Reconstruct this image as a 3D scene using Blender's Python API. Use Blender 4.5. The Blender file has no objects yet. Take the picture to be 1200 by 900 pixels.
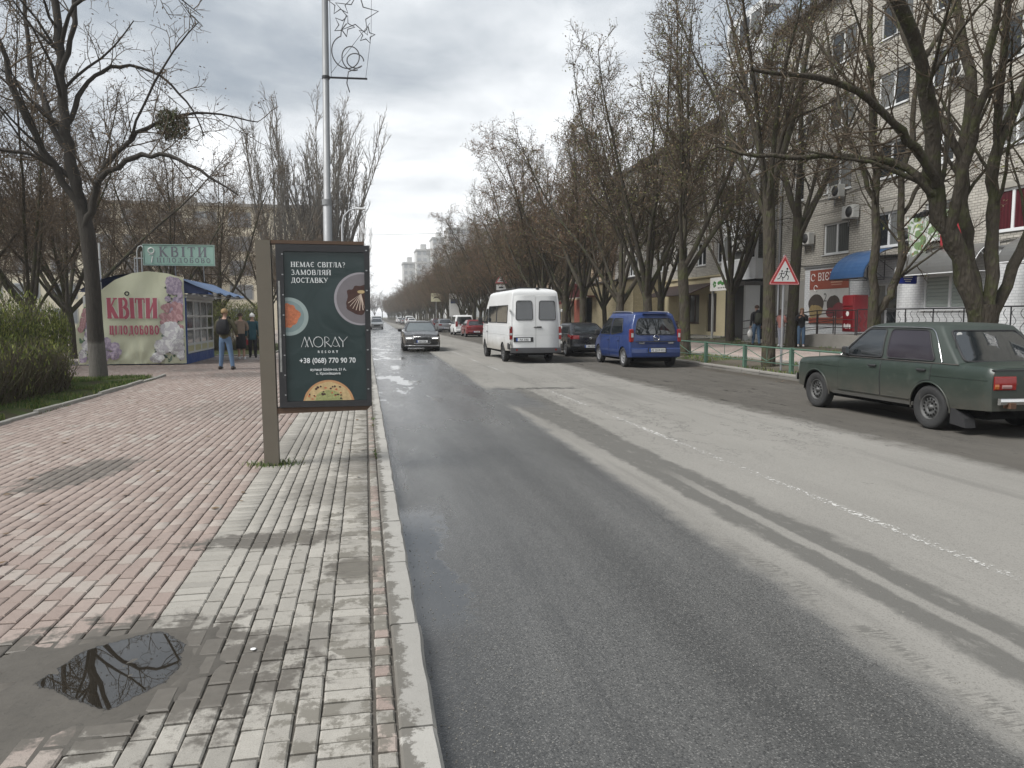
import bpy, bmesh, math, random
import numpy as np
from mathutils import Vector, Matrix, noise as mnoise
random.seed(7)
PI = math.pi
R = math.radians
scene = bpy.context.scene
C = scene.collection

# ---------------------------------------------------------------- camera
CAM_H = 1.68
cam_d = bpy.data.cameras.new('camera')
cam = bpy.data.objects.new('camera', cam_d)
C.objects.link(cam)
cam.location = (0.0, 0.0, CAM_H)
cam.rotation_euler = (R(90 - 5.13), 0.0, R(-11.016))
cam_d.sensor_width = 36.0
cam_d.lens = 26.4
cam_d.clip_start = 0.05
cam_d.clip_end = 5000
scene.camera = cam

# ---------------------------------------------------------------- exposure
scene.view_settings.view_transform = 'Standard'
scene.view_settings.look = 'None'
scene.view_settings.exposure = 0.97
scene.view_settings.gamma = 1.0
scene.cycles.max_bounces = 6
scene.cycles.diffuse_bounces = 3
scene.cycles.glossy_bounces = 3
scene.cycles.transparent_max_bounces = 8
scene.cycles.use_denoising = True
scene.cycles.caustics_reflective = False
scene.cycles.caustics_refractive = False

SUN_EL, SUN_AZ = 50.0, -108.0

# ---------------------------------------------------------------- node helper
class NT:
    def __init__(s, tree):
        s.t = tree
    def n(s, typ, **kw):
        nd = s.t.nodes.new(typ)
        for k, v in kw.items():
            setattr(nd, k, v)
        return nd
    def inp(s, sock, v):
        if isinstance(v, V):
            s.t.links.new(v.s, sock)
        elif hasattr(v, 'is_output'):
            s.t.links.new(v, sock)
        else:
            if hasattr(sock, 'default_value'):
                try:
                    sock.default_value = v
                except Exception:
                    if isinstance(v, (int, float)):
                        sock.default_value = (v, v, v)
                    else:
                        sock.default_value = (*v, 1.0) if len(v) == 3 else v[:3]
    def math(s, op, a, b=0.0, c=0.0, clamp=False):
        nd = s.n('ShaderNodeMath', operation=op, use_clamp=clamp)
        for i, v in enumerate((a, b, c)):
            s.inp(nd.inputs[i], v)
        return V(s, nd.outputs[0])
    def pos(s):
        return V(s, s.n('ShaderNodeNewGeometry').outputs['Position'])
    def obj(s):
        return V(s, s.n('ShaderNodeTexCoord').outputs['Object'])
    def rnd(s):
        return V(s, s.n('ShaderNodeObjectInfo').outputs['Random'])
    def attr(s, name, out='Fac'):
        return V(s, s.n('ShaderNodeAttribute', attribute_name=name).outputs[out])
    def xyz(s, v):
        nd = s.n('ShaderNodeSeparateXYZ')
        s.inp(nd.inputs[0], v)
        return tuple(V(s, nd.outputs[i]) for i in range(3))
    def comb(s, x=0.0, y=0.0, z=0.0):
        nd = s.n('ShaderNodeCombineXYZ')
        for i, v in enumerate((x, y, z)):
            s.inp(nd.inputs[i], v)
        return V(s, nd.outputs[0])
    def vmul(s, v, sc):
        nd = s.n('ShaderNodeVectorMath', operation='MULTIPLY')
        s.inp(nd.inputs[0], v)
        nd.inputs[1].default_value = sc
        return V(s, nd.outputs[0])
    def noise(s, vec, scale=5.0, detail=4.0, rough=0.55, dist=0.0, col=False):
        nd = s.n('ShaderNodeTexNoise')
        s.inp(nd.inputs['Vector'], vec)
        nd.inputs['Scale'].default_value = scale
        nd.inputs['Detail'].default_value = detail
        nd.inputs['Roughness'].default_value = rough
        nd.inputs['Distortion'].default_value = dist
        return V(s, nd.outputs['Color' if col else 'Fac'])
    def voro(s, vec, scale=5.0, feature='F1', out='Distance'):
        nd = s.n('ShaderNodeTexVoronoi', feature=feature)
        s.inp(nd.inputs['Vector'], vec)
        nd.inputs['Scale'].default_value = scale
        return V(s, nd.outputs[out])
    def ss(s, v, a, b):
        """smooth step from a to b (a may be above b)"""
        nd = s.n('ShaderNodeMapRange', interpolation_type='SMOOTHSTEP')
        s.inp(nd.inputs[0], v)
        lo, hi = (a, b)
        flip = False
        if not isinstance(a, V) and not isinstance(b, V) and a > b:
            lo, hi, flip = b, a, True
        s.inp(nd.inputs[1], lo)
        s.inp(nd.inputs[2], hi)
        nd.inputs[3].default_value = 1.0 if flip else 0.0
        nd.inputs[4].default_value = 0.0 if flip else 1.0
        return V(s, nd.outputs[0])
    def mix(s, f, a, b):
        nd = s.n('ShaderNodeMix', data_type='RGBA')
        s.inp(nd.inputs[0], f)
        for sock, v in ((nd.inputs[6], a), (nd.inputs[7], b)):
            if isinstance(v, V):
                s.t.links.new(v.s, sock)
            else:
                sock.default_value = (*v[:3], 1.0)
        return V(s, nd.outputs[2])
    def cmul(s, c, f):
        """colour times scalar"""
        nd = s.n('ShaderNodeVectorMath', operation='SCALE')
        s.inp(nd.inputs[0], c if isinstance(c, V) else tuple(c[:3]))
        s.inp(nd.inputs['Scale'], f)
        return V(s, nd.outputs[0])
    def brick(s, vec, bw, bh, mortar, c1, c2, cm, off=0.5):
        nd = s.n('ShaderNodeTexBrick')
        s.inp(nd.inputs['Vector'], vec)
        nd.offset = off
        nd.inputs['Color1'].default_value = (*c1, 1)
        nd.inputs['Color2'].default_value = (*c2, 1)
        nd.inputs['Mortar'].default_value = (*cm, 1)
        nd.inputs['Scale'].default_value = 1.0
        nd.inputs['Mortar Size'].default_value = mortar
        nd.inputs['Mortar Smooth'].default_value = 0.1
        nd.inputs['Brick Width'].default_value = bw
        nd.inputs['Row Height'].default_value = bh
        return V(s, nd.outputs['Color']), V(s, nd.outputs['Fac'])
    def bump(s, h, strength=0.3, dist=0.01, nrm=None):
        nd = s.n('ShaderNodeBump')
        nd.inputs['Strength'].default_value = strength
        nd.inputs['Distance'].default_value = dist
        s.inp(nd.inputs['Height'], h)
        if nrm is not None:
            s.inp(nd.inputs['Normal'], nrm)
        return V(s, nd.outputs[0])

class V:
    def __init__(s, nt, sock):
        s.nt = nt
        s.s = sock
    def __add__(a, b): return a.nt.math('ADD', a, b)
    def __radd__(a, b): return a.nt.math('ADD', b, a)
    def __sub__(a, b): return a.nt.math('SUBTRACT', a, b)
    def __rsub__(a, b): return a.nt.math('SUBTRACT', b, a)
    def __mul__(a, b): return a.nt.math('MULTIPLY', a, b)
    def __rmul__(a, b): return a.nt.math('MULTIPLY', b, a)
    def __truediv__(a, b): return a.nt.math('DIVIDE', a, b)
    def mx(a, b): return a.nt.math('MAXIMUM', a, b)
    def mn(a, b): return a.nt.math('MINIMUM', a, b)
    def cl(a): return a.nt.math('ADD', a, 0.0, clamp=True)

def new_mat(name):
    m = bpy.data.materials.new(name)
    m.use_nodes = True
    b = m.node_tree.nodes['Principled BSDF']
    return m, NT(m.node_tree), b

_MC = {}
def M(name, color, rough=0.6, metal=0.0, var=0.15, scale=6.0, bump=0.15, bscale=60.0,
      dirt=0.0, dirt_c=(0.09, 0.08, 0.065), coat=0.0, spec=0.5, bdist=0.002, emit=None, alpha=None):
    """general procedural material: mottled base colour, dirt patches, fine relief"""
    if name in _MC:
        return _MC[name]
    m, N, b = new_mat(name)
    p = N.obj()
    n1 = N.noise(p, scale, 5, 0.6)
    c = N.cmul(color, (n1 - 0.5) * (2 * var) + 1.0)
    if dirt > 0:
        d = N.noise(p, scale * 0.6, 6, 0.65, 0.3)
        c = N.mix(N.ss(d, 0.72 - dirt * 0.45, 0.8 - dirt * 0.25) * min(1.0, dirt + .35), c, dirt_c)
        N.inp(b.inputs['Roughness'], N.ss(d, 0.35, 0.7) * 0.3 * (1 - rough) + rough)
    else:
        N.inp(b.inputs['Roughness'], n1 * 0.12 + (rough - 0.06))
    N.inp(b.inputs['Base Color'], c)
    b.inputs['Metallic'].default_value = metal
    b.inputs['Specular IOR Level'].default_value = spec
    b.inputs['Coat Weight'].default_value = coat
    b.inputs['Coat Roughness'].default_value = 0.08
    if bump > 0:
        N.inp(b.inputs['Normal'], N.bump(N.noise(p, bscale, 3, 0.6), bump, bdist))
    if emit:
        b.inputs['Emission Color'].default_value = (*emit[0], 1)
        b.inputs['Emission Strength'].default_value = emit[1]
    if alpha is not None:
        b.inputs['Alpha'].default_value = alpha
    _MC[name] = m
    return m

# ---------------------------------------------------------------- world: overcast sky
w = bpy.data.worlds.new('World')
scene.world = w
w.use_nodes = True
N = NT(w.node_tree)
bg = w.node_tree.nodes['Background']
sky = N.n('ShaderNodeTexSky', sky_type='NISHITA')
sky.sun_disc = False
sky.sun_elevation = R(SUN_EL)
sky.sun_rotation = R(SUN_AZ)
sky.air_density = 1.2
sky.dust_density = 3.0
dv = V(N, N.n('ShaderNodeTexCoord').outputs['Generated'])
dx, dy, dz = N.xyz(dv)
hz = dz.mx(0.0) + 0.10
pl = N.comb(dx / hz * 0.55, dy / hz * 0.38, dz * 0.6)
big = N.noise(pl, 0.62, 7, 0.52, 0.35)
fine = N.noise(pl, 2.3, 6, 0.6, 0.5)
cl = big * 0.80 + fine * 0.20
hzb = N.ss(dz, 0.34, 0.02)             # cloud deck thins and brightens to the horizon
k = N.ss(cl + hzb * 0.12, 0.42, 0.66)
ccol = N.mix(k, (1.65, 1.95, 2.3), (6.9, 7.0, 7.05))
ccol = N.mix(N.ss(fine, 0.62, 0.75) * N.ss(big, .45, .56), ccol, (7.0, 7.15, 7.3))
f_cloud = N.ss(big, 0.24, 0.36) * 0.10 + 0.88
N.inp(bg.inputs['Color'], N.mix(f_cloud, V(N, sky.outputs[0]), ccol))
bg.inputs['Strength'].default_value = 0.10

# ---------------------------------------------------------------- sun through the cloud deck
sd = bpy.data.lights.new('sun', 'SUN')
sd.energy = 2.7
sd.angle = R(30)
sd.color = (1.0, 0.98, 0.95)
sun = bpy.data.objects.new('sun', sd)
C.objects.link(sun)
sv = Vector((math.sin(R(SUN_AZ)) * math.cos(R(SUN_EL)), math.cos(R(SUN_AZ)) * math.cos(R(SUN_EL)), math.sin(R(SUN_EL))))
sun.rotation_euler = sv.to_track_quat('Z', 'Y').to_euler()

# ---------------------------------------------------------------- object helpers
def tag(o, label=None, cat=None, group=None, kind=None):
    if label: o['label'] = label
    if cat: o['category'] = cat
    if group: o['group'] = group
    if kind: o['kind'] = kind
    return o

def thing(name, label, cat, loc=(0, 0, 0), rz=0.0, group=None):
    o = bpy.data.objects.new(name, None)
    C.objects.link(o)
    o.empty_display_size = 0.2
    o.location = loc
    o.rotation_euler = (0, 0, rz)
    return tag(o, label, cat, group)

def copy_tree(o, parent=None):
    c = o.copy()
    C.objects.link(c)
    if parent is not None:
        c.parent = parent
    for ch in list(o.children):
        copy_tree(ch, c)
    return c

def link(name, me, parent=None, loc=None):
    o = bpy.data.objects.new(name, me)
    C.objects.link(o)
    if parent is not None:
        o.parent = parent
    if loc is not None:
        o.location = loc
    return o

class MB:
    """collects shapes into ONE mesh"""
    def __init__(s):
        s.v = []; s.f = []; s.m = []; s.sm = []
    def add(s, vs, fs, mi=0, smooth=False):
        b = len(s.v)
        s.v.extend([tuple(p) for p in vs])
        for f in fs:
            s.f.append(tuple(b + i for i in f)); s.m.append(mi); s.sm.append(smooth)
        return s
    def box(s, x0, x1, y0, y1, z0, z1, mi=0, bev=0.0):
        if bev > 0:
            b = bev
            pts = []
            for (zz, i) in ((z0, b), (z0 + b, 0), (z1 - b, 0), (z1, b)):
                X0, X1, Y0, Y1 = x0 + i, x1 - i, y0 + i, y1 - i
                c = 0 if i else b * .7
                pts += [(X0 + c, Y0, zz), (X1 - c, Y0, zz), (X1, Y0 + c, zz), (X1, Y1 - c, zz), (X1 - c, Y1, zz), (X0 + c, Y1, zz), (X0, Y1 - c, zz), (X0, Y0 + c, zz)]
            fs = [tuple(range(7, -1, -1)), tuple(range(24, 32))]
            for r in range(3):
                for k in range(8):
                    fs.append((r * 8 + k, r * 8 + (k + 1) % 8, r * 8 + 8 + (k + 1) % 8, r * 8 + 8 + k))
            return s.add(pts, fs, mi)
        vs = [(x0, y0, z0), (x1, y0, z0), (x1, y1, z0), (x0, y1, z0), (x0, y0, z1), (x1, y0, z1), (x1, y1, z1), (x0, y1, z1)]
        return s.add(vs, [(3, 2, 1, 0), (4, 5, 6, 7), (0, 1, 5, 4), (1, 2, 6, 5), (2, 3, 7, 6), (3, 0, 4, 7)], mi)
    def tube(s, pts, r, n=8, mi=0, cap=True, smooth=True):
        P = [Vector(p) for p in pts]
        rs = r if isinstance(r, (list, tuple)) else [r] * len(P)
        rings = []
        ref = None
        for i, p in enumerate(P):
            t = (P[min(i + 1, len(P) - 1)] - P[max(i - 1, 0)])
            t = t.normalized() if t.length > 1e-9 else Vector((0, 0, 1))
            if ref is None:
                ref = t.orthogonal().normalized()
            a = ref - t * ref.dot(t)
            a = a.normalized() if a.length > 1e-6 else t.orthogonal().normalized()
            ref = a
            b = t.cross(a)
            rings.append([p + (a * math.cos(2 * PI * k / n) + b * math.sin(2 * PI * k / n)) * rs[i] for k in range(n)])
        vs = [q for rg in rings for q in rg]
        fs = []
        for i in range(len(P) - 1):
            for k in range(n):
                fs.append((i * n + k, i * n + (k + 1) % n, (i + 1) * n + (k + 1) % n, (i + 1) * n + k))
        s.add(vs, fs, mi, smooth)
        if cap:
            s.add(rings[0], [tuple(range(n - 1, -1, -1))], mi)
            s.add(rings[-1], [tuple(range(n))], mi)
        return s
    def lathe(s, prof, n=24, mi=0, axis='Z', org=(0, 0, 0), smooth=True, cap=False):
        """prof: (radius, height)"""
        vs = []
        for (r_, h) in prof:
            for k in range(n):
                a = 2 * PI * k / n
                x, y = r_ * math.cos(a), r_ * math.sin(a)
                if axis == 'Z': q = (x, y, h)
                elif axis == 'X': q = (h, x, y)
                else: q = (x, h, y)
                vs.append((q[0] + org[0], q[1] + org[1], q[2] + org[2]))
        fs = []
        for i in range(len(prof) - 1):
            for k in range(n):
                q = (i * n + k, i * n + (k + 1) % n, (i + 1) * n + (k + 1) % n, (i + 1) * n + k)
                fs.append(q[::-1] if axis == 'Y' else q)
        s.add(vs, fs, mi, smooth)
        return s
    def prism(s, poly, d0, d1, plane='XZ', mi=0, smooth=False):
        """extrude a 2-D outline; plane XZ extrudes along Y, YZ along X, XY along Z"""
        def P(a, b, d):
            return (a, d, b) if plane == 'XZ' else ((d, a, b) if plane == 'YZ' else (a, b, d))
        n = len(poly)
        vs = [P(a, b, d0) for a, b in poly] + [P(a, b, d1) for a, b in poly]
        fs = [tuple(range(n)), tuple(range(2 * n - 1, n - 1, -1))]
        for k in range(n):
            fs.append((k, k + n, (k + 1) % n + n, (k + 1) % n))
        return s.add(vs, fs, mi, smooth)
    def flat(s, poly, d, plane='XZ', mi=0):
        def P(a, b):
            return (a, d, b) if plane == 'XZ' else ((d, a, b) if plane == 'YZ' else (a, b, d))
        return s.add([P(a, b) for a, b in poly], [tuple(range(len(poly)))], mi)
    def grid(s, rows, mi=0, smooth=True, flip=False):
        m = len(rows[0])
        vs = [q for r_ in rows for q in r_]
        fs = []
        for i in range(len(rows) - 1):
            for j in range(m - 1):
                q = (i * m + j, i * m + j + 1, (i + 1) * m + j + 1, (i + 1) * m + j)
                fs.append(q[::-1] if flip else q)
        return s.add(vs, fs, mi, smooth)
    def ball(s, c, rx, ry, rz_, n=12, m=8, mi=0):
        rows = []
        for i in range(m + 1):
            a = PI * i / m
            rows.append([(c[0] + rx * math.sin(a) * math.cos(2 * PI * k / n), c[1] + ry * math.sin(a) * math.sin(2 * PI * k / n), c[2] - rz_ * math.cos(a)) for k in range(n + 1)])
        return s.grid(rows, mi, True)
    def mesh(s, name, mats, sharp=None, recalc=False):
        me = bpy.data.meshes.new(name)
        me.from_pydata(s.v, [], s.f)
        for m_ in (mats if isinstance(mats, (list, tuple)) else [mats]):
            me.materials.append(m_)
        me.polygons.foreach_set('material_index', s.m)
        me.polygons.foreach_set('use_smooth', s.sm)
        me.update()
        if recalc:
            bm = bmesh.new(); bm.from_mesh(me)
            bmesh.ops.remove_doubles(bm, verts=bm.verts, dist=1e-5)
            bmesh.ops.recalc_face_normals(bm, faces=bm.faces)
            bm.to_mesh(me); bm.free()
        if sharp is not None:
            me.set_sharp_from_angle(angle=R(sharp))
        return me
    def build(s, name, mats, parent=None, loc=None, sharp=None, recalc=False):
        return link(name, s.mesh(name, mats, sharp, recalc), parent, loc)

def sheet(name, rects, z, mat, parent=None, sub=None):
    mb = MB()
    for (x0, x1, y0, y1) in rects:
        mb.add([(x0, y0, z), (x1, y0, z), (x1, y1, z), (x0, y1, z)], [(0, 1, 2, 3)])
    return mb.build(name, mat, parent)

def text_mesh(body, size, mat, name='lettering', ext=0.0, sx=1.0, align='LEFT', bold=0.0, spacing=1.0):
    """text made with the built-in face; lies in XZ facing -Y"""
    cu = bpy.data.curves.new(name, 'FONT')
    cu.body = body
    cu.size = size
    cu.extrude = ext
    cu.offset = bold
    cu.align_x = align
    cu.space_character = spacing
    cu.resolution_u = 3
    o = bpy.data.objects.new(name, cu)
    C.objects.link(o)
    bpy.context.view_layer.update()
    me = bpy.data.meshes.new_from_object(o.evaluated_get(bpy.context.evaluated_depsgraph_get()))
    bpy.data.objects.remove(o)
    me.name = name
    me.transform(Matrix.Scale(sx, 4, (1, 0, 0)))
    me.transform(Matrix.Rotation(R(90), 4, 'X'))
    me.materials.clear()
    me.materials.append(mat)
    return me

# serif letters drawn as strokes: (width, [ (points, thickness) ... ]) on a cap height of 1
def _arc(cx, cy, rx, ry, a0, a1, n=10):
    return [(cx + rx * math.cos(R(a0 + (a1 - a0) * i / n)), cy + ry * math.sin(R(a0 + (a1 - a0) * i / n))) for i in range(n + 1)]
TK, TN = 0.19, 0.075
def _srf(x, y, w=0.34): return ([(x - w / 2, y), (x + w / 2, y)], 0.07)
GL = {
 'К': (.82, [([(.16, 0), (.16, 1)], TK), _srf(.16, .03), _srf(.16, .97), ([(.2, .46), (.62, .97)], TN), ([(.3, .56), (.68, .03)], TK), _srf(.64, .97, .3), _srf(.7, .03, .3)]),
 'В': (.76, [([(.16, 0), (.16, 1)], TK), ([(.05, .03), (.4, .03)], .07), ([(.05, .97), (.38, .97)], .07), ([(.16, .53), (.4, .53)], .06), (_arc(.38, .755, .22, .215, 90, -90), .14), (_arc(.4, .285, .26, .255, 90, -90), .16)]),
 'І': (.36, [([(.18, 0), (.18, 1)], TK), _srf(.18, .03), _srf(.18, .97)]),
 'Т': (.72, [([(.36, 0), (.36, 1)], TK), _srf(.36, .03), ([(.02, .96), (.7, .96)], .08), ([(.045, .97), (.045, .76)], .06), ([(.675, .97), (.675, .76)], .06)]),
 'И': (.86, [([(.16, 0), (.16, 1)], TK), ([(.68, 0), (.68, 1)], TK), ([(.2, .1), (.64, .9)], TN), _srf(.16, .03), _srf(.16, .97), _srf(.68, .03), _srf(.68, .97)]),
 'Ц': (.84, [([(.16, 0), (.16, 1)], TK), ([(.62, 0), (.62, 1)], TK), ([(.05, .035), (.82, .035)], .08), ([(.8, .05), (.8, -.2)], .07), _srf(.16, .97), _srf(.62, .97)]),
 'Л': (.78, [([(.62, 0), (.62, 1)], TK), ([(.24, .97), (.24, .4), (.17, .1), (.04, .04)], TN), ([(.2, .96), (.72, .96)], .08), _srf(.62, .03)]),
 'О': (.82, [(_arc(.4, .5, .3, .46, 0, 360, 22), .15)]),
 'Д': (.84, [([(.6, .05), (.6, 1)], TK), ([(.28, .97), (.27, .4), (.14, .05)], TN), ([(.22, .96), (.7, .96)], .08), ([(.02, .06), (.82, .06)], .08), ([(.05, .06), (.05, -.18)], .07), ([(.79, .06), (.79, -.18)], .07)]),
 'Б': (.76, [([(.16, 0), (.16, 1)], TK), ([(.05, .97), (.64, .97)], .08), ([(.63, .97), (.63, .78)], .06), ([(.05, .03), (.4, .03)], .07), ([(.16, .56), (.4, .56)], .06), (_arc(.4, .3, .26, .27, 90, -90), .16)]),
 'Н': (.84, [([(.16, 0), (.16, 1)], TK), ([(.66, 0), (.66, 1)], TK), ([(.16, .5), (.66, .5)], .07), _srf(.16, .03), _srf(.16, .97), _srf(.66, .03), _srf(.66, .97)]),
 'Е': (.7, [([(.16, 0), (.16, 1)], TK), ([(.05, .97), (.6, .97)], .07), ([(.05, .03), (.62, .03)], .07), ([(.16, .52), (.46, .52)], .07), ([(.6, .97), (.6, .8)], .06), ([(.62, .03), (.62, .22)], .06)]),
 'М': (1.0, [([(.14, 0), (.14, 1)], TN), ([(.84, 0), (.84, 1)], TK), ([(.14, 1), (.46, .05)], TK * .9), ([(.46, .05), (.82, 1)], TN), _srf(.14, .03, .26), _srf(.84, .03, .3)]),
 'А': (.84, [([(.1, .02), (.4, 1)], TN), ([(.38, 1), (.68, .02)], TK), ([(.2, .34), (.58, .34)], .06), _srf(.1, .03, .26), _srf(.68, .03, .3)]),
 'Є': (.76, [(_arc(.42, .5, .33, .45, 50, 310, 16), .13), ([(.12, .52), (.5, .52)], .07)]),
 'С': (.76, [(_arc(.42, .5, .33, .45, 45, 315, 16), .13)]),
 'З': (.68, [(_arc(.3, .74, .22, .22, 140, -90, 12), .12), (_arc(.3, .27, .26, .25, 90, -140, 12), .13)]),
 'Я': (.8, [([(.62, 0), (.62, 1)], TK), (_arc(.4, .73, .24, .23, 90, 270), .13), ([(.4, .97), (.7, .97)], .07), ([(.4, .5), (.62, .5)], .07), ([(.42, .5), (.12, .03)], .12), _srf(.62, .03, .28)]),
 'Й': (.86, [([(.16, 0), (.16, 1)], TK), ([(.68, 0), (.68, 1)], TK), ([(.2, .1), (.64, .9)], TN), _srf(.16, .03), _srf(.16, .97), _srf(.68, .03), _srf(.68, .97), (_arc(.42, 1.22, .14, .09, 180, 360), .06)]),
 'У': (.78, [([(.1, .98), (.42, .36)], TK * .9), ([(.68, .98), (.34, .16), (.16, .04)], TN), _srf(.1, .97, .28), _srf(.68, .97, .26)]),
 '?': (.6, [(_arc(.28, .74, .2, .22, 150, -80, 12), .11), ([(.3, .5), (.28, .3)], .08), ([(.28, .12), (.28, 0)], .13)]),
 ' ': (.4, []),
}
def glyph_text(mb, body, h, x0, z0, y, sx=1.0, mi=0, gap=.06, bold=1.0, cone=0.0):
    """serif words in the XZ plane facing -Y; each stroke sits a hair in front of the one before"""
    x = x0
    k = 0
    for ch in body:
        wd, strokes = GL[ch]
        for pts, th in strokes:
            th = th * h * bold / 2
            Q = [Vector((x + px * h * sx, z0 + pz * h)) for px, pz in pts]
            L, Rr = [], []
            for i, q in enumerate(Q):
                t = Q[min(i + 1, len(Q) - 1)] - Q[max(i - 1, 0)]
                if len(Q) > 4 and (Q[0] - Q[-1]).length < 1e-4 and i in (0, len(Q) - 1):
                    t = Q[1] - Q[-2]
                t.normalize()
                nrm = Vector((-t.y, t.x))
                L.append(q + nrm * th); Rr.append(q - nrm * th)
            k += 1
            yy = y - 0.00012 * k
            for i in range(len(Q) - 1):
                vs = [(p.x, yy, p.y) for p in (L[i], L[i + 1], Rr[i + 1], Rr[i])]
                mb.add(vs, [(0, 1, 2, 3)], mi)
        x += (wd + gap) * h * sx
    return x
def glyph_width(body, h, sx=1.0, gap=.06):
    return sum((GL[c][0] + gap) * h * sx for c in body)
# ================================================================ THE GROUND
SW_Z = 0.10                      # left pavement level
def gz(x):                       # right-hand ground climbs gently to the buildings
    return 0.12 + max(0.0, x - 11.2) * 0.042

m, N, b = new_mat('far_ground')
p = N.pos()
n1 = N.noise(p, 0.35, 6, .6); n2 = N.noise(p, 9, 5, .65)
N.inp(b.inputs['Base Color'], N.mix(N.ss(n1, .42, .58), N.mix(n2, (.05, .045, .035), (.11, .095, .07)), N.mix(n2, (.035, .05, .018), (.08, .11, .035))))
b.inputs['Roughness'].default_value = 1.0
b.inputs['Specular IOR Level'].default_value = .1
N.inp(b.inputs['Normal'], N.bump(n2, .6, .03))
m_soil = m
S_ = 1500
tag(sheet('ground', [(-S_, S_, -S_, S_)], -0.06, m_soil), kind='structure')

# ---- road
m, N, b = new_mat('road_asphalt')
p = N.pos(); x, y, z = N.xyz(p)
pv = N.comb(x, y * 0.22, 0.0)
nb = N.noise(pv, 1.1, 5, .6)
nl = N.noise(N.comb(x * 1.0, y * 0.06, 3.0), 1.6, 5, .62)
ng = N.noise(N.comb(x, y, 0.0), 60, 3, .7)
vs_ = N.voro(N.comb(x, y, 0.0), 125)
cell = N.voro(N.comb(x, y, 0.0), 125, out='Color')
cr, _, _ = N.xyz(cell)
jag = (N.noise(N.comb(x * 1.0, y * .7, 9.), 3.2, 5, .7) - .5)
edge = (y - 3.5) * .016 + 2.50 + jag * .34
wet = N.ss(x - edge, .10, -.12)
bandw = N.ss(y, 9, 15) * .18 + .27
band = N.ss(N.math('ABSOLUTE', x - 3.20 + jag * .30) - bandw, .05, -.05) * N.ss(y + jag * 3, 18.0, 16.0)
inner = N.ss(N.math('ABSOLUTE', x - 3.20 + jag * .12), .075, .035) * N.ss(y, 8.0, 6.5)
jag2 = N.noise(N.comb(x * 2.2, y * .9, 3.), 4.0, 5, .72)
band = band * (1.0 - inner * .85) * (N.ss(jag2, .30, .46) * .45 + .55)
join = N.ss(y + jag * 2, 12.5, 14.5) * N.ss(y + jag * 3, 18.0, 16.5)
wet = wet.mx(join * N.ss(x + jag * .5, 3.5, 3.2) * .92)
# parking lane by the far kerb
edge2 = jag * .7 + 6.75 + (nl - .5) * .8
park = N.ss(x - edge2, -.10, .35)
dry_c = N.mix(nb, (.19, .182, .166), (.285, .274, .25))
dry_c = N.mix(N.ss(nl, .52, .70) * .5, dry_c, (.13, .125, .115))
dry_c = N.mix(band * .82, dry_c, (.098, .095, .088))
sp = N.ss(cr, .66, .88)
park_c = N.mix(N.noise(pv, 1.7, 5, .7), (.060, .056, .050), (.135, .125, .110))
park_c = N.mix(N.ss(N.noise(pv, 3.3, 6, .7), .60, .66), park_c, (.03, .028, .025))
wet_c = N.mix(nb, (.046, .046, .044), (.098, .096, .091))
wet_c = N.cmul(wet_c, N.ss(nl, .30, .70) * .55 + .72)
wet_c = N.mix(sp * .34 * N.ss(vs_, .62, .3), wet_c, (.34, .33, .31))
wet_c = N.mix(N.ss(cr, .30, .05) * .6, wet_c, (.02, .02, .02))
dry_c = N.mix(N.ss(cr, .35, .05) * .35, dry_c, (.10, .095, .085))
c = N.mix(park, dry_c, park_c)
c = N.mix(wet, c, wet_c)
# tyre prints left in the dust at the edge of the wet lane, close to the camera
tread = N.noise(N.comb(x * 3., y * 22., 0.), 3.0, 3, .6)
tbrk = N.ss(N.noise(N.comb(x, y, 4.), 2.4, 4, .7), .42, .56)
tp = N.ss(N.math('ABSOLUTE', x - 2.62), .10, .07) * N.ss(y, 6.2, 4.6) * N.ss(tread, .46, .54) * tbrk
c = N.mix(tp * .6 * (1.0 - wet), c, (.09, .087, .08))
rut = N.noise(N.comb(x * 30., y * 1.2, 0.), 1.0, 4, .7)
rutm = N.ss(N.math('ABSOLUTE', x - 1.02), .2, .1) * N.ss(rut, .50, .62) * N.ss(y, 12, 7)
c = N.mix(rutm * .35, c, (.04, .04, .04))
# long cracks and patch joints
ck = N.math('ABSOLUTE', N.noise(N.comb(x * .8, y * .5, 2.), 1.3, 7, .72) - .5)
ckm = N.ss(ck, .006, .0015) * N.ss(N.noise(pv, .5, 2), .40, .52) * N.ss(y, 7, 10)
c = N.mix(ckm * .8, c, (.03, .03, .03))
crk = N.ss(N.math('ABSOLUTE', y - 17.1 + jag * 1.2), .16, .07) * N.ss(N.math('ABSOLUTE', x - 3.9), 1.1, .8)
crk = crk.mx(N.ss(N.math('ABSOLUTE', y - 14.4 + jag * .7 - x * .1), .045, .02) * N.ss(N.math('ABSOLUTE', x - 2.0), 1.5, 1.2) * .8)
crk = crk.mx(N.ss(N.math('ABSOLUTE', y - 17.3 + jag * .3), .03, .012) * .7)
c = N.mix(crk * .8, c, (.045, .044, .042))
pt = N.ss(N.noise(N.comb(x * 1.0, y * .5, 12.), 2.6, 6, .75), .655, .675) * N.ss(x, 4.4, 5.2)
c = N.mix(pt * .65, c, (.07, .067, .06))
# grime along the kerbs
c = N.mix(N.ss(x, .75 + 0.0, .26) * .5 * N.ss(nb, .3, .6), c, (.035, .035, .035))
c = N.mix(N.ss(x, 10.2, 10.9) * .7 * N.ss(nl, .3, .6), c, (.055, .045, .033))
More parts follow.
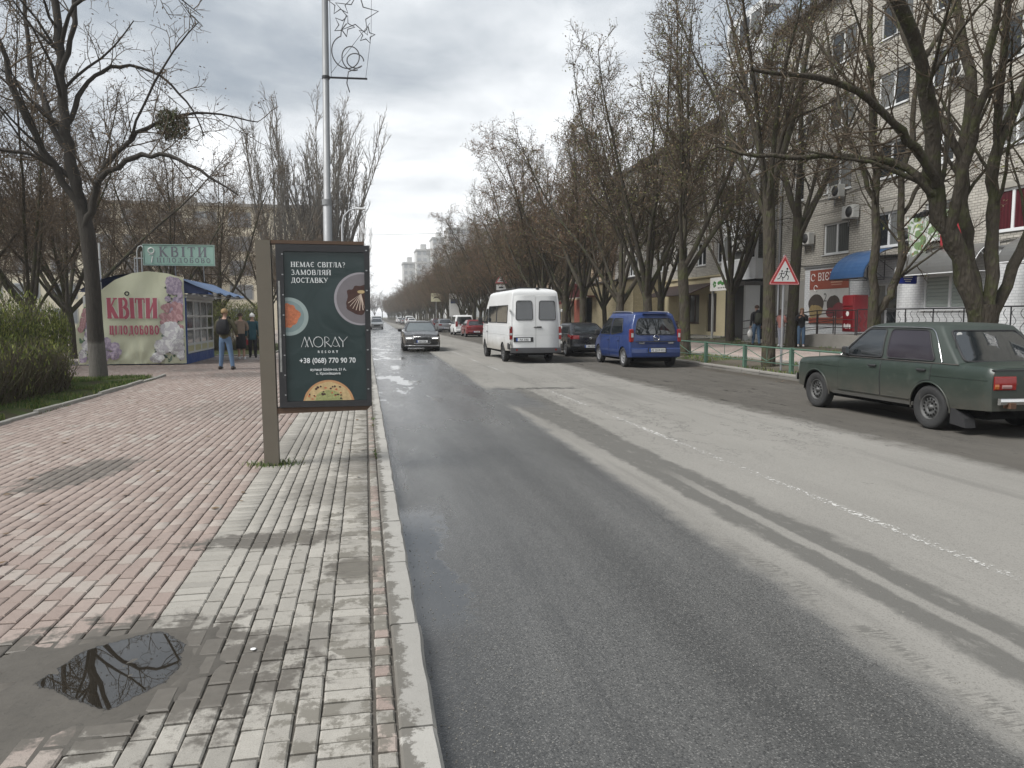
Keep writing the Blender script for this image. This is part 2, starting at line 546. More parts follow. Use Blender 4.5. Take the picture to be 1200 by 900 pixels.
# standing water: long film by the near kerb and scattered puddles further on
pn = N.noise(N.comb(x * 1.2, y * .55, 5.), 1.5, 6, .62)
film = N.ss(N.math('ABSOLUTE', y - 5.2), 1.5, .85) * N.ss(x + (pn - .5) * .9 + (N.noise(N.comb(x, y, 8.), 9, 4, .7) - .5) * .35, .60, .52)
pnf = N.noise(N.comb(x * 1.3, y * .33, 1.), 1.25, 6, .66)
pud = N.ss(pnf, .545, .58) * N.ss(y, 13, 16) * N.ss(x, 1.75, 1.35)
water = film.mx(pud)
c = N.mix(water, c, (.028, .029, .030))
N.inp(b.inputs['Base Color'], c)
damp = N.ss(N.noise(pv, .8, 4, .6), .40, .62)
damp2 = N.ss(y, 6, 15)
far_sh = N.ss(y, 5, 16)
r_wet = .50 - damp * .14 - far_sh * .20 - N.ss(x, 1.5, .6) * .10
r = (1.0 - wet) * .9 + wet * r_wet
r = r * (1.0 - water) + water * .03
N.inp(b.inputs['Roughness'], r)
N.inp(b.inputs['Specular IOR Level'], wet * .50 + .12)
h = (vs_ * -.6 + ng * .8)
N.inp(b.inputs['Normal'], N.bump(h * (1.0 - water) + 0.0, .55, .004))
tag(sheet('road', [(.2, 11.05, -25, 900)], 0.0, m), kind='structure')

# ---- worn centre line
m, N, b = new_mat('worn_road_paint')
p = N.pos(); x, y, z = N.xyz(p)
wn = N.noise(N.comb(x * 1.3, y * 1.0, 0.), 14, 5, .7)
wn2 = N.noise(N.comb(x, y * .2, 0.), 2.2, 4, .6)
vs2 = N.voro(N.comb(x, y, 0.), 38)
a = N.ss(wn + (wn2 - .5) * .5 + vs2 * .25, .62, .50)
edge_ = N.ss(N.math('ABSOLUTE', x - 4.09), .065, .035)
N.inp(b.inputs['Base Color'], N.mix(N.noise(p, 30, 3), (.50, .49, .46), (.66, .65, .62)))
b.inputs['Roughness'].default_value = .85
N.inp(b.inputs['Alpha'], a * edge_ * .85)
tag(sheet('centre_line', [(4.02, 4.16, 1.0, 17.5), (4.03, 4.15, 22, 40), (4.03, 4.15, 46, 64), (4.03, 4.15, 70, 88), (4.03, 4.15, 95, 115)], 0.004, m), kind='structure')

# ---- block paving, left pavement
def paving_mat(name, red, kind='brick'):
    m, N, b = new_mat(name)
    p = N.pos(); x, y, z = N.xyz(p)
    flat = N.comb(x, y, 0.)
    rn = (N.rnd() + N.attr('shade')).cl() if kind == 'brick' else N.rnd()
    rr = N.math('FRACT', rn * 7.31)
    n_pat = N.noise(flat, 1.3, 4, .6)
    n_f = N.noise(flat, 22, 4, .65)
    n_g = N.noise(flat, 190, 3, .7)
    grey = N.mix(rr, (.235, .222, .197), (.32, .303, .27))
    rose = N.mix(rr, (.232, .182, .158), (.30, .245, .215))
    if red:
        g_in = N.ss(n_pat + (rr - .5) * .40, .50, .75)
        base = N.mix(g_in * .45, rose, grey)
    else:
        base = grey
    base = N.cmul(base, n_f * .34 + .83)
    base = N.mix(N.ss(n_g, .54, .66) * .60, base, (.13, .115, .10))
    base = N.mix(N.ss(n_g, .42, .30) * .30, base, (.55, .53, .49))
    # damp dirty patches
    jg = (N.noise(flat, 4.5, 6, .72) - .5)
    def blot(cx, cy, rx, ry, a=.9, rot=0.0):
        co, si = math.cos(rot), math.sin(rot)
        u = ((x - cx) * co + (y - cy) * si) / rx
        v = ((y - cy) * co - (x - cx) * si) / ry
        d = N.math('SQRT', u * u + v * v) + jg * 2.3
        return N.ss(d, 1.02, .74) * a
    st = blot(-2.85, 8.2, .42, .95, .8, -.25)
    for args in ((-.72, 5.45, .62, .20, .92), (-.10, 4.72, .17, .24, .95), (-1.16, 3.46, .95, .70, .97), (-.42, 3.7, .28, .22, .6), (-.1, 8.1, .25, .6, .6), (-.35, 6.9, .45, .55, .38), (-.9, 9.6, .5, .9, .35), (-3.4, 21.5, 1.0, 1.0, .45), (-5., 23.5, .8, .8, .4), (-2.2, 13.5, 1.2, 1.5, .25)):
        st = st.mx(blot(*args))
    base = N.mix(st, base, N.mix(n_f, (.075, .068, .058), (.135, .122, .104)))
    # scattered moss/dirt between blocks near the kerb
    dk = N.ss(jg + N.ss(x, -.9, .15) * .17, .13, .20) * .8
    base = N.mix(dk, base, (.13, .12, .10))
    N.inp(b.inputs['Base Color'], base)
    N.inp(b.inputs['Roughness'], .92 - st * .42)
    b.inputs['Specular IOR Level'].default_value = .35
    N.inp(b.inputs['Normal'], N.bump(n_g * .6 + n_f, .35, .003))
    return m
m_pav_grey = paving_mat('grey_paving_block', False)
m_pav_red = paving_mat('rose_paving_block', True)

m, N, b = new_mat('joint_dirt')
p = N.pos()
N.inp(b.inputs['Base Color'], N.mix(N.noise(p, 55, 5, .7), (.035, .030, .025), (.12, .108, .09)))
b.inputs['Roughness'].default_value = .95
N.inp(b.inputs['Normal'], N.bump(N.noise(p, 120, 4, .7), .8, .006))
m_joint = m
sidewalk = tag(sheet('pavement', [(-5.3, .12, -6, 20.6), (-30, .12, 20.6, 29.0)], SW_Z - 0.014, m_joint), kind='structure')

brick_me = {}
def brick_mesh(w_, l_, mat, seed, key):
    """a paving block with worn chamfered edges and slightly wandering corners"""
    k = (key, seed)
    if k in brick_me: return brick_me[k]
    rg = random.Random(seed * 31 + len(key))
    def j(s=.0022): return rg.uniform(-s, s)
    hw, hl, c = w_ / 2, l_ / 2, .007
    base = [(-hw, -hl), (hw, -hl), (hw, hl), (-hw, hl)]
    out = [(sx + j(), sy + j()) for sx, sy in base]
    vs = [(a, b_, -.03) for a, b_ in out] + [(a, b_, -.006) for a, b_ in out]
    vs += [(a - math.copysign(c, a), b_ - math.copysign(c, b_), j(.001)) for a, b_ in out]
    fs = []
    for r_ in (0, 4):
        for q in range(4):
            fs.append((r_ + q, r_ + (q + 1) % 4, r_ + 4 + (q + 1) % 4, r_ + 4 + q))
    fs.append((8, 9, 10, 11))
    me = bpy.data.meshes.new('paving_block')
    me.from_pydata(vs, [], fs)
    me.materials.append(mat)
    brick_me[k] = me
    return me

blocks = []        # x, y, along-x?, red?, size key
rg = random.Random(3)
GX, GY = .008, .015
Y0, Y1 = 2.2, 29.0
def column(xc, wid, ln, y0, y1, off, red, key):
    y = y0 + off
    while y < y1:
        blocks.append((xc, y, wid - GX, ln - GY, red, key))
        y += ln
for i in range(int((Y1 - Y0) / .1)):
    yy = Y0 + i * .1
    blocks.append((-1.0, yy, .2 - GX, .1 - GY * .8, 0, 'hd'))
    blocks.append((-.10, yy, .2 - GX, .1 - GY * .8, 0, 'hd'))
    blocks.append((.053, yy, .07, .1 - GY * .8, 1 if rg.random() < .6 else 0, 'sq'))
for i in range(7):
    column(-.85 + i * .1, .1, .2, Y0, Y1, .1 * (i % 2) + rg.uniform(-.012, .012), 0, 'st')
for i in range(42):
    column(-1.15 - i * .1, .1, .2, Y0 + (0.6 if i > 12 else 0) + (1.6 if i > 22 else 0), Y1, .1 * (i % 2) + rg.uniform(-.01, .01), 1, 'st')
for i in range(160):
    xx = -5.35 - i * .1
    if xx > -8.8 or True:
        if xx < -14: break
        column(xx, .1, .2, 21.0, 26.4 if xx < -5.85 else Y1, .1 * (i % 2), 1, 'st')

fw = Vector((math.sin(R(11.016)), math.cos(R(11.016))))
def in_view(x, y):
    d = x * fw.x + y * fw.y
    lat = x * fw.y - y * fw.x
    if d < 1.5: return None
    u = 600 + 880 * lat / d
    v = 371 + 880 * (CAM_H - SW_Z) / d
    return (u, v, d) if (-20 < u < 1220 and v < 925) else None
blocks.sort(key=lambda q: q[0] * fw.x + q[1] * fw.y)
single = []; rest = []
for q in blocks:
    iv = in_view(q[0], q[1])
    if iv and len(single) < 300 and not ((q[0] + 1.22) ** 2 / .4 ** 2 + (q[1] - 3.45) ** 2 / .40 ** 2 < 1):
        single.append(q)
    else:
        rest.append(q)
for q in single:
    x, y, w_, l_, red, key = q
    me = brick_mesh(w_, l_, m_pav_red if red else m_pav_grey, rg.randrange(6), key + str(red))
    o = link('paving_block', me, sidewalk, (x + rg.uniform(-.0015, .0015), y + rg.uniform(-.0015, .0015), SW_Z + rg.uniform(-.0025, .0025)))
    o.rotation_euler = (rg.uniform(-.006, .006), rg.uniform(-.006, .006), rg.uniform(-.012, .012))
def blocks_joined(name, qs, mats):
    n = len(qs)
    A = np.array([(q[0], q[1], q[2], q[3], q[4]) for q in qs])
    rs = np.random.RandomState(5)
    c = .007
    sg = np.array([(-1, -1), (1, -1), (1, 1), (-1, 1)], float)
    jit = rs.uniform(-.002, .002, (n, 4, 2))
    P = A[:, None, :2] + sg[None] * (A[:, None, 2:4] / 2) + jit
    Pi = P - sg[None] * c
    h = rs.uniform(-.0025, .0025, (n, 1))
    lo = np.dstack([P, np.full((n, 4), SW_Z - .012)])
    mi_ = np.dstack([P, np.broadcast_to(SW_Z - .006 + h, (n, 4))])
    to = np.dstack([Pi, SW_Z + h + rs.uniform(-.001, .001, (n, 4))])
    V_ = np.concatenate([lo, mi_, to], 1).reshape(-1, 3)
    fb = []
    for r_ in (0, 4):
        for q in range(4):
            fb.append((r_ + q, r_ + (q + 1) % 4, r_ + 4 + (q + 1) % 4, r_ + 4 + q))
    fb.append((8, 9, 10, 11))
    F_ = (np.array(fb)[None] + (np.arange(n) * 12)[:, None, None]).reshape(-1, 4)
    me = bpy.data.meshes.new(name)
    np_mesh(me, V_, F_, np.repeat(A[:, 4].astype(int), 9))
    for mm in mats: me.materials.append(mm)
    at = me.attributes.new('shade', 'FLOAT', 'FACE')
    at.data.foreach_set('value', np.repeat(rs.uniform(0, 1, n), 9))
    return me
def np_mesh(me, V_, F_, mi=None, smooth=False):
    nf = len(F_); k = F_.shape[1]
    me.vertices.add(len(V_)); me.vertices.foreach_set('co', np.ascontiguousarray(V_, np.float32).ravel())
    me.loops.add(nf * k); me.loops.foreach_set('vertex_index', np.ascontiguousarray(F_, np.int32).ravel())
    me.polygons.add(nf)
    me.polygons.foreach_set('loop_start', np.arange(nf, dtype=np.int32) * k)
    me.polygons.foreach_set('loop_total', np.full(nf, k, np.int32))
    if mi is not None: me.polygons.foreach_set('material_index', np.ascontiguousarray(mi, np.int32))
    if smooth: me.polygons.foreach_set('use_smooth', np.ones(nf, bool))
    me.update(calc_edges=True)
tag(link('block_paving', blocks_joined('block_paving', rest, [m_pav_grey, m_pav_red]), sidewalk), kind='stuff')

# paved ground further back on the left
m, N, b = new_mat('far_block_paving')
p = N.pos(); x, y, z = N.xyz(p)
c, f = N.brick(N.comb(y, x, 0.), .2, .1, .009, (.34, .28, .25), (.42, .37, .33), (.12, .11, .1))
c = N.mix(N.ss(N.noise(p, .9, 5, .65), .5, .66) * .6, c, (.17, .155, .135))
N.inp(b.inputs['Base Color'], c); b.inputs['Roughness'].default_value = .9
m_pav_far = m
tag(sheet('pavement', [(-30, .12, 29.0, 300)], SW_Z - .003, m_pav_far), kind='structure')

# ---- kerbs
m, N, b = new_mat('kerb_concrete')
p = N.pos(); x, y, z = N.xyz(p)
n1 = N.noise(p, 3.0, 6, .7); n2 = N.noise(p, 70, 4, .7)
rr = N.rnd()
c = N.mix(n1, (.24, .23, .207), (.365, .352, .325))
c = N.cmul(c, rr * .22 + .86)
c = N.mix(N.ss(n2, .58, .7) * .5, c, (.16, .15, .13))
jg = N.noise(p, 6.5, 6, .75)
c = N.mix(N.ss(x, 5.0, 6.0) * .5, c, (.12, .11, .095))
dirt = N.ss(jg + N.ss(x, .20, .10) * .22 - N.ss(x, 1.0, 2.0) * .05, .60, .68) * N.ss(z, .07, .095)
c = N.mix(dirt * .85, c, (.10, .092, .078))
c = N.mix(N.ss(z, .075, .02) * .6, c, (.09, .085, .075))
N.inp(b.inputs['Base Color'], c); b.inputs['Roughness'].default_value = .9
N.inp(b.inputs['Normal'], N.bump(n2 + jg, .5, .004))
m_kerb = m
def kerb_block(w_, l_, h, seed):
    rg2 = random.Random(seed)
    mb = MB()
    n = 6
    rows = []
    for i in range(n + 1):
        yy = -l_ / 2 + l_ * i / n
        e = .012 if i in (0, n) else 0
        wob = rg2.uniform(-.005, .005)
        rows.append([(-w_ / 2, yy, -.2), (-w_ / 2, yy, h - .014), (-w_ / 2 + .01, yy, h - e * .5), (w_ / 2 - .022 + wob, yy, h - e * .5 + rg2.uniform(-.002, .002)), (w_ / 2 - .006 + wob, yy, h - .022), (w_ / 2 + .004, yy, -.2)])
    mb.grid(rows, smooth=False, flip=True)
    m5 = len(rows[0])
    mb.add(rows[0], [tuple(range(m5))]); mb.add(rows[-1], [tuple(range(m5 - 1, -1, -1))])
    return mb.mesh('kerb_stone', m_kerb)
km = [kerb_block(.155, .985, SW_Z + .004, i) for i in range(5)]
kerb_l = tag(sheet('kerb', [(.10, .235, -8, 300)], .07, m_joint), kind='structure')
for i in range(78):
    o = link('kerb_stone', km[rg.randrange(5)], kerb_l, (.178 + rg.uniform(-.004, .004), -1.7 + i * 1.0, rg.uniform(-.004, .003)))
    o.rotation_euler = (0, 0, rg.uniform(-.004, .004))
mb = MB(); mb.box(.10, .252, 76.4, 299, -.1, SW_Z + .002)
tag(mb.build('far_kerb_stones', m_kerb, kerb_l), kind='stuff')
km2 = [kerb_block(.16, .98, .145, 20 + i) for i in range(4)]
kerb_r = tag(sheet('kerb', [(11.03, 11.2, 4, 300)], .08, m_joint), kind='structure')
for i in range(70):
    o = link('kerb_stone', km2[rg.randrange(4)], kerb_r, (11.12 + rg.uniform(-.006, .006), 6.2 + i * 1.0, rg.uniform(-.008, .003)))
    o.rotation_euler = (0, 0, PI)
mb = MB(); mb.box(11.04, 11.2, 76, 299, -.1, .14)
tag(mb.build('far_kerb_stones', m_kerb, kerb_r), kind='stuff')

# edging stones round the planted bed at left
m_edge = M('edging_concrete', (.30, .29, .26), .9, var=.3, scale=3, bump=.4, dirt=.25)
bed_edge = thing('bed_edging', 'thin low concrete edging between the paved walk and the grass bed at left', 'edging', (0, 0, 0))
em = MB().box(-.04, .04, -.49, .49, -.1, .055, bev=.008).mesh('edging_stone', m_edge)
for i in range(19):
    o = link('edging_stone', em, bed_edge, (-5.29 + rg.uniform(-.015, .015), 2.9 + i * 1.0, SW_Z + rg.uniform(-.015, .012)))
    o.rotation_euler = (rg.uniform(-.02, .02), rg.uniform(-.04, .04), rg.uniform(-.02, .02))
for i in range(14):
    o = link('edging_stone', em, bed_edge, (-5.75 - i * 1.0, 20.65 + i * .06 + rg.uniform(-.015, .015), SW_Z + rg.uniform(-.02, .005)))
    o.rotation_euler = (0, 0, R(90) - .06)

# soil of the bed with the grass growing on it
m, N, b = new_mat('bed_soil')
p = N.pos()
n1 = N.noise(p, 1.2, 5, .65); n2 = N.noise(p, 30, 5, .7)
c = N.mix(n2, (.035, .028, .02), (.10, .085, .06))
c = N.mix(N.ss(n1, .38, .55) * .7, c, N.mix(n2, (.03, .05, .012), (.09, .13, .035)))
N.inp(b.inputs['Base Color'], c); b.inputs['Roughness'].default_value = 1
b.inputs['Specular IOR Level'].default_value = .1
N.inp(b.inputs['Normal'], N.bump(n2, .9, .03))
m_bed = m
rows = []
for i in range(41):
    yy = -4 + 24.6 * i / 40
    rows.append([(xx, yy + (0.06 * (-5.3 - xx)) * (i / 40), SW_Z + .02 + .09 * mnoise.noise(Vector((xx * .5, yy * .5, 0))) + (.0 if xx > -5.5 else .06)) for xx in [-5.32, -5.6, -6.2, -7, -8, -9.5, -12, -16, -22, -40]])
mb = MB(); mb.grid(rows, flip=True)
tag(mb.build('planted_bed', m_bed), kind='structure')

def blades(name, pts, hmin, hmax, wid, mats, seed=1, lean=.5, parent=None, mi=None):
    rs = np.random.RandomState(seed)
    P = np.array(pts, float); n = len(P)
    a = rs.uniform(0, 2 * PI, n); h = rs.uniform(hmin, hmax, n)
    d = np.stack([np.cos(a), np.sin(a), np.zeros(n)], 1) * (wid / 2)
    a2 = rs.uniform(0, 2 * PI, n)
    ln = np.stack([np.cos(a2), np.sin(a2), np.zeros(n)], 1) * (h * rs.uniform(0, lean, n))[:, None]
    up = np.array([0, 0, 1.])
    V_ = np.stack([P - d, P + d, P + d * .6 + ln * .4 + up * (h * .6)[:, None], P - d * .6 + ln * .4 + up * (h * .6)[:, None], P + ln + up * h[:, None] + d * .1, P + ln + up * h[:, None] - d * .1], 1).reshape(-1, 3)
    fb = np.array([(0, 1, 2, 3), (3, 2, 4, 5)])
    F_ = (fb[None] + (np.arange(n) * 6)[:, None, None]).reshape(-1, 4)
    me = bpy.data.meshes.new(name)
    np_mesh(me, V_, F_, np.repeat(rs.randint(0, len(mats), n), 2) if mi is None else None)
    for mm in mats: me.materials.append(mm)
    return link(name, me, parent)
m_g1 = M('grass_green', (.085, .14, .03), .7, var=.35, scale=2, bump=0, spec=.2)
m_g2 = M('grass_yellow', (.16, .17, .06), .7, var=.35, scale=2, bump=0, spec=.2)
m_g3 = M('grass_dark', (.045, .085, .02), .7, var=.35, scale=2, bump=0, spec=.2)
rg = random.Random(11)
pts = []
while len(pts) < 16000:
    x = -5.33 - abs(rg.gauss(0, 1.5)); y = rg.uniform(11, 20.5)
    if x < -9.5: continue
    if mnoise.noise(Vector((x * .9, y * .7, 4))) + (y - 15) * .05 < -.05: continue
    pts.append((x, y, SW_Z + .02))
tag(blades('grass', pts, .05, .13, .018, [m_g1, m_g2, m_g3], 2), 'short bright spring grass round the foot of the left street tree', 'grass', kind='stuff')

# ---- right-hand ground
m, N, b = new_mat('trodden_verge')
p = N.pos()
n1 = N.noise(p, 1.0, 6, .65); n2 = N.noise(p, 25, 5, .7)
c = N.mix(n2, (.055, .045, .033), (.125, .105, .08))
c = N.mix(N.ss(n1, .48, .62) * .7, c, N.mix(n2, (.04, .055, .02), (.08, .10, .035)))
N.inp(b.inputs['Base Color'], c); b.inputs['Roughness'].default_value = 1
N.inp(b.inputs['Normal'], N.bump(n2, .8, .03))
m_verge = m
m, N, b = new_mat('rose_footpath')
p = N.pos(); x, y, z = N.xyz(p)
c, f = N.brick(N.comb(y, x, 0.), .2, .1, .01, (.37, .285, .25), (.43, .36, .32), (.16, .14, .12))
c = N.mix(N.ss(N.noise(p, 1.1, 5, .65), .48, .68) * .5, c, (.2, .18, .155))
N.inp(b.inputs['Base Color'], c); b.inputs['Roughness'].default_value = .92
m_foot = m
m_slab = M('yard_concrete', (.26, .25, .225), .92, var=.3, scale=1.5, bump=.4, dirt=.4)
def slope_strip(name, x0, x1, y0, y1, lift, mat, n=8):
    xs = [x0 + (x1 - x0) * i / n for i in range(n + 1)]
    mb = MB(); mb.grid([[(xx, yy, gz(xx) + lift) for xx in xs] for yy in (y0, y1)], smooth=False)
    return tag(mb.build(name, mat), kind='structure')
slope_strip('verge', 11.19, 45, -20, 700, -.03, m_verge)
slope_strip('footpath', 13.5, 16.6, -5, 400, .0, m_foot)
slope_strip('yard', 18.6, 21.2, 40, 62, .004, m_slab)
mb = MB()
for xx in (13.44, 16.6):
    mb.box(xx, xx + .07, 0, 300, gz(xx) - .1, gz(xx) + .035)
mb.build('footpath_edging', m_edge)
tag(bpy.data.objects['footpath_edging'], 'long thin concrete edging beside the rose footpath', 'edging')

rg = random.Random(12)
pts = []
while len(pts) < 9000:
    x = rg.choice((rg.uniform(11.25, 13.4), rg.uniform(16.7, 20.5))); y = 8 + rg.random() ** 1.3 * 60
    if mnoise.noise(Vector((x * .6, y * .5, 9))) < .02: continue
    pts.append((x, y, gz(x) - .03))
tag(blades('grass', pts, .04, .11, .03, [m_g1, m_g3, m_g2], 3), 'thin patchy grass in the strips beside the far footpath', 'grass', kind='stuff')
pts = [(x_ + rg.gauss(0, .3), y_ + rg.gauss(0, .15), SW_Z) for x_, y_ in [(-1.0, 8.22)] * 0]
for k in range(260):
    a = rg.uniform(0, 2 * PI); q = abs(rg.gauss(.07, .06)) + .03
    pts.append((-1.0 + math.cos(a) * q * 1.7, 8.27 + math.sin(a) * q, SW_Z - .002))
tag(blades('weeds', pts, .02, .06, .012, [m_g1, m_g2, m_g3], 5, lean=1.2), 'small tuft of weeds round the foot of the advertising post', 'weeds', kind='stuff')

# fallen leaves and litter specks on the near paving and road
m_leaf = M('dead_leaf', (.13, .085, .045), .8, var=.4, scale=9, bump=0)
rg = random.Random(21)
mb = MB()
for k in range(260):
    if rg.random() < .5: x, y, z_ = rg.uniform(10.3, 13.4), rg.uniform(9, 32), .15
    else: x, y, z_ = rg.uniform(-5, 0), rg.uniform(5, 22), SW_Z + .006
    if x > 11.2: z_ = gz(x)
    elif x > 10: z_ = .01
    s = rg.uniform(.012, .035); a = rg.uniform(0, PI)
    pp = [(x + s * math.cos(a + q * PI / 2) * (1.5 if q % 2 else .8), y + s * math.sin(a + q * PI / 2) * (1.5 if q % 2 else .8), z_ + rg.uniform(.002, .012)) for q in range(4)]
    mb.add(pp, [(0, 1, 2, 3)])
tag(mb.build('fallen_leaves', m_leaf), 'sparse dead leaves scattered on the paving and along the far kerb', 'leaves', kind='stuff')
m_white_bit = M('white_litter', (.7, .7, .68), .7, bump=0)
mb = MB(); mb.lathe([(0, .0), (.013, 0), (.014, .002), (.011, .003), (0, .0032)], 10)
tag(mb.build('pale_pebble', m_white_bit, loc=(-.55, 3.62, SW_Z + .003)), 'tiny white pebble lying on the grey paving beside the big puddle', 'pebble')

# ---- the puddle with its silt margin
m, N, b = new_mat('wet_silt')
p = N.pos(); x, y, z = N.xyz(p)
n1 = N.noise(p, 7, 6, .7); n2 = N.noise(p, 45, 5, .7)
c = N.mix(n1, (.052, .047, .040), (.115, .104, .088))
c = N.mix(N.ss(n2, .55, .72) * .5, c, (.03, .028, .024))
N.inp(b.inputs['Base Color'], c)
N.inp(b.inputs['Roughness'], N.noise(p, 3, 3) * .35 + .42)
b.inputs['Specular IOR Level'].default_value = .4
N.inp(b.inputs['Normal'], N.bump(n1 + n2 * .5, .5, .006))
m_silt = m
def silt(cx, cy, rx, ry, rot, z0, h, seed, name='silt_patch', wobble=.16):
    rows = []
    co, si = math.cos(rot), math.sin(rot)
    n = 96
    for r_ in (0, .35, .6, .78, .9, .97, 1.0):
        row = []
        for k in range(n + 1):
            a = 2 * PI * (k % n) / n
            q = r_ * (1 + wobble * mnoise.noise(Vector((math.cos(a) * 1.3, math.sin(a) * 1.3, seed))) * 2 + .10 * mnoise.noise(Vector((math.cos(a) * 6, math.sin(a) * 6, seed))))
            u, v = rx * q * math.cos(a), ry * q * math.sin(a)
            xx, yy = cx + u * co - v * si, cy + u * si + v * co
            zz = z0 + h * (1 - r_ ** 2.2) + .004 * mnoise.noise(Vector((xx * 9, yy * 9, seed))) * (1 - r_) - (.006 if r_ == 1 else 0)
            row.append((xx, yy, zz))
        rows.append(row)
    mb = MB(); mb.grid(rows, flip=False)
    return mb
mud = silt(-1.25, 3.43, .70, .50, .72, SW_Z - .0005, .0035, 2.2)
mud.build('mud', m_silt)
tag(bpy.data.objects['mud'], kind='structure')
m, N, b = new_mat('puddle_water_and_silt')
p = N.pos(); x, y, z = N.xyz(p)
n1 = N.noise(p, 7, 6, .7); n2 = N.noise(p, 45, 5, .7)
silt_c = N.mix(n1, (.052, .047, .040), (.115, .104, .088))
silt_c = N.mix(N.ss(n2, .55, .72) * .5, silt_c, (.03, .028, .024))
wt = N.attr('depth') + (n1 - .5) * 1.1 + (n2 - .5) * .22
wm = N.ss(wt, .46, .56)
N.inp(b.inputs['Base Color'], N.mix(wm, silt_c, (.020, .017, .013)))
N.inp(b.inputs['Roughness'], (1.0 - wm) * (N.noise(p, 3, 3) * .35 + .36) + .012)
b.inputs['Specular IOR Level'].default_value = .5
N.inp(b.inputs['IOR'], wm * .55 + 1.4)
N.inp(b.inputs['Normal'], N.bump((n1 + n2 * .5) * (1.0 - wm), .5, .006))
ctrl = [(-1.42, 3.44), (-1.38, 3.63), (-1.32, 3.78), (-1.21, 3.86), (-1.11, 3.90), (-1.0, 3.90), (-.90, 3.77), (-.85, 3.56), (-.87, 3.38), (-.93, 3.28), (-.99, 3.20), (-1.05, 3.14), (-1.13, 3.20), (-1.26, 3.31)]
P = []
for k in range(len(ctrl)):
    p0, p1, p2, p3 = (Vector(ctrl[(k + q) % len(ctrl)]) for q in (-1, 0, 1, 2))
    for s_ in range(7):
        t = s_ / 7
        P.append(.5 * ((2 * p1) + (p2 - p0) * t + (2 * p0 - 5 * p1 + 4 * p2 - p3) * t * t + (3 * p1 - p0 - 3 * p2 + p3) * t ** 3))
cen = Vector((-1.10, 3.55))
rows = []; dep = []
for r_ in (1.16, 1.05, .95, .85, .7, .4, .02):
    rows.append([(cen.x + (q.x - cen.x) * r_, cen.y + (q.y - cen.y) * r_, SW_Z + (.0034 if r_ < 1.1 else .0005)) for q in P + P[:1]])
    dep += [max(0, min(1, (1.16 - r_) / .36))] * (len(P) + 1)
mb = MB(); mb.grid(rows, smooth=True)
o = mb.build('puddle', m)
at = o.data.attributes.new('depth', 'FLOAT', 'POINT'); at.data.foreach_set('value', dep)
if o.data.polygons[0].normal.z < 0: o.data.flip_normals()
tag(o, kind='structure')
# ================================================================ TREES
m, N, b = new_mat('bark')
p = N.pos(); x, y, z = N.xyz(p)
n1 = N.noise(N.comb(x, y, z * .22), 24, 5, .7)
n2 = N.noise(p, 3.2, 5, .65)
c = N.mix(n1, (.022, .018, .014), (.105, .090, .070))
c = N.mix(N.ss(n2, .48, .62) * .55, c, (.075, .085, .032))
N.inp(b.inputs['Base Color'], c); b.inputs['Roughness'].default_value = .95
b.inputs['Specular IOR Level'].default_value = .2
n3 = N.voro(N.comb(x, y, z * .3), 18)
N.inp(b.inputs['Normal'], N.bump(n1 + n3 * .8, 1.0, .045))
m_bark = m
m, N, b = new_mat('bark_with_faded_whitewash')
p = N.pos(); x, y, z = N.xyz(p)
n1 = N.noise(N.comb(x, y, z * .22), 24, 5, .7)
n2 = N.noise(p, 6, 5, .65)
c = N.mix(n1, (.014, .012, .010), (.060, .051, .041))
ww = N.ss(z + (n2 - .5) * .25, 1.12, .98)
c = N.mix(ww * .6, c, N.mix(n1, (.09, .083, .075), (.25, .235, .21)))
N.inp(b.inputs['Base Color'], c); b.inputs['Roughness'].default_value = .95
N.inp(b.inputs['Normal'], N.bump(n1, .9, .03))
m_bark_ww = m
m_twig = M('twig_bark', (.098, .076, .054), .9, var=.3, scale=.8, bump=0, spec=.2)
m_twig_g = M('pale_twig_bark', (.15, .13, .105), .9, var=.3, scale=.8, bump=0, spec=.2)
m_bud_br = M('brown_bud', (.15, .105, .065), .8, var=.4, scale=.6, bump=0, spec=.2)
m_bud_gr = M('green_bud', (.13, .13, .05), .8, var=.4, scale=.6, bump=0, spec=.2)
m_bud_rd = M('rusty_bud', (.19, .11, .065), .8, var=.35, scale=.6, bump=0, spec=.2)

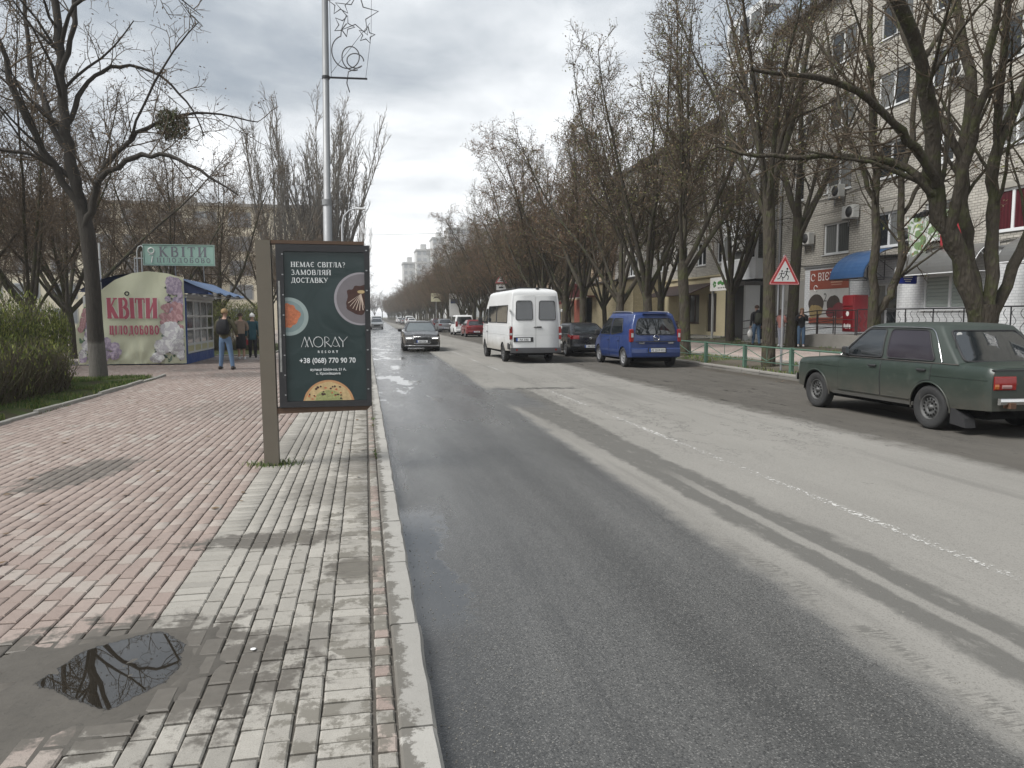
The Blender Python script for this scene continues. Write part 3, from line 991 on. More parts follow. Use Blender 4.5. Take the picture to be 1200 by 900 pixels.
class Tree:
    def __init__(s, seed, mats=None):
        s.r = random.Random(seed)
        s.big = []; s.small = []; s.tips = []
    def rv(s):
        r = s.r
        return Vector((r.gauss(0, 1), r.gauss(0, 1), r.gauss(0, 1)))
    def path(s, p, d, L, n, wob, trop):
        pts = [p.copy()]
        d = d.normalized()
        st = L / n
        for i in range(n):
            d = (d + s.rv() * wob + Vector((0, 0, trop))).normalized()
            p = p + d * st
            pts.append(p.copy())
        return pts
    def side(s, pts, i, ang):
        t = (pts[min(i + 1, len(pts) - 1)] - pts[max(i - 1, 0)]).normalized()
        o = s.rv(); o = (o - t * o.dot(t)).normalized()
        return (t * math.cos(ang) + o * math.sin(ang)).normalized()
    def fill(s, pts, rad, lv, spec):
        """grow children of level lv along a branch"""
        if lv >= len(spec):
            s.tips.append(pts[-1]); s.tips.append(pts[len(pts) // 2])
            return
        sp = spec[lv]
        L = sum((pts[i + 1] - pts[i]).length for i in range(len(pts) - 1))
        n = max(1, int(round(L * sp['per_m'] * s.r.uniform(.8, 1.2))))
        n = min(n, sp.get('max', 99))
        m = len(pts) - 1
        for k in range(n):
            t = sp['t0'] + (1 - sp['t0']) * (k + s.r.random()) / n
            f = min(t * m, m - 1e-3); i = int(f)
            p = pts[i].lerp(pts[i + 1], f - i)
            d = s.side(pts, i, R(s.r.uniform(*sp['ang'])))
            d.z = d.z * 1.0 + sp.get('up', 0)
            ll = L * s.r.uniform(*sp['len']) * (1.0 - .55 * t)
            ll = max(ll, sp.get('min', .15))
            r0 = rad[min(i, len(rad) - 1)] * sp['r']
            r0 = max(r0, sp['rmin'])
            ns = sp['n']
            q = s.path(p, d, ll, ns, sp['wob'], sp['trop'])
            rr = [r0 + (max(r0 * .3, sp['rmin'] * .7) - r0) * j / ns for j in range(ns + 1)]
            (s.big if r0 > .03 else s.small).append((q, rr, 5 if r0 > .03 else 3))
            s.fill(q, rr, lv + 1, spec)
    def limb(s, pts, rads, spec, lv=0, sub=4):
        P = smooth_path([Vector(q) for q in pts], sub)
        rr = smooth_r(rads, sub)
        P = [p if i in (0,) else p + s.rv() * min(.035, rr[i] * .5) for i, p in enumerate(P)]
        rr = [q * (1 + s.r.uniform(-.09, .12)) for q in rr]
        s.big.append((P, rr, 10 if rads[0] > .12 else 7))
        s.fill(P, rr, lv, spec)

def smooth_path(P, sub):
    out = []
    n = len(P)
    for i in range(n - 1):
        p0, p1, p2, p3 = P[max(i - 1, 0)], P[i], P[i + 1], P[min(i + 2, n - 1)]
        for k in range(sub):
            t = k / sub
            out.append(.5 * ((2 * p1) + (p2 - p0) * t + (2 * p0 - 5 * p1 + 4 * p2 - p3) * t * t + (3 * p1 - p0 - 3 * p2 + p3) * t ** 3))
    out.append(P[-1].copy())
    return out
def smooth_r(r_, sub):
    out = []
    for i in range(len(r_) - 1):
        for k in range(sub):
            out.append(r_[i] + (r_[i + 1] - r_[i]) * k / sub)
    out.append(r_[-1])
    return out

def tubes_np(lst):
    """lst of (points, radii, sides) -> arrays of verts and quad faces"""
    groups = {}
    for p, r_, n in lst:
        groups.setdefault((len(p), n), []).append((p, r_))
    Vs, Fs, base = [], [], 0
    for (m, n), items in groups.items():
        P = np.array([[tuple(q) for q in p] for p, _ in items])
        Rr = np.array([r_ for _, r_ in items])
        k = len(items)
        T = np.empty_like(P)
        T[:, 1:-1] = P[:, 2:] - P[:, :-2]; T[:, 0] = P[:, 1] - P[:, 0]; T[:, -1] = P[:, -1] - P[:, -2]
        T /= np.linalg.norm(T, axis=2, keepdims=True) + 1e-9
        ref = np.tile(np.array([.31, .87, .38]), (k, 1))
        bad = np.abs((T[:, 0] * ref).sum(1)) > .9
        ref[bad] = [.9, -.3, .2]
        A = ref[:, None] - T * (T * ref[:, None]).sum(2, keepdims=True)
        A /= np.linalg.norm(A, axis=2, keepdims=True) + 1e-9
        B = np.cross(T, A)
        an = 2 * np.pi * np.arange(n) / n
        ring = P[:, :, None] + Rr[:, :, None, None] * (A[:, :, None] * np.cos(an)[None, None, :, None] + B[:, :, None] * np.sin(an)[None, None, :, None])
        Vs.append(ring.reshape(-1, 3))
        j = np.arange(n)
        q = np.stack([j, (j + 1) % n, (j + 1) % n + n, j + n], 1)
        q = (q[None] + (np.arange(m - 1) * n)[:, None, None]).reshape(-1, 4)
        F_ = (q[None] + (np.arange(k) * m * n)[:, None, None]).reshape(-1, 4) + base
        Fs.append(F_)
        base += k * m * n
    return np.concatenate(Vs), np.concatenate(Fs)

def tree_meshes(t, buds=(), bud_n=1.0, bud_s=.03, bark=None, twig=None, seed=1):
    bark = bark or m_bark; twig = twig or m_twig
    V1, F1 = tubes_np(t.big)
    mt = bpy.data.meshes.new('trunk'); np_mesh(mt, V1, F1, smooth=True); mt.materials.append(bark)
    V2, F2 = tubes_np(t.small)
    mi = np.zeros(len(F2), int)
    mats = [twig]
    if buds:
        rs = np.random.RandomState(seed)
        T = np.array([tuple(q) for q in t.tips])
        k = int(len(T) * bud_n)
        idx = rs.randint(0, len(T), k)
        P = T[idx] + rs.normal(0, .09, (k, 3))
        u = rs.normal(size=(k, 3)); u /= np.linalg.norm(u, axis=1, keepdims=True)
        v = np.cross(u, rs.normal(size=(k, 3))); v /= np.linalg.norm(v, axis=1, keepdims=True)
        s_ = bud_s * rs.uniform(.5, 1.5, (k, 1))
        Q = np.stack([P - u * s_, P - v * s_ * .5, P + u * s_, P + v * s_ * .5], 1).reshape(-1, 3)
        FQ = np.arange(k * 4).reshape(-1, 4) + len(V2)
        V2 = np.concatenate([V2, Q]); F2 = np.concatenate([F2, FQ])
        mi = np.concatenate([mi, rs.choice(np.arange(1, len(buds) + 1), k)])
        mats += list(buds)
    mc = bpy.data.meshes.new('crown'); np_mesh(mc, V2, F2, mi, smooth=False)
    for mm in mats: mc.materials.append(mm)
    return mt, mc

def place_tree(name, meshes, loc, rz, sc, label, cat, group=None):
    o = thing(name, label, cat, loc, rz, group)
    o.scale = (sc, sc, sc) if not isinstance(sc, tuple) else sc
    link('trunk', meshes[0], o); link('crown', meshes[1], o)
    return o

SP = [dict(per_m=2.1, t0=.20, ang=(25, 65), len=(.22, .42), r=.40, rmin=.015, n=5, wob=.13, trop=.05, up=.12, max=19),
      dict(per_m=4.2, t0=.08, ang=(28, 65), len=(.3, .55), r=.45, rmin=.010, n=4, wob=.17, trop=.03, up=.05, max=11, min=.4),
      dict(per_m=6.5, t0=.05, ang=(30, 70), len=(.35, .6), r=.5, rmin=.0068, n=2, wob=.2, trop=.02, max=7, min=.28)]
def street_tree(seed, H=13.5, n_l=6, spread=.42, th=2.6, r0=.2, lean=(0, 0), spec=SP, fork=True):
    t = Tree(seed); r = t.r
    top = Vector((r.uniform(-.2, .2) + lean[0], r.uniform(-.2, .2) + lean[1], th))
    tr = [Vector((0, 0, -.3)), Vector((0, 0, .05)), Vector((top.x * .3, top.y * .3, th * .45)), top]
    P = smooth_path(tr, 4)
    rr = smooth_r([r0 * 1.45, r0 * 1.2, r0, r0 * 1.02], 4)
    t.big.append((P, rr, 11))
    for k in range(n_l):
        a = 2 * PI * (k + r.uniform(-.3, .3)) / n_l
        sp_ = spread * r.uniform(.35, 1.25) if k else .08
        d = Vector((math.cos(a) * sp_, math.sin(a) * sp_, 1)).normalized()
        L = (H - th) * r.uniform(.78, 1.05) / d.z * .98
        st = top - Vector((0, 0, r.uniform(0, .5) * th * .5))
        if not fork: st = P[int(len(P) * .7)]
        ns = 9
        q = t.path(st, (d + Vector((math.cos(a), math.sin(a), 0)) * .28 * (sp_ > .1)), L, ns, .055, .05)
        ra = r0 * r.uniform(.40, .72)
        rl = [ra + (.014 - ra) * (j / ns) ** .85 for j in range(ns + 1)]
        t.big.append((q, rl, 7))
        t.fill(q, rl, 0, spec)
    return t
# ---- the row of street trees along the far kerb
variants = []
for i, (sd_, H_, nl_, sp_, bd) in enumerate([(1, 13.8, 7, .32, (m_bud_gr, m_bud_br)), (2, 14.4, 6, .30, (m_bud_br, m_bud_rd)), (3, 13.2, 7, .36, (m_bud_rd, m_bud_br)), (4, 14.0, 6, .22, (m_bud_br, m_bud_gr)), (5, 13.0, 6, .40, (m_bud_gr, m_bud_gr, m_bud_br))]):
    t = street_tree(sd_ * 17, H_, nl_, sp_, th=(2.6, 2.9, 2.4, 3.6, 2.7)[i])
    variants.append(tree_meshes(t, bd, 2.6 if i in (1, 2) else 1.1, .038, seed=i))

t = street_tree(613, 14.6, 6, .17, th=5.4, r0=.19)
variants.append(tree_meshes(t, (m_bud_gr, m_bud_br), .7, .036, seed=66))

def W(*pts): return [Vector(p) for p in pts]
# big many-stemmed tree behind the green saloon: limbs lie roughly in a plane facing the street
t = Tree(101)
bx, by, bz = 12.45, 13.25, gz(12.45)
SPB = [dict(per_m=2.4, t0=.25, ang=(25, 60), len=(.22, .42), r=.34, rmin=.014, n=6, wob=.12, trop=.03, up=.1, max=14),
       dict(per_m=3.6, t0=.12, ang=(30, 65), len=(.3, .5), r=.42, rmin=.0085, n=5, wob=.16, trop=.02, max=9, min=.4),
       dict(per_m=5.0, t0=.1, ang=(30, 70), len=(.32, .55), r=.5, rmin=.0055, n=3, wob=.2, trop=.0, max=5, min=.25)]
P = smooth_path(W((0, 0, -.4), (0, 0, .1), (-.05, .05, .9), (-.02, .05, 1.75)), 4)
t.big.append((P, smooth_r([.40, .30, .25, .30], 4), 14))
LB = [ # points, radii : each limb of the big tree
 ([(-.15, 0, 1.3), (-.62, .1, 2.6), (-1.15, .2, 3.8), (-1.45, .0, 5.0), (-2.4, -.5, 6.7), (-4.3, -1.1, 8.2), (-6.6, -1.7, 9.0), (-8.2, -2.1, 8.7)], [.25, .235, .22, .20, .15, .12, .09, .035]),
 ([(-1.30, .1, 4.1), (-2.0, -.2, 4.75), (-3.0, -.6, 5.3), (-4.6, -1.0, 5.65), (-6.2, -1.6, 5.5)], [.13, .11, .09, .07, .03]),
 ([(-1.25, .1, 3.95), (-2.0, .5, 4.55), (-3.0, .8, 4.75), (-4.3, 1.0, 4.72), (-5.4, 1.3, 4.95)], [.12, .10, .08, .06, .03]),
 ([(-.05, .1, 1.6), (-.25, .3, 3.0), (-.32, .5, 4.2), (-.15, .6, 6.0), (-.5, .8, 8.2), (-1.2, 1.0, 10.6), (-1.6, 1.2, 13)], [.19, .17, .155, .14, .11, .08, .03]),
 ([(.05, 0, 1.6), (.15, .1, 3.2), (.0, .0, 4.6), (.5, -.2, 6.4), (1.0, -.4, 8.6), (1.1, -.3, 11.4)], [.17, .155, .14, .12, .09, .03]),
 ([(-.3, .45, 4.6), (-.9, .9, 6.2), (-1.5, 1.6, 8.4), (-2.6, 2.4, 10.8)], [.11, .10, .08, .03]),
 ([(.1, .1, 1.2), (.75, .2, 2.5), (1.35, .2, 3.9), (1.7, .2, 5.6), (1.9, .0, 7.6), (2.4, -.2, 10)], [.17, .14, .12, .10, .075, .03]),
 ([(-.9, .1, 3.2), (-.95, -.4, 4.9), (-1.3, -1.2, 6.7), (-1.5, -2.2, 8.6), (-2.3, -3.0, 10.5)], [.14, .12, .09, .07, .03]),
 ([(.02, 0, 5.0), (-.5, -.6, 6.6), (-.9, -1.2, 8.4), (-.6, -1.8, 10.4)], [.10, .085, .07, .03]),
]
for pts_, rr_ in LB:
    t.limb(pts_, [q * .76 for q in rr_], SPB)
mt, mc = tree_meshes(t, (m_bud_gr, m_bud_br), .35, .03, seed=101)
# burrs on the trunk
place_tree('street_tree', (mt, mc), (bx, by, bz), 0, 1, 'huge thick-trunked bare tree with several spreading limbs behind the green saloon', 'tree', 'bare street trees along the far kerb')

# slim twin-stemmed tree to its left
t = Tree(103)
P = smooth_path(W((0, 0, -.3), (0, 0, .1), (-.02, 0, 1.1), (-.03, 0, 2.0)), 4)
t.big.append((P, smooth_r([.19, .15, .125, .115], 4), 10))
for pts_, rr_ in [
 ([(-.03, 0, 1.9), (-.06, 0, 3.4), (-.1, .05, 5.2), (-.2, .2, 7.6), (-.35, .2, 10.4), (-.2, .2, 12.5)], [.105, .10, .09, .07, .05, .02]),
 ([(.0, 0, 1.2), (.2, -.05, 1.75), (.5, -.1, 2.3), (.56, -.1, 3.2), (.62, 0, 4.6), (.95, .1, 6.3), (1.2, .2, 8.6), (1.5, .1, 11)], [.085, .09, .09, .09, .08, .065, .05, .02]),
 ([(-.08, 0, 4.2), (-.5, .1, 5.2), (-.95, .3, 6.6), (-1.3, .5, 8.6)], [.06, .055, .045, .02]),
 ([(.6, 0, 3.9), (1.05, -.1, 4.8), (1.4, -.2, 6.2), (1.9, -.3, 8.0)], [.05, .045, .035, .016]),
 ([(-.15, .1, 6.0), (-.6, -.3, 7.3), (-1.4, -.6, 8.7)], [.05, .04, .016])]:
    t.limb(pts_, rr_, SPB)
mt, mc = tree_meshes(t, (m_bud_gr, m_bud_br), .5, .03, seed=103)
place_tree('street_tree', (mt, mc), (12.35, 16.6, gz(12.35)), 0, 1, 'slim tree with two stems parting low, in front of the blue awning', 'tree', 'bare street trees along the far kerb')

rg = random.Random(44)
# x, y, variant, rot, scale, label
row = [
 (12.27, 21.35, 5, 0.4, (.95, .95, 1.0), 'rough mossy tree whose trunk stands just left of the children warning sign'),
 (12.42, 27.9, 3, 2.2, 1.0, 'dark trunked tree right behind the blue minivan, near the yellow shop'),
 (12.34, 31.6, 0, 1.1, 1.0, 'two-stemmed looking tree rising just behind the roof of the blue minivan'),
 (12.3, 35.6, 4, 4.0, 1.0, 'tree with leaning limbs standing beside the black hatchback'),
 (12.3, 41.8, 1, 3.0, 1.0, 'tree rising between the white van and the black hatchback'),
]
for (x, y, vi, rz, sc, lb) in row:
    place_tree('street_tree', variants[vi], (x, y, gz(x)), rz, sc, lb, 'tree', 'bare street trees along the far kerb')
ORD = 'nearest second third fourth fifth sixth seventh eighth ninth tenth eleventh twelfth thirteenth fourteenth'.split()
y = 46.0; i = 0
while y < 420:
    vi = (i * 3 + 1) % 5
    s_ = rg.uniform(.90, 1.08) * (1.0 if y < 58 else (.86 if y < 85 else .74))
    x = 12.3 + rg.uniform(-.3, .3)
    place_tree('street_tree', variants[vi], (x, y, gz(x)), rg.uniform(0, 6.28), (s_ * 1.05, s_ * 1.05, s_), ('%s bare tree beyond the white minibus in the row along the far kerb' % ORD[i] if i < len(ORD) else 'bare brown tree far down the long receding row beyond the white minibus'), 'tree', 'bare street trees along the far kerb, beyond the white van')
    y += rg.uniform(3.8, 5.4) * (1 if y < 150 else 1.6); i += 1
row2 = [
 (18.0, 29.5, 5, 2.9, (1.15, 1.15, 1.0), 'stout tree standing behind the two girls, close to the brick block'),
 (18.6, 36.2, 0, 2.7, 1.0, 'tree on the grass in front of the yellow shop with brown canopy'),
 (17.9, 22.6, 2, .2, (.8, .8, .75), 'thin tree rising from behind the black ramp railing'),
]
for (x, y, vi, rz, sc, lb) in row2[:2]:
    place_tree('yard_tree', variants[vi], (x, y, gz(x)), rz, sc, lb, 'tree', 'bare trees between footpath and buildings')
y = 44; i = 0
while y < 330:
    x = 17.8 + rg.uniform(-.8, .8); s_ = rg.uniform(.8, 1.0)
    place_tree('yard_tree', variants[(i * 2) % 5], (x, y, gz(x)), rg.uniform(0, 6.28), s_, ('%s bare tree of the second row beside the yellow annex and peach block' % ORD[i] if i < 8 else 'bare tree far along the second row between the far footpath and the buildings'), 'tree', 'bare trees of the second row by the buildings')
    y += rg.uniform(6, 10); i += 1

# ---- the left street tree beside the kiosk
t = Tree(202)
P = smooth_path(W((0, 0, -.3), (0, 0, .08), (-.03, 0, 1.3), (-.04, 0, 2.6), (-.10, 0, 3.6), (-.24, .05, 4.4)), 4)
t.big.append((P, smooth_r([.27, .215, .185, .172, .175, .15], 4), 12))
SPL = [dict(per_m=2.0, t0=.2, ang=(30, 65), len=(.25, .46), r=.36, rmin=.013, n=6, wob=.15, trop=.03, up=.08, max=13),
       dict(per_m=3.6, t0=.12, ang=(30, 65), len=(.3, .5), r=.42, rmin=.0085, n=5, wob=.18, trop=.01, max=9, min=.4),
       dict(per_m=5.2, t0=.1, ang=(30, 70), len=(.32, .55), r=.5, rmin=.0058, n=3, wob=.2, trop=.0, max=6, min=.25)]
for pts_, rr_ in [
 ([(-.62, .05, 4.4), (-.78, 0, 5.7), (-.85, 0, 7.0), (-.95, .1, 8.6), (-1.1, .2, 10.4), (-1.0, .2, 13)], [.19, .17, .15, .13, .10, .03]),
 ([(-.25, 0, 3.3), (.02, -.1, 4.2), (.45, -.3, 4.9), (1.2, -.5, 5.35), (2.0, -.7, 5.4), (2.9, -.9, 4.95), (3.6, -1.0, 4.5)], [.13, .115, .10, .085, .065, .045, .02]),
 ([(.05, -.1, 4.1), (.35, .0, 5.2), (.95, .2, 6.0), (1.7, .4, 6.5), (2.7, .5, 6.75), (3.9, .6, 6.6)], [.11, .095, .08, .06, .04, .018]),
 ([(-.8, 0, 6.2), (-.3, .2, 7.1), (.5, .4, 7.7), (1.4, .5, 7.7), (2.2, .5, 7.0), (2.6, .5, 6.2)], [.09, .08, .065, .05, .035, .018]),
 ([(-.88, 0, 7.4), (-.55, .1, 8.6), (-.1, .2, 9.7), (.5, .3, 11), (1.0, .3, 12.4)], [.10, .085, .07, .05, .02]),
 ([(-.5, 0, 4.0), (-1.1, -.1, 5.1), (-1.7, -.3, 6.6), (-2.2, -.5, 8.6), (-2.9, -.8, 11)], [.14, .12, .10, .075, .03]),
 ([(-.75, 0, 5.4), (-1.4, .4, 6.6), (-1.9, .8, 8.4), (-2.0, 1.2, 10.6)], [.12, .10, .08, .03]),
 ([(-.7, 0, 4.9), (-1.5, .0, 5.4), (-2.5, -.2, 5.5), (-3.6, -.4, 5.2)], [.09, .07, .05, .02]),
 ([(.9, .2, 5.95), (1.5, -.3, 6.9), (2.2, -.6, 7.9), (2.8, -.8, 8.5)], [.05, .04, .03, .012]),
 ([(-.9, .1, 8.0), (0.0, -.4, 8.8), (1.0, -.8, 9.2), (2.0, -1.0, 9.2), (2.9, -1.0, 8.6)], [.07, .06, .045, .03, .012])]:
    pts_ = [(q[0] + .38 * min(1, max(0, -q[0] / .6)), q[1], q[2]) for q in pts_]
    t.limb(pts_, [q * .70 for q in rr_], SPL)
mt, mc = tree_meshes(t, (m_bud_br,), .9, .026, bark=m_bark_ww, seed=202)
left_tree = place_tree('street_tree', (mt, mc), (-6.55, 20.3, SW_Z), 0, 1, 'bare tree with a faded whitewashed foot standing in grass before the flower kiosk', 'tree')
# mistletoe tuft on one limb
rs = np.random.RandomState(8)
pts = []
for k in range(1500):
    u = rs.normal(size=3); u /= np.linalg.norm(u); q = rs.uniform(.15, 1) ** .5
    pts.append((-6.62 + 1.95 + u[0] * .42 * q, 20.3 + .3 + u[1] * .4 * q, 6.45 + u[2] * .42 * q))
m_mis = M('mistletoe_leaf', (.075, .085, .03), .7, var=.3, scale=3, bump=0)
ms = blades('mistletoe', pts, .03, .09, .035, [m_mis, m_twig], 9, lean=1.5)
mb = MB()
for k in range(26):
    a, e = rs.uniform(0, 6.28), rs.uniform(-1.3, 1.4)
    d = Vector((math.cos(a) * math.cos(e), math.sin(a) * math.cos(e), math.sin(e)))
    c0 = Vector((-4.67, 20.6, 6.55))
    mb.tube([c0, c0 + d * .2 + Vector((0, 0, -.02)), c0 + d * .42 + Vector((0, 0, -.08))], [.012, .008, .005], 3, cap=False)
link('stalks', mb.mesh('stalks', m_twig), ms)
tag(ms, 'dark round tuft of mistletoe hanging on a limb of the left street tree', 'mistletoe')

# ---- trees behind and left of the kiosk
lv_ = []
for i, (sd_, H_, nl_, sp_) in enumerate([(31, 11.5, 6, .5), (32, 10.5, 5, .55), (33, 12.5, 6, .42)]):
    t = street_tree(sd_ * 7, H_, nl_, sp_, th=2.2, r0=.15)
    lv_.append(tree_meshes(t, (m_bud_br,), 1.2, .03, seed=i + 30))
spots = [(-9.6, 24.6, 2, 'tree immediately left of the kiosk, behind the trimmed hedge'), (-12.2, 22.0, 0, None), (-13.5, 27.5, 1, None), (-10.8, 31, 1, None), (-15.5, 24.5, 2, None), (-17.5, 29, 0, None), (-16, 34, 2, None), (-13, 36, 0, None), (-20, 33, 1, None), (-9.5, 39, 2, None), (-22, 39, 0, None), (-18, 42, 1, None), (-14, 45, 2, None), (-25, 46, 2, None), (-11.5, 49, 0, None), (-20.5, 52, 1, None), (-28, 54, 0, None), (-16, 58, 0, None), (-24, 62, 2, None), (-12.5, 62, 1, None)]
for i, (x, y, vi, lb) in enumerate(spots):
    place_tree('park_tree', lv_[vi], (x, y, .1), rg.uniform(0, 6.28), rg.uniform(.85, 1.1) * (.82 if y < 30 else 1), lb or 'bare leafless tree in the tangle behind the hedge and the kiosk', 'tree', 'bare trees left of and behind the kiosk' if not lb else None)
place_tree('park_tree', lv_[0], (-8.6, 46.5, .1), 1.0, 1.02, 'bare round-crowned tree seen above the kiosk awning against the cream building', 'tree')
place_tree('park_tree', lv_[2], (-12.5, 68, .1), 2.6, 1.0, 'tall bare tree before the middle of the cream building', 'tree')
place_tree('park_tree', lv_[0], (-6.0, 70, .1), .6, .85, 'bare tree at the right end of the cream building below the poplars', 'tree')
place_tree('park_tree', lv_[1], (-7.2, 56, .1), 2.0, .9, 'smaller bare tree right of the round-crowned one, before the cream building', 'tree')

# ---- tall poplars by the street lamp
SPP = [dict(per_m=1.6, t0=.04, ang=(16, 30), len=(.16, .26), r=.4, rmin=.03, n=5, wob=.08, trop=.12, up=.3, max=30),
       dict(per_m=2.0, t0=.1, ang=(18, 38), len=(.3, .5), r=.5, rmin=.02, n=4, wob=.12, trop=.08, max=8, min=.7),
       dict(per_m=2.0, t0=.1, ang=(20, 45), len=(.35, .6), r=.6, rmin=.013, n=3, wob=.15, trop=.05, max=5, min=.5)]
def poplar(seed, H, n_l, sp_, h0=3):
    t = Tree(seed); r = t.r
    P = smooth_path(W((0, 0, -.3), (0, 0, 1), (.1, .1, h0)), 3)
    t.big.append((P, smooth_r([.40, .30, .24], 3), 9))
    for k in range(n_l):
        a = 2 * PI * k / n_l + r.uniform(-.3, .3)
        s0 = sp_ * r.uniform(.4, 1.2) if k else 0.02
        d = Vector((math.cos(a) * s0, math.sin(a) * s0, 1))
        q = t.path(Vector((.1, .1, h0 - r.uniform(0, 1.0))), d, (H - h0) * r.uniform(.75, 1.0), 9, .04, .06)
        rl = [.14 + (.025 - .14) * j / 9 for j in range(10)]
        t.big.append((q, rl, 6)); t.fill(q, rl, 0, SPP)
    return t
m_pop = M('pale_poplar_bark', (.13, .12, .10), .95, var=.3, scale=2, bump=.4)
pop1 = tree_meshes(poplar(5, 24, 15, .32), (m_bud_br,), .3, .06, bark=m_pop, twig=m_twig_g, seed=51)
pop2 = tree_meshes(poplar(9, 23, 12, .55), (m_bud_br,), .2, .06, bark=m_pop, twig=m_twig_g, seed=52)
place_tree('poplar_tree', pop1, (-3.2, 80, 0), 0, (1.0, 1.0, .98), 'tall dense narrow poplar just right of the street lamp', 'tree')
place_tree('poplar_tree', pop1, (-5.4, 82, 0), 2.4, (.9, .9, .86), 'middle poplar between the narrow one and the spreading one', 'tree')
place_tree('poplar_tree', pop2, (-8.0, 79, 0), 1.3, (1.0, 1.0, .95), 'tall open poplar with spreading branches left of the street lamp', 'tree')
place_tree('poplar_tree', pop2, (-1.4, 92, 0), 4.0, (.55, .55, .62), 'lower pale poplar whose twigs spread toward the road beside the lamp', 'tree')
for i, (x, y, s_) in enumerate([(-3.0, 110, .8), (-4.2, 122, .8), (-2.8, 135, .85), (-4.5, 150, .8), (-2.6, 168, .85), (-3.2, 190, .85), (-2.8, 215, .9), (-3.2, 245, .9), (-2.9, 280, .9), (-3.0, 320, .9), (-3.5, 365, .9)]):
    place_tree('street_tree', variants[i % 5], (x, y, .1), i * 1.3, s_, 'small faraway bare tree on the left verge beyond the advertising stand', 'tree', 'distant bare trees on the left verge')

# far end of the street: woods closing the view
for i in range(26):
    x = -26 + i * 4.6 + rg.uniform(-1, 1)
    place_tree('street_tree', variants[i % 5], (x, 455 + rg.uniform(-15, 15), 0), i * .9, 1.15, 'tiny bare tree where the street fades out at the horizon', 'tree', 'distant trees closing the end of the street')
# ================================================================ BUILDINGS
def brick_wall_mat(name, c1, c2, cm, bw=.26, bh=.097, mort=.012, axis='y', stain=.35, bumps=.6, lo=None):
    m, N, b = new_mat(name)
    p = N.pos(); x, y, z = N.xyz(p)
    u = y if axis == 'y' else x
    c, f = N.brick(N.comb(u, z, 0.), bw, bh, mort, c1, c2, cm)
    n1 = N.noise(p, .55, 6, .65); n2 = N.noise(p, 14, 5, .7)
    c = N.cmul(c, n1 * .5 + .75)
    c = N.cmul(c, n2 * .3 + .85)
    st = N.noise(N.comb(u * 1.0, z * .12, x), 1.4, 5, .65)
    c = N.mix(N.ss(st, .56, .72) * stain, c, (.13, .12, .105))
    N.inp(b.inputs['Base Color'], c); b.inputs['Roughness'].default_value = .92
    b.inputs['Specular IOR Level'].default_value = .25
    N.inp(b.inputs['Normal'], N.bump(f * -1.0 + n2 * .3, bumps, .012))
    return m
m_silicate = brick_wall_mat('pale_silicate_brick', (.46, .435, .385), (.37, .35, .31), (.19, .18, .16))
m_silicate2 = brick_wall_mat('greyer_silicate_brick', (.50, .48, .44), (.40, .385, .35), (.22, .21, .19))
m_white_brick = brick_wall_mat('white_painted_brick', (.60, .61, .61), (.56, .57, .575), (.44, .45, .46), stain=.12, bumps=.4)
m_yellow_brick = brick_wall_mat('yellow_brick', (.52, .45, .29), (.45, .385, .24), (.36, .32, .23), stain=.2)
m_yellow_brick_x = brick_wall_mat('yellow_brick_end', (.52, .45, .29), (.45, .385, .24), (.36, .32, .23), axis='x', stain=.2)
m_silicate_x = brick_wall_mat('pale_silicate_brick_end', (.37, .345, .30), (.29, .27, .235), (.15, .14, .12), axis='x')
m_plaster_y = M('yellow_plaster', (.55, .48, .31), .9, var=.12, scale=.8, bump=.3, dirt=.12)
m_plaster_w = M('white_plaster', (.52, .525, .52), .88, var=.12, scale=.7, bump=.25, dirt=.15)
m_plaster_p = M('peach_plaster', (.42, .33, .235), .9, var=.15, scale=.7, bump=.3, dirt=.2)
m_plaster_g = M('grey_plaster', (.25, .24, .22), .92, var=.2, scale=.9, bump=.4, dirt=.35)
m_plinth = M('plinth_render', (.16, .15, .135), .95, var=.3, scale=1.5, bump=.5, dirt=.4)
m_pvc = M('white_window_plastic', (.68, .69, .69), .45, var=.05, bump=0)
m_pvc_dull = M('old_white_window_paint', (.42, .42, .40), .7, var=.15, bump=.1)
m_roofm = M('roof_bitumen', (.10, .095, .09), .9, var=.2, bump=.3)
m_dark_metal = M('black_painted_iron', (.022, .022, .024), .45, var=.2, bump=.1)
m_grey_metal = M('galvanised_steel', (.36, .365, .37), .42, metal=.7, var=.15, scale=3, bump=.08)
m_ac = M('aged_white_casing', (.50, .50, .475), .6, var=.12, scale=4, bump=.05, dirt=.2)
m_black = M('black_plastic', (.016, .016, .017), .5, var=.2, bump=.1)

def glass(name, base=(.02, .024, .027), rough=.06, curtain=None):
    m, N, b = new_mat(name)
    p = N.obj(); x, y, z = N.xyz(p)
    c = N.cmul(base, N.noise(p, 1.1, 3) * 1.2 + .4)
    if curtain:
        f = N.math('SINE', (y + x) * 46.0 + N.noise(p, 3, 2) * 5) * .5 + .5
        c = N.mix(f * .6, N.cmul(curtain, .55), curtain)
    N.inp(b.inputs['Base Color'], c)
    b.inputs['Roughness'].default_value = rough
    b.inputs['Specular IOR Level'].default_value = .6
    N.inp(b.inputs['Normal'], N.bump(N.noise(p, 2.2, 2), .04, .01))
    return m
m_gl = glass('window_glass_dark')
m_gl2 = glass('window_glass_with_curtain', curtain=(.20, .205, .20))
m_gl3 = glass('window_glass_with_grey_blind', curtain=(.12, .125, .12))
m_gl_red = glass('window_glass_with_maroon_curtain', curtain=(.10, .022, .028))
panes = [m_gl, m_gl2, m_gl2, m_gl3, m_gl]

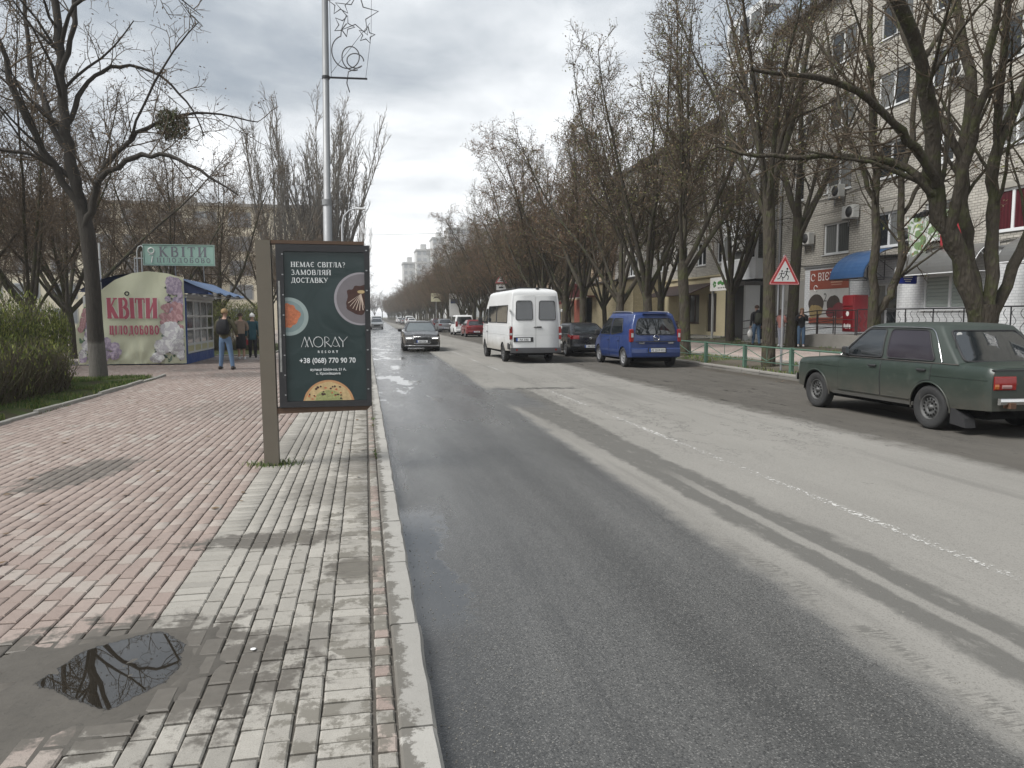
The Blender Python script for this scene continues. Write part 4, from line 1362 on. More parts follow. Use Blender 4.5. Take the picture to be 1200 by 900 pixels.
def facade(name, X, y0, y1, z0, z1, holes, mat, parent, depth=.14, nx=-1):
    """wall in plane x=X facing -x, with real openings (ya, yb, za, zb)"""
    ys = sorted({y0, y1} | {v for h in holes for v in h[:2]})
    zs = sorted({z0, z1} | {v for h in holes for v in h[2:4]})
    ys = [v for v in ys if y0 <= v <= y1]; zs = [v for v in zs if z0 <= v <= z1]
    mb = MB()
    for i in range(len(ys) - 1):
        for j in range(len(zs) - 1):
            cy, cz = (ys[i] + ys[i + 1]) / 2, (zs[j] + zs[j + 1]) / 2
            if any(h[0] < cy < h[1] and h[2] < cz < h[3] for h in holes): continue
            mb.add([(X, ys[i], zs[j]), (X, ys[i + 1], zs[j]), (X, ys[i + 1], zs[j + 1]), (X, ys[i], zs[j + 1])], [(3, 2, 1, 0)])
    for h in holes:
        a, b_, c, d = h[:4]
        D = X + depth
        mb.add([(X, a, c), (X, b_, c), (X, b_, d), (X, a, d), (D, a, c), (D, b_, c), (D, b_, d), (D, a, d)],
               [(0, 1, 5, 4), (1, 2, 6, 5), (2, 3, 7, 6), (3, 0, 4, 7)])
    return mb.build(name, mat, parent)

def window(parent, X, ya, yb, za, zb, mull=2, pane=None, frame=None, sill=True, detail=True, depth=.10, name='window'):
    """frame standing in the opening; panes and sill are sub-parts. facade faces -x"""
    frame = frame or m_pvc
    fr = MB(); f = .085
    xf, xb = X + depth - .03, X + depth + .04
    fr.box(xf, xb, ya, yb, za, za + f); fr.box(xf, xb, ya, yb, zb - f, zb)
    fr.box(xf, xb, ya, ya + f, za + f, zb - f); fr.box(xf, xb, yb - f, yb, za + f, zb - f)
    divs = [ya + (yb - ya) * k / mull for k in range(mull + 1)]
    for d in divs[1:-1]:
        fr.box(xf, xb, d - .055, d + .055, za + f, zb - f)
    w = fr.build(name, frame, parent)
    for k in range(mull):
        a, b_ = divs[k] + (f if k == 0 else .055), divs[k + 1] - (f if k == mull - 1 else .055)
        pm = MB().box(X + depth, X + depth + .012, a, b_, za + f, zb - f)
        pm.build('pane', pane if not isinstance(pane, (list, tuple)) else pane[k % len(pane)] , w)
    if sill:
        MB().box(X - .055, X + depth - .03, ya - .06, yb + .06, za - .035, za).build('sill', m_pvc if detail else frame, w)
    return w

rg = random.Random(77)
FL = 2.8
# ---------------- block A : five-storey pale brick block at right
XA = 21.0
blockA = thing('brick_apartment_block', 'five-storey pale brick block at right with shops along its ground floor', 'building', (XA, 20, 0))
blockA_off = Vector((XA, 20, 0))
def under(o, parent):   # builders above use world coordinates; keep them while parenting
    return o
class Rel:
    """parent whose children are written in world coordinates"""
    pass
def rebase(root):
    lx = root.location.copy()
    for ch in root.children:
        ch.location = ch.location - lx
cols = [(9.2, 1.5), (12.0, 1.5), (15.2, 2.1), (18.3, 2.05), (21.6, 1.75), (24.9, 1.3), (27.62, 1.85), (31.05, 1.9), (34.2, .9)]
holes = []; wins = []
for fl in range(5):
    zs_ = 4.52 + (fl - 0) * FL
    if fl > 3: break
    for i, (yc, wd) in enumerate(cols):
        hh = 1.42
        h = (yc - wd / 2, yc + wd / 2, zs_, zs_ + hh)
        holes.append(h); wins.append((h, 3 if wd > 1.9 else 2, fl, i))
holesG = [(29.0 - .0, 30.0, 0.4, 2.9)]
facade('wall', XA, 6.0, 36.0, 3.45, 15.9, holes, m_silicate, blockA)
for (h, ml, fl, i) in wins:
    pn = m_gl_red if (fl == 0 and i == 4) else rg.choice(panes)
    window(blockA, XA, *h, mull=ml, pane=[pn, rg.choice(panes)] if pn is not m_gl_red else pn, frame=m_pvc if rg.random() < .85 or fl < 2 else m_pvc_dull)
mb = MB().box(XA + .4, XA + 12, 6.01, 35.99, -.5, 15.85); mb.build('core', m_silicate_x, blockA)
MB().box(XA + .001, XA + .41, 5.9, 6.0, -.4, 15.88).box(XA + .001, XA + .41, 36.0, 36.1, -.4, 15.88).build('end_wall', m_silicate_x, blockA)
mb = MB().box(XA - .45, XA + 12.3, 5.7, 36.3, 15.9, 16.15); mb.build('roof', m_roofm, blockA)
mb = MB()
for (h, ml, fl, i) in wins:
    mb.box(XA - .012, XA + .01, h[0] - .2, h[1] + .2, h[3] + .002, h[3] + .2)
tag(mb.build('lintels', M('lintel_concrete', (.30, .285, .25), .9, var=.2, bump=.3), blockA), kind='stuff')
# ground floor: grey plinth, white shop fronts
XS = 20.82
gh = [(22.95, 25.55, 1.75, 3.3), (26.75, 27.75, .98, 3.0), (31.35, 34.05, 1.05, 3.7)]
facade('shop_front', XS, 20.6, 33.1, .2, 3.95, [(22.7, 25.2, 1.95, 3.22), (26.6, 28.35, .95, 3.05)], m_white_brick, blockA, depth=.16)
MB().box(XS + .02, XA + .01, 33.06, 33.12, .2, 3.96).build('shop_front_end', m_plaster_w, blockA)
MB().box(XS - .06, XA + .02, 20.6, 33.15, 3.96, 4.03).build('shop_front_cap', m_grey_metal, blockA)
facade('ground_wall', XA - .06, 6, 20.6, -.2, 3.45, [(17.2, 18.3, .95, 3.0)], M('grey_metal_cladding', (.33, .34, .35), .6, var=.08, scale=1, bump=.05), blockA)
facade('ground_wall', XA - .03, 33.12, 36.0, -.2, 3.45, [], m_plaster_g, blockA)
MB().box(XA, XA + .05, 17.16, 18.34, .9, 3.05).build('door', M('grey_steel_door', (.40, .41, .42), .5, var=.06, bump=.02), blockA)
# roller-shuttered window
sh = MB().box(XS + .03, XS + .09, 22.7, 22.79, 1.95, 3.22).box(XS + .03, XS + .09, 25.11, 25.2, 1.95, 3.22).box(XS + .03, XS + .09, 22.79, 25.11, 1.95, 2.03).box(XS + .03, XS + .09, 22.79, 25.11, 3.14, 3.22).box(XS + .02, XS + .09, 23.85, 23.97, 2.03, 3.14)
shw = sh.build('shop_window', m_pvc, blockA)
m_slat = M('pale_green_blind', (.36, .40, .37), .6, var=.08, bump=.02)
for k in range(8):
    zz = 2.035 + k * .138
    sl = MB(); sl.grid([[(XS + .085, yy, zz), (XS + .06, yy, zz + .03), (XS + .062, yy, zz + .105), (XS + .085, yy, zz + .135)] for yy in (22.8, 25.1)], smooth=True)
    sl.build('slat', m_slat, shw)
MB().box(XS + .12, XS + .13, 22.7, 25.2, 1.95, 3.22).build('backing', m_black, shw)
MB().box(XS - .07, XS + .03, 22.6, 25.3, 1.89, 1.95).build('sill', m_pvc, shw)
# shop door of white plastic with glass
dr = MB().box(XS + .06, XS + .12, 26.62, 26.72, .95, 3.04).box(XS + .06, XS + .12, 28.23, 28.33, .95, 3.04).box(XS + .06, XS + .12, 26.72, 28.23, 2.95, 3.04).box(XS + .06, XS + .12, 26.72, 28.23, .95, 1.25).box(XS + .06, XS + .12, 27.30, 27.42, 1.25, 2.95)
drw = dr.build('shop_door', m_pvc, blockA)
MB().box(XS + .08, XS + .10, 27.42, 28.23, 1.25, 2.95).build('pane', m_gl2, drw)
MB().box(XS + .08, XS + .10, 26.72, 27.30, 1.25, 2.95).build('pane', m_gl, drw)
MB().box(XS + .02, XS + .06, 27.44, 27.5, 1.9, 2.2).build('handle', m_grey_metal, drw)

# shop banner (rust red over photo print)
def board(name, label, cat, X, ya, yb, za, zb, mat, th=.04, parent=None):
    o = MB().box(X - th, X, ya, yb, za, zb).build(name, mat, parent)
    return tag(o, label, cat) if label else o
m_rust = M('rust_red_print', (.25, .062, .038), .6, var=.08, scale=2, bump=0)
m_loaf2_ = M('faint_tan_print', (.42, .24, .17), .6, bump=0)
m_line_dk = M('dark_line_print', (.08, .075, .07), .6, bump=0)
m_print_grey = M('photo_print_grey', (.45, .44, .42), .6, var=.22, scale=2.5, bump=0)
m_print_w = M('print_white', (.72, .71, .68), .6, var=.03, bump=0)
bn = thing('shop_banner', 'large rust-red and grey shop banner with pictures of bread beside the blue awning', 'banner', (XS - .02, 31.05, .22))
MB().box(-.03, 0, -1.4, 1.55, 1.15, 3.62).build('panel', m_print_grey, bn)
MB().box(-.036, -.03, -1.4, 1.55, 2.72, 3.62).build('panel', m_rust, bn)
MB().box(-.036, -.03, -1.4, 1.55, 1.15, 1.42).build('panel', m_rust, bn)
def rot_text(me, parent, loc, name='lettering'):
    """text facing -x, reading towards -y"""
    me.transform(Matrix.Rotation(R(-90), 4, 'Z'))
    return link(name, me, parent, loc)
rot_text(text_mesh('ВІЄТ', .50, m_print_w), bn, (-.040, .92, 3.12))
MB().box(-.039, -.036, -.95, -.1, 2.98, 3.04).box(-.039, -.036, -.9, -.15, 2.88, 2.92).build('faint_line', m_redc if False else m_loaf2_, bn)
rot_text(text_mesh('2', .55, m_line_dk), bn, (-.040, .42, 2.15))
em_ = MB(); em_.tube([(-.040, 1.28 - .16 * math.cos(a), 3.28 + .16 * math.sin(a)) for a in np.linspace(.3, 5.6, 14)], .022, 4)
em_.tube([(-.040, 1.05 - .13 * math.cos(a), 2.78 + .13 * math.sin(a)) for a in np.linspace(.3, 5.6, 14)], .022, 4)
em_.build('emblem', m_print_w, bn)
m_loaf = M('dark_loaf_print', (.055, .042, .035), .6, var=.5, scale=6, bump=0)
m_loaf2 = M('golden_loaf_print', (.26, .19, .085), .6, var=.5, scale=6, bump=0)
m_berry = M('red_berry_print', (.16, .03, .035), .6, var=.6, scale=6, bump=0)
def disc_poly(cx, cz, rx, rz_, n=20, seed=0, wob=.12):
    return [(cx + rx * math.cos(a) * (1 + wob * mnoise.noise(Vector((math.cos(a) * 2, math.sin(a) * 2, seed)))), cz + rz_ * math.sin(a) * (1 + wob * mnoise.noise(Vector((math.cos(a) * 2, math.sin(a) * 2, seed + 5.))))) for a in [2 * PI * k / n for k in range(n)]]
for k, (cy, cz, ry, rz_, mt_) in enumerate([(1.0, 2.05, .62, .45, m_loaf), (1.0, 1.72, .55, .28, m_loaf2), (1.28, 1.7, .22, .32, m_loaf2), (-.35, 2.0, .5, .42, m_loaf), (-.75, 1.75, .45, .35, m_berry), (-.15, 1.65, .35, .22, m_berry)]):
    MB().flat(disc_poly(cy, cz, ry, rz_, 22, k), -.0375 - .001 * k, 'YZ').build('picture', mt_, bn)

# red drinks cabinet
cab = thing('drinks_cabinet', 'bright red drinks cabinet standing below the blue awning', 'cabinet', (19.6, 27.5, 1.0))
m_red = M('red_cabinet_paint', (.22, .012, .018), .35, var=.1, bump=0, coat=.3)
MB().box(-.32, .32, -.36, .36, .06, 1.55, bev=.02).build('body', m_red, cab)
MB().box(-.345, -.32, -.30, .30, .12, 1.0).build('door', M('dark_red_glass', (.16, .01, .015), .12, bump=0), cab)
MB().box(-.36, -.32, -.34, .34, 1.12, 1.5).build('header', m_red, cab)
mb = MB()
for k in range(4): mb.flat(disc_poly(-.18 + k * .12, .28 + (k % 2) * .02, .045, .10, 10, k), -.349, 'YZ')
mb.build('picture', m_print_w, cab)
MB().flat(disc_poly(0, .8, .1, .1, 14, 1), -.349, 'YZ').build('emblem', m_print_w, cab)

# ---- barrel awnings
def barrel(name, label, y0, y1, X, z_top, z_bot, reach, mat, ribs=5, edge=None):
    t = thing(name, label, 'awning', (X, (y0 + y1) / 2, 0))
    hw = (y1 - y0) / 2
    n = 12
    prof = [(-reach * math.sin(a), z_bot + (z_top - z_bot) * math.cos(a)) for a in [PI / 2 * k / n for k in range(n + 1)]]
    rows = []
    m_ = ribs * 2
    for j in range(m_ + 1):
        yy = -hw + 2 * hw * j / m_
        dz = .012 * (j % 2)
        rows.append([(px_, yy, pz - dz) for px_, pz in prof])
    mb = MB(); mb.grid(rows, smooth=False)
    rows2 = [[(q[0] * .985, q[1], q[2] - .012) for q in r_] for r_ in rows]
    mb.grid(rows2, smooth=False, flip=True)
    mb.build('cover', mat, t)
    for yy in (-hw, 0, hw):
        fr = MB(); fr.tube([(px_ * .97, yy, pz - .03) for px_, pz in prof], .018, 6)
        fr.tube([(0, yy, z_bot), (-reach, yy, z_bot)], .018, 6)
        fr.tube([(0, yy, z_top - .05), (0, yy, z_bot)], .018, 6)
        fr.tube([(0, yy, z_bot + .05), (-reach * .7, yy, z_bot + (z_top - z_bot) * .66)], .012, 6)
        fr.build('frame', edge or m_dark_metal, t)
    MB().tube([(-reach, -hw, z_bot), (-reach, hw, z_bot)], .022, 6).build('front_bar', edge or m_dark_metal, t)
    return t
m_blue_awn = M('blue_polycarbonate', (.03, .08, .185), .3, var=.12, scale=1.2, bump=.05, dirt=.12, coat=.2)
barrel('blue_awning', 'big curved blue awning over the shop entrance beside the red banner', 26.35, 28.5, XS - .02, 4.42, 3.2, 1.75, m_blue_awn)
m_grey_awn = M('smoky_polycarbonate', (.12, .12, .115), .32, var=.35, scale=1.5, bump=.05, dirt=.25, coat=.2)
barrel('smoky_awning', 'smoky grey curved awning over the window with the pale blind', 21.8, 25.3, XS - .02, 4.2, 3.2, 1.0, m_grey_awn, edge=m_pvc)
barrel('smoky_awning', 'smoky grey curved awning over the grey steel door at the right edge', 15.6, 20.4, XA - .08, 4.25, 3.35, 1.5, m_grey_awn, edge=m_pvc)
# white arch band round the awning end
mb = MB()
arc = [(25.85 + 0.0 + .0 * a, 0) for a in (0, 1)]
for k in range(12):
    a0, a1 = PI / 2 * k / 12, PI / 2 * (k + 1) / 12
    def q_(a, r_): return (XS - .025 - 1.06 * math.sin(a) * r_, 25.33, 3.18 + 1.0 * math.cos(a) * r_)
    p0, p1, p2, p3 = q_(a0, .93), q_(a1, .93), q_(a1, 1.06), q_(a0, 1.06)
    o_ = Vector((0, .06, 0))
    mb.add([p0, p1, p2, p3] + [tuple(Vector(q) + o_) for q in (p0, p1, p2, p3)], [(0, 1, 2, 3), (7, 6, 5, 4), (3, 2, 6, 7), (1, 0, 4, 5)])
mb.build('arch_trim', m_pvc, blockA)

# blue lit sign box
sg = thing('projecting_sign', 'small blue box sign sticking out beside the blue awning', 'sign', (20.2, 25.25, 3.15))
MB().box(-.5, .3, -.09, .09, -.24, .24, bev=.03).build('box', M('blue_sign_face', (.012, .03, .26), .4, var=.05, bump=0), sg)
for (z0_, z1_, w_) in ((.07, .15, .2), (-.01, .03, .2), (-.09, -.06, .17), (-.16, -.13, .12)): MB().box(-.1 - w_, -.1 + w_, -.093, -.0905, z0_, z1_).build('pale_line', m_print_w, sg)
MB().tube([(.3, 0, .1), (.62, 0, .1)], .02, 6).build('bracket', m_dark_metal, sg)

# cables and a downpipe on the brick wall
for k_, (z0_, dz_) in enumerate(((4.2, .12), (4.26, .2), (7.3, .25))):
    MB().tube([(XA - .03, 8 + 27 * q / 20, z0_ - dz_ * math.sin(PI * (q % 5) / 5)) for q in range(21)], .012, 4).build('wall_cable', m_dark_metal, blockA)
MB().tube([(XA - .1, 35.6, 15.6), (XA - .1, 35.6, .6)], .06, 8).build('downpipe', m_grey_metal, blockA)
for fl in range(5):
    MB().box(XA - .015, XA, 6.0, 35.98, 3.62 + fl * FL, 3.68 + fl * FL).build('floor_band', M('lintel_concrete', (.30, .285, .25)), blockA)

# ---- wall-mounted air conditioners
def make_ac():
    t = thing('air_conditioner', 'x', 'air conditioner')
    MB().box(-.30, 0, -.40, .40, 0, .55, bev=.018).build('casing', m_ac, t)
    g = MB()
    for r_ in (.06, .12, .18, .225):
        g.tube([(-.305, -.10 + r_ * math.cos(a), .275 + r_ * math.sin(a)) for a in np.linspace(0, 2 * PI, 17)], .006, 3, cap=False)
    g.build('grille', m_dark_metal, t)
    MB().lathe([(0, -.302), (.235, -.302), (.235, -.30)], 20, axis='X', org=(0, -.10, .275)).build('fan_opening', M('fan_dark', (.05, .05, .05), .6, bump=0), t)
    for yy in (-.33, .29): MB().box(-.34, .0, yy, yy + .04, -.05, -.003).box(-.02, 0.0, yy + .001, yy + .039, -.3, -.045).build('bracket', m_grey_metal, t)
    return t
ac0 = make_ac()
acs = [(33.0, 5.1, 'air conditioner left of the three-light window above the red banner'), (29.75, 5.93, 'air conditioner above and between the two windows over the blue awning'), (30.8, 6.97, 'upper air conditioner below the second-floor window'), (26.15, 4.6, 'air conditioner beside the floral cloth hung on the wall'), (38.0, 5.2, None), (24.0, 10.1, None), (33.0, 10.6, None), (16.5, 7.4, None)]
for i, (y, z_, lb) in enumerate(acs):
    o = ac0 if i == 0 else copy_tree(ac0)
    o.location = (XA - .08 if y < 36 else 20.0, y, z_)
    tag(o, lb or ['small air conditioner on the white loggia wall left of the brick block', 'air conditioner high on the brick wall above the floral cloth', 'air conditioner high on the brick wall behind the twin tree', 'air conditioner on the brick wall at the right edge'][i - 4], 'air conditioner', 'air conditioners on the brick facade')

# ---- flowered cloth hanging on a balcony rail under the window
m, N, b = new_mat('floral_cloth')
p = N.obj(); n1 = N.noise(p, 3.2, 4, .6, .8); n2 = N.noise(p, 7.5, 4, .6, .5)
c = N.mix(N.ss(n1, .46, .56), (.52, .55, .52), (.13, .20, .09))
c = N.mix(N.ss(n2, .60, .64), c, (.42, .05, .06)); c = N.mix(N.ss(n2, .36, .30), c, (.42, .46, .14))
N.inp(b.inputs['Base Color'], c); b.inputs['Roughness'].default_value = .85
m_floral = m
m_redcloth = M('red_cloth', (.28, .02, .028), .85, var=.2, bump=.1)
line = thing('laundry_rail', 'iron laundry rail fixed below the window behind the big tree', 'rail', (XA, 24.4, 5.4))
fr = MB()
for yy in (-1.1, .3, 1.2): fr.tube([(0, yy, 0), (-.75, yy, .05)], .014, 5)
for xx in (-.75, -.4): fr.tube([(xx, -1.2, .05), (xx, 1.3, .05)], .010, 5)
fr.build('bars', m_dark_metal, line)
def cloth(name, label, mat, y0, y1, z1, prof, X, seed, cat='cloth'):
    rows = []
    n = 26
    for i in range(n + 1):
        u = i / n; yy = y0 + (y1 - y0) * u
        dr = prof(u)
        rows.append([(X + .09 * math.sin(u * 19 + seed) * (.3 + v) + .03 * math.sin(u * 41 + v * 3), yy + .05 * math.sin(v * 3 + seed), z1 - dr * v - .05 * math.sin(u * 7) * (1 - v)) for v in [k / 14 for k in range(15)]])
    mb = MB(); mb.grid(rows)
    return tag(mb.build(name, mat), label, cat)
cloth('hanging_cloth', 'white cloth with green leaves and flowers hung out over the shop front', m_floral, 25.5, 23.2, 5.45, lambda u: (1.15 + 1.15 * math.exp(-((u - .28) / .22) ** 2)) * (1 - .35 * u), XA - .78, 1.0)
cloth('hanging_cloth', 'red cloth hanging under the flowered one by the big tree', m_redcloth, 24.0, 22.9, 5.0, lambda u: .95 - .35 * u, XA - .62, 2.3)
cloth('hanging_cloth', 'black cloth strip lying over the rail above the flowered cloth', m_black, 25.1, 24.3, 5.53, lambda u: .2, XA - .84, 4.3)
cloth('hanging_cloth', 'small pink and white striped cloth beside the flowered one', M('pinkish_cloth', (.5, .36, .36), .8, var=.4, scale=9), 24.15, 23.6, 5.75, lambda u: .45, XA - .86, 5.3)

# ---- platform, ramp and railings in front of the shops
PZ = .95
m_tile = M('worn_step_concrete', (.24, .225, .20), .9, var=.25, scale=2, bump=.5, dirt=.3)
m_stone = M('rough_dark_stone', (.085, .072, .055), .95, var=.5, scale=4, bump=.8, bscale=14, bdist=.03)
plat = thing('shop_platform', 'raised concrete platform and ramp in front of the shops', 'platform', (19.7, 24, 0))
def rel(o, mb_fn): pass
pm = MB().box(18.7 - 19.7, XS - 19.7 - .002, 20.8 - 24, 28.9 - 24, -.3, PZ); pm.build('slab', m_tile, plat)
pm = MB().prism([(28.9 - 24, -.3), (35.3 - 24, -.3), (35.3 - 24, .44), (28.9 - 24, PZ - .003)], -.95, .15, 'YZ'); pm.build('ramp', m_tile, plat)
pm = MB()
for k in range(3): pm.box(.15, XS - 19.7 - .004, 28.9 - 24 + k * .35, 29.25 - 24 + k * .35, -.2, PZ - .17 * (k + 1))
pm.build('steps', m_tile, plat)
m_railm = M('brown_black_rail_paint', (.03, .022, .022), .5, var=.2, bump=.1)
def railing(name, label, pts, h, n_post, mat, scroll=False, rails=(1.0, .62, .3), r=.022):
    """pts: list of (x,y,z) of the foot line"""
    t = thing(name, label, 'railing', pts[0])
    P = [Vector(q) - Vector(pts[0]) for q in pts]
    L = [0]
    for i in range(len(P) - 1): L.append(L[-1] + (P[i + 1] - P[i]).length)
    def at(d):
        for i in range(len(P) - 1):
            if d <= L[i + 1] + 1e-6:
                return P[i].lerp(P[i + 1], (d - L[i]) / max(1e-6, L[i + 1] - L[i]))
        return P[-1]
    for f in rails:
        mb = MB(); mb.tube([q + Vector((0, 0, h * f)) for q in P], r if f == 1.0 else r * .7, 6); mb.build('rail', mat, t)
    for k in range(n_post + 1):
        q = at(L[-1] * k / n_post)
        mb = MB(); mb.tube([q, q + Vector((0, 0, h))], r * 1.1, 6); mb.build('post', mat, t)
    if scroll:
        m_ = int(L[-1] / .3)
        for k in range(m_):
            q = at((k + .5) * L[-1] / m_); q2 = at((k + .5) * L[-1] / m_ + .02)
            d = (q2 - q).normalized()
            sc = MB()
            pts2 = []
            for j in range(25):
                u = j / 24
                zz = .12 + (h - .2) * u
                off = .075 * math.sin(u * 4 * PI) * (1.0)
                pts2.append(q + d * off + Vector((0, 0, zz)))
            sc.tube(pts2, .009, 4)
            sc.build('scroll', mat, t)
    return t
railing('ramp_railing', 'dark iron railing rising along the ramp to the shops', [(18.78, 35.3, .46), (18.78, 28.9, PZ), (18.78, 26.3, PZ)], .98, 7, m_railm)
railing('ramp_railing', 'second dark railing on the wall side of the ramp', [(19.85, 35.0, .46), (19.85, 29.3, PZ)], .92, 5, m_railm)
railing('scroll_railing', 'black railing with scrolled bars left of the big tree', [(18.78, 26.2, PZ), (18.78, 20.9, PZ)], 1.0, 4, m_dark_metal, True, (1.0, .08))
# terrace at right edge, on rough stone wall
ter = thing('stone_terrace', 'raised terrace on a rough stone wall behind the green saloon', 'terrace', (18.6, 16, 0))
MB().box(.03, 2.3, -8, 4.78, -.3, .86).build('slab', m_tile, ter)
rgs = random.Random(5)
zz = -.1
smesh = []
for k in range(5):
    bmn = MB().ball((0, 0, 0), .12, .2, .12, 8, 5); smesh.append(bmn.mesh('wall_stone', m_stone))
while zz < .85:
    yy = -6.0
    while yy < 4.6:
        o = link('wall_stone', smesh[rgs.randrange(5)], ter, (rgs.uniform(.0, .03), yy, zz + rgs.uniform(-.02, .02)))
        s_ = rgs.uniform(.7, 1.25)
        o.scale = (1, s_, rgs.uniform(.7, 1.05)); o.rotation_euler = (rgs.uniform(-.4, .4), 0, 0)
        yy += .34 * s_
    zz += .19
railing('scroll_railing', 'black railing with scrolled bars on the stone terrace right of the big tree', [(18.72, 20.6, .86), (18.72, 8.2, .86)], 1.12, 8, m_dark_metal, True, (1.0, .06))

# ---------------- loggia stack and block B
lg = thing('loggia_stack', 'white panelled loggias rising between the brick block and the yellow shop', 'building', (19.9, 38.1, 0))
m_logw = M('white_loggia_panel', (.56, .57, .575), .7, var=.08, scale=1, bump=.1, dirt=.12)
for fl in range(5):
    z0 = 3.65 + fl * FL - .0
    MB().box(0, 1.12, -1.95, 1.9, z0, z0 + 1.05).build('parapet', m_logw, lg)
    MB().box(.02, 1.1, -1.97, 1.88, z0 + 2.55, z0 + 2.8 - .004).build('slab', m_logw, lg)
    for yy in (-1.95, 1.8): MB().box(.01, .12, yy, yy + .1, z0 + 1.05, z0 + 2.55).build('pillar', m_logw, lg)
    for k in range(3):
        ya = -1.8 + k * 1.2
        w_ = MB().box(.03, .08, ya, ya + 1.18, z0 + 1.07, z0 + 1.14).box(.03, .08, ya, ya + 1.18, z0 + 2.46, z0 + 2.53).box(.03, .08, ya, ya + .06, z0 + 1.14, z0 + 2.46).box(.03, .08, ya + 1.12, ya + 1.18, z0 + 1.14, z0 + 2.46).build('window', m_pvc, lg)
        MB().box(.05, .06, ya + .06, ya + 1.12, z0 + 1.14, z0 + 2.46).build('pane', rg.choice(panes), w_)
MB().box(.3, 1.1, -1.94, 1.9, .2, 3.6).build('entrance_shade_block', m_black, lg)  # solid black block stands in for the shade inside the entrance
MB().box(-.6, 1.1, -1.98, 1.95, 3.3, 3.5).build('canopy', m_roofm, lg)
for yy in (-1.9, 1.8): MB().box(-.55, -.45, yy, yy + .1, .3, 3.3).build('post', m_pvc_dull, lg)
MB().box(-.5, .28, -1.96, -1.86, .2, 3.3).build('side_wall', m_plaster_w, lg)
sb = thing('shop_sign', 'white sign board with green leaf emblem over the dark entrance', 'sign', (19.25, 38.4, 3.42))
MB().box(-.06, 0, -1.5, 1.5, -.32, .42, bev=.01).build('board', m_print_w, sb)
m_grn = M('green_sign_print', (.05, .2, .04), .6, bump=0)
for k in range(5):
    a = k * 1.25
    MB().flat(disc_poly(.95 + .12 * math.cos(a), .05 + .12 * math.sin(a), .1, .07, 10, k), -.0615 - .0004 * k, 'YZ').build('leaf_print', m_grn, sb)
for k in range(7): MB().flat(disc_poly(.45 - k * .22, .10 + .05 * math.sin(k * 2.1), .16, .10, 12, k, .4), -.0620 - .0003 * k, 'YZ').build('green_print', m_grn, sb)
for k in range(7): MB().box(-.0625, -.0605, .42 - k * .2, .54 - k * .2, -.2, -.13).build('dark_print', m_loaf, sb)

blockB = thing('brick_apartment_block', 'farther brick block with yellow-painted shops on its ground floor', 'building', (XA, 58, 0))
XB = 21.05
holes = []; wins = []
yy = 42.0; i = 0
while yy < 60:
    for fl in range(3):
        wd = 1.9 if i % 3 != 1 else 1.3
        h = (yy - wd / 2, yy + wd / 2, 4.9 + fl * FL, 6.35 + fl * FL)
        holes.append(h); wins.append((h, 3 if i % 3 != 1 else 2))
    yy += 3.1; i += 1
facade('wall', XB, 40.05, 62, 3.6, 13.2, holes, m_silicate2, blockB)
for h, ml in wins:
    window(blockB, XB, *h, mull=ml, pane=rg.choice(panes), detail=False)
MB().box(XB + .4, XB + 12, 40.06, 61.99, -.5, 13.15).build('core', m_silicate_x, blockB)
MB().box(XB - .4, XB + 12.3, 39.8, 62.3, 13.2, 13.45).build('roof', m_roofm, blockB)
facade('shop_front', XB - .12, 40.06, 51.5, .2, 4.1, [(42.6, 43.9, .75, 3.1), (45.0, 48.2, 1.25, 3.1)], m_plaster_y, blockB, depth=.12)
MB().box(XB - .02, XB, 42.6, 43.9, .75, 3.1).build('door', m_loaf, blockB)
wbr = M('brown_shop_frame', (.07, .035, .028), .5, var=.1, bump=0)
window(blockB, XB - .12, 45.0, 48.2, 1.25, 3.1, mull=4, pane=m_gl2, frame=wbr, detail=False)
MB().box(XB - .22, XB, 40.06, 51.5, 4.1, 4.2).build('cornice', m_plaster_y, blockB)
cn = thing('brown_canopy', 'dark brown sloping canopy over the yellow shop window', 'awning', (XB - .15, 46.3, 0))
m_brown = M('brown_metal_tile', (.045, .022, .02), .5, var=.15, bump=.2)
for k in range(12):
    y_a = -3.6 + k * .6
    MB().prism([(-1.9, 2.95), (-1.9, 3.0), (-.02, 3.75), (-.02, 3.69)], y_a + .006, y_a + .594, 'XZ').build('roof_sheet', m_brown, cn)
for yy in (-3.5, 0.0, 3.5): MB().box(-1.85, -1.77, yy - .04, yy + .04, .25, 2.94).build('post', m_plaster_y, cn)
orn = MB()
for k in range(9):
    a = k * 2.39
    orn.ball((-1.5, -1.2 + .5 * math.cos(a) * (k / 9), .95 + .42 * math.sin(a) * (k / 9)), .07, .22, .2, 8, 5)
o = orn.build('planter', m_brown, None, (XB - .15, 46.3, 0)); tag(o, 'dark brown rounded planter under the brown canopy', 'planter')
# yellow single-storey extension
ext = thing('yellow_brick_extension', 'low yellow brick annex with a flat dark roof edge behind the blue minivan', 'building', (19.0, 57, 0))
facade('wall', 0, -5.2, 10.4, 0.2, 4.4, [(4.9, 6.6, .6, 3.3)], m_yellow_brick, ext, depth=.1)
MB().box(.02, 2.0, -5.18, 10.4, .1, 4.38).build('core', m_yellow_brick_x, ext)
MB().box(-.12, 2.0, -5.3, 10.5, 4.4, 4.52).build('roof', m_roofm, ext)
MB().box(.02, .05, 4.9, 6.6, .6, 3.3).build('door', M('grey_blue_shutter', (.10, .105, .12), .6, bump=.1), ext)
MB().box(-.9, -.02, 3.4, 9.4, 3.35, 3.42).box(-.92, -.9, 3.4, 9.4, 3.35, 4.55).build('canopy', M('maroon_sheet', (.13, .018, .02), .5, var=.1, bump=.1), ext)
MB().box(-.9, -.86, 3.35, 9.45, 3.27, 3.34).build('canopy_trim', m_pvc, ext)
m_blocksred = M('red_white_tiles', (.30, .09, .06), .7, var=.9, scale=9, bump=0)
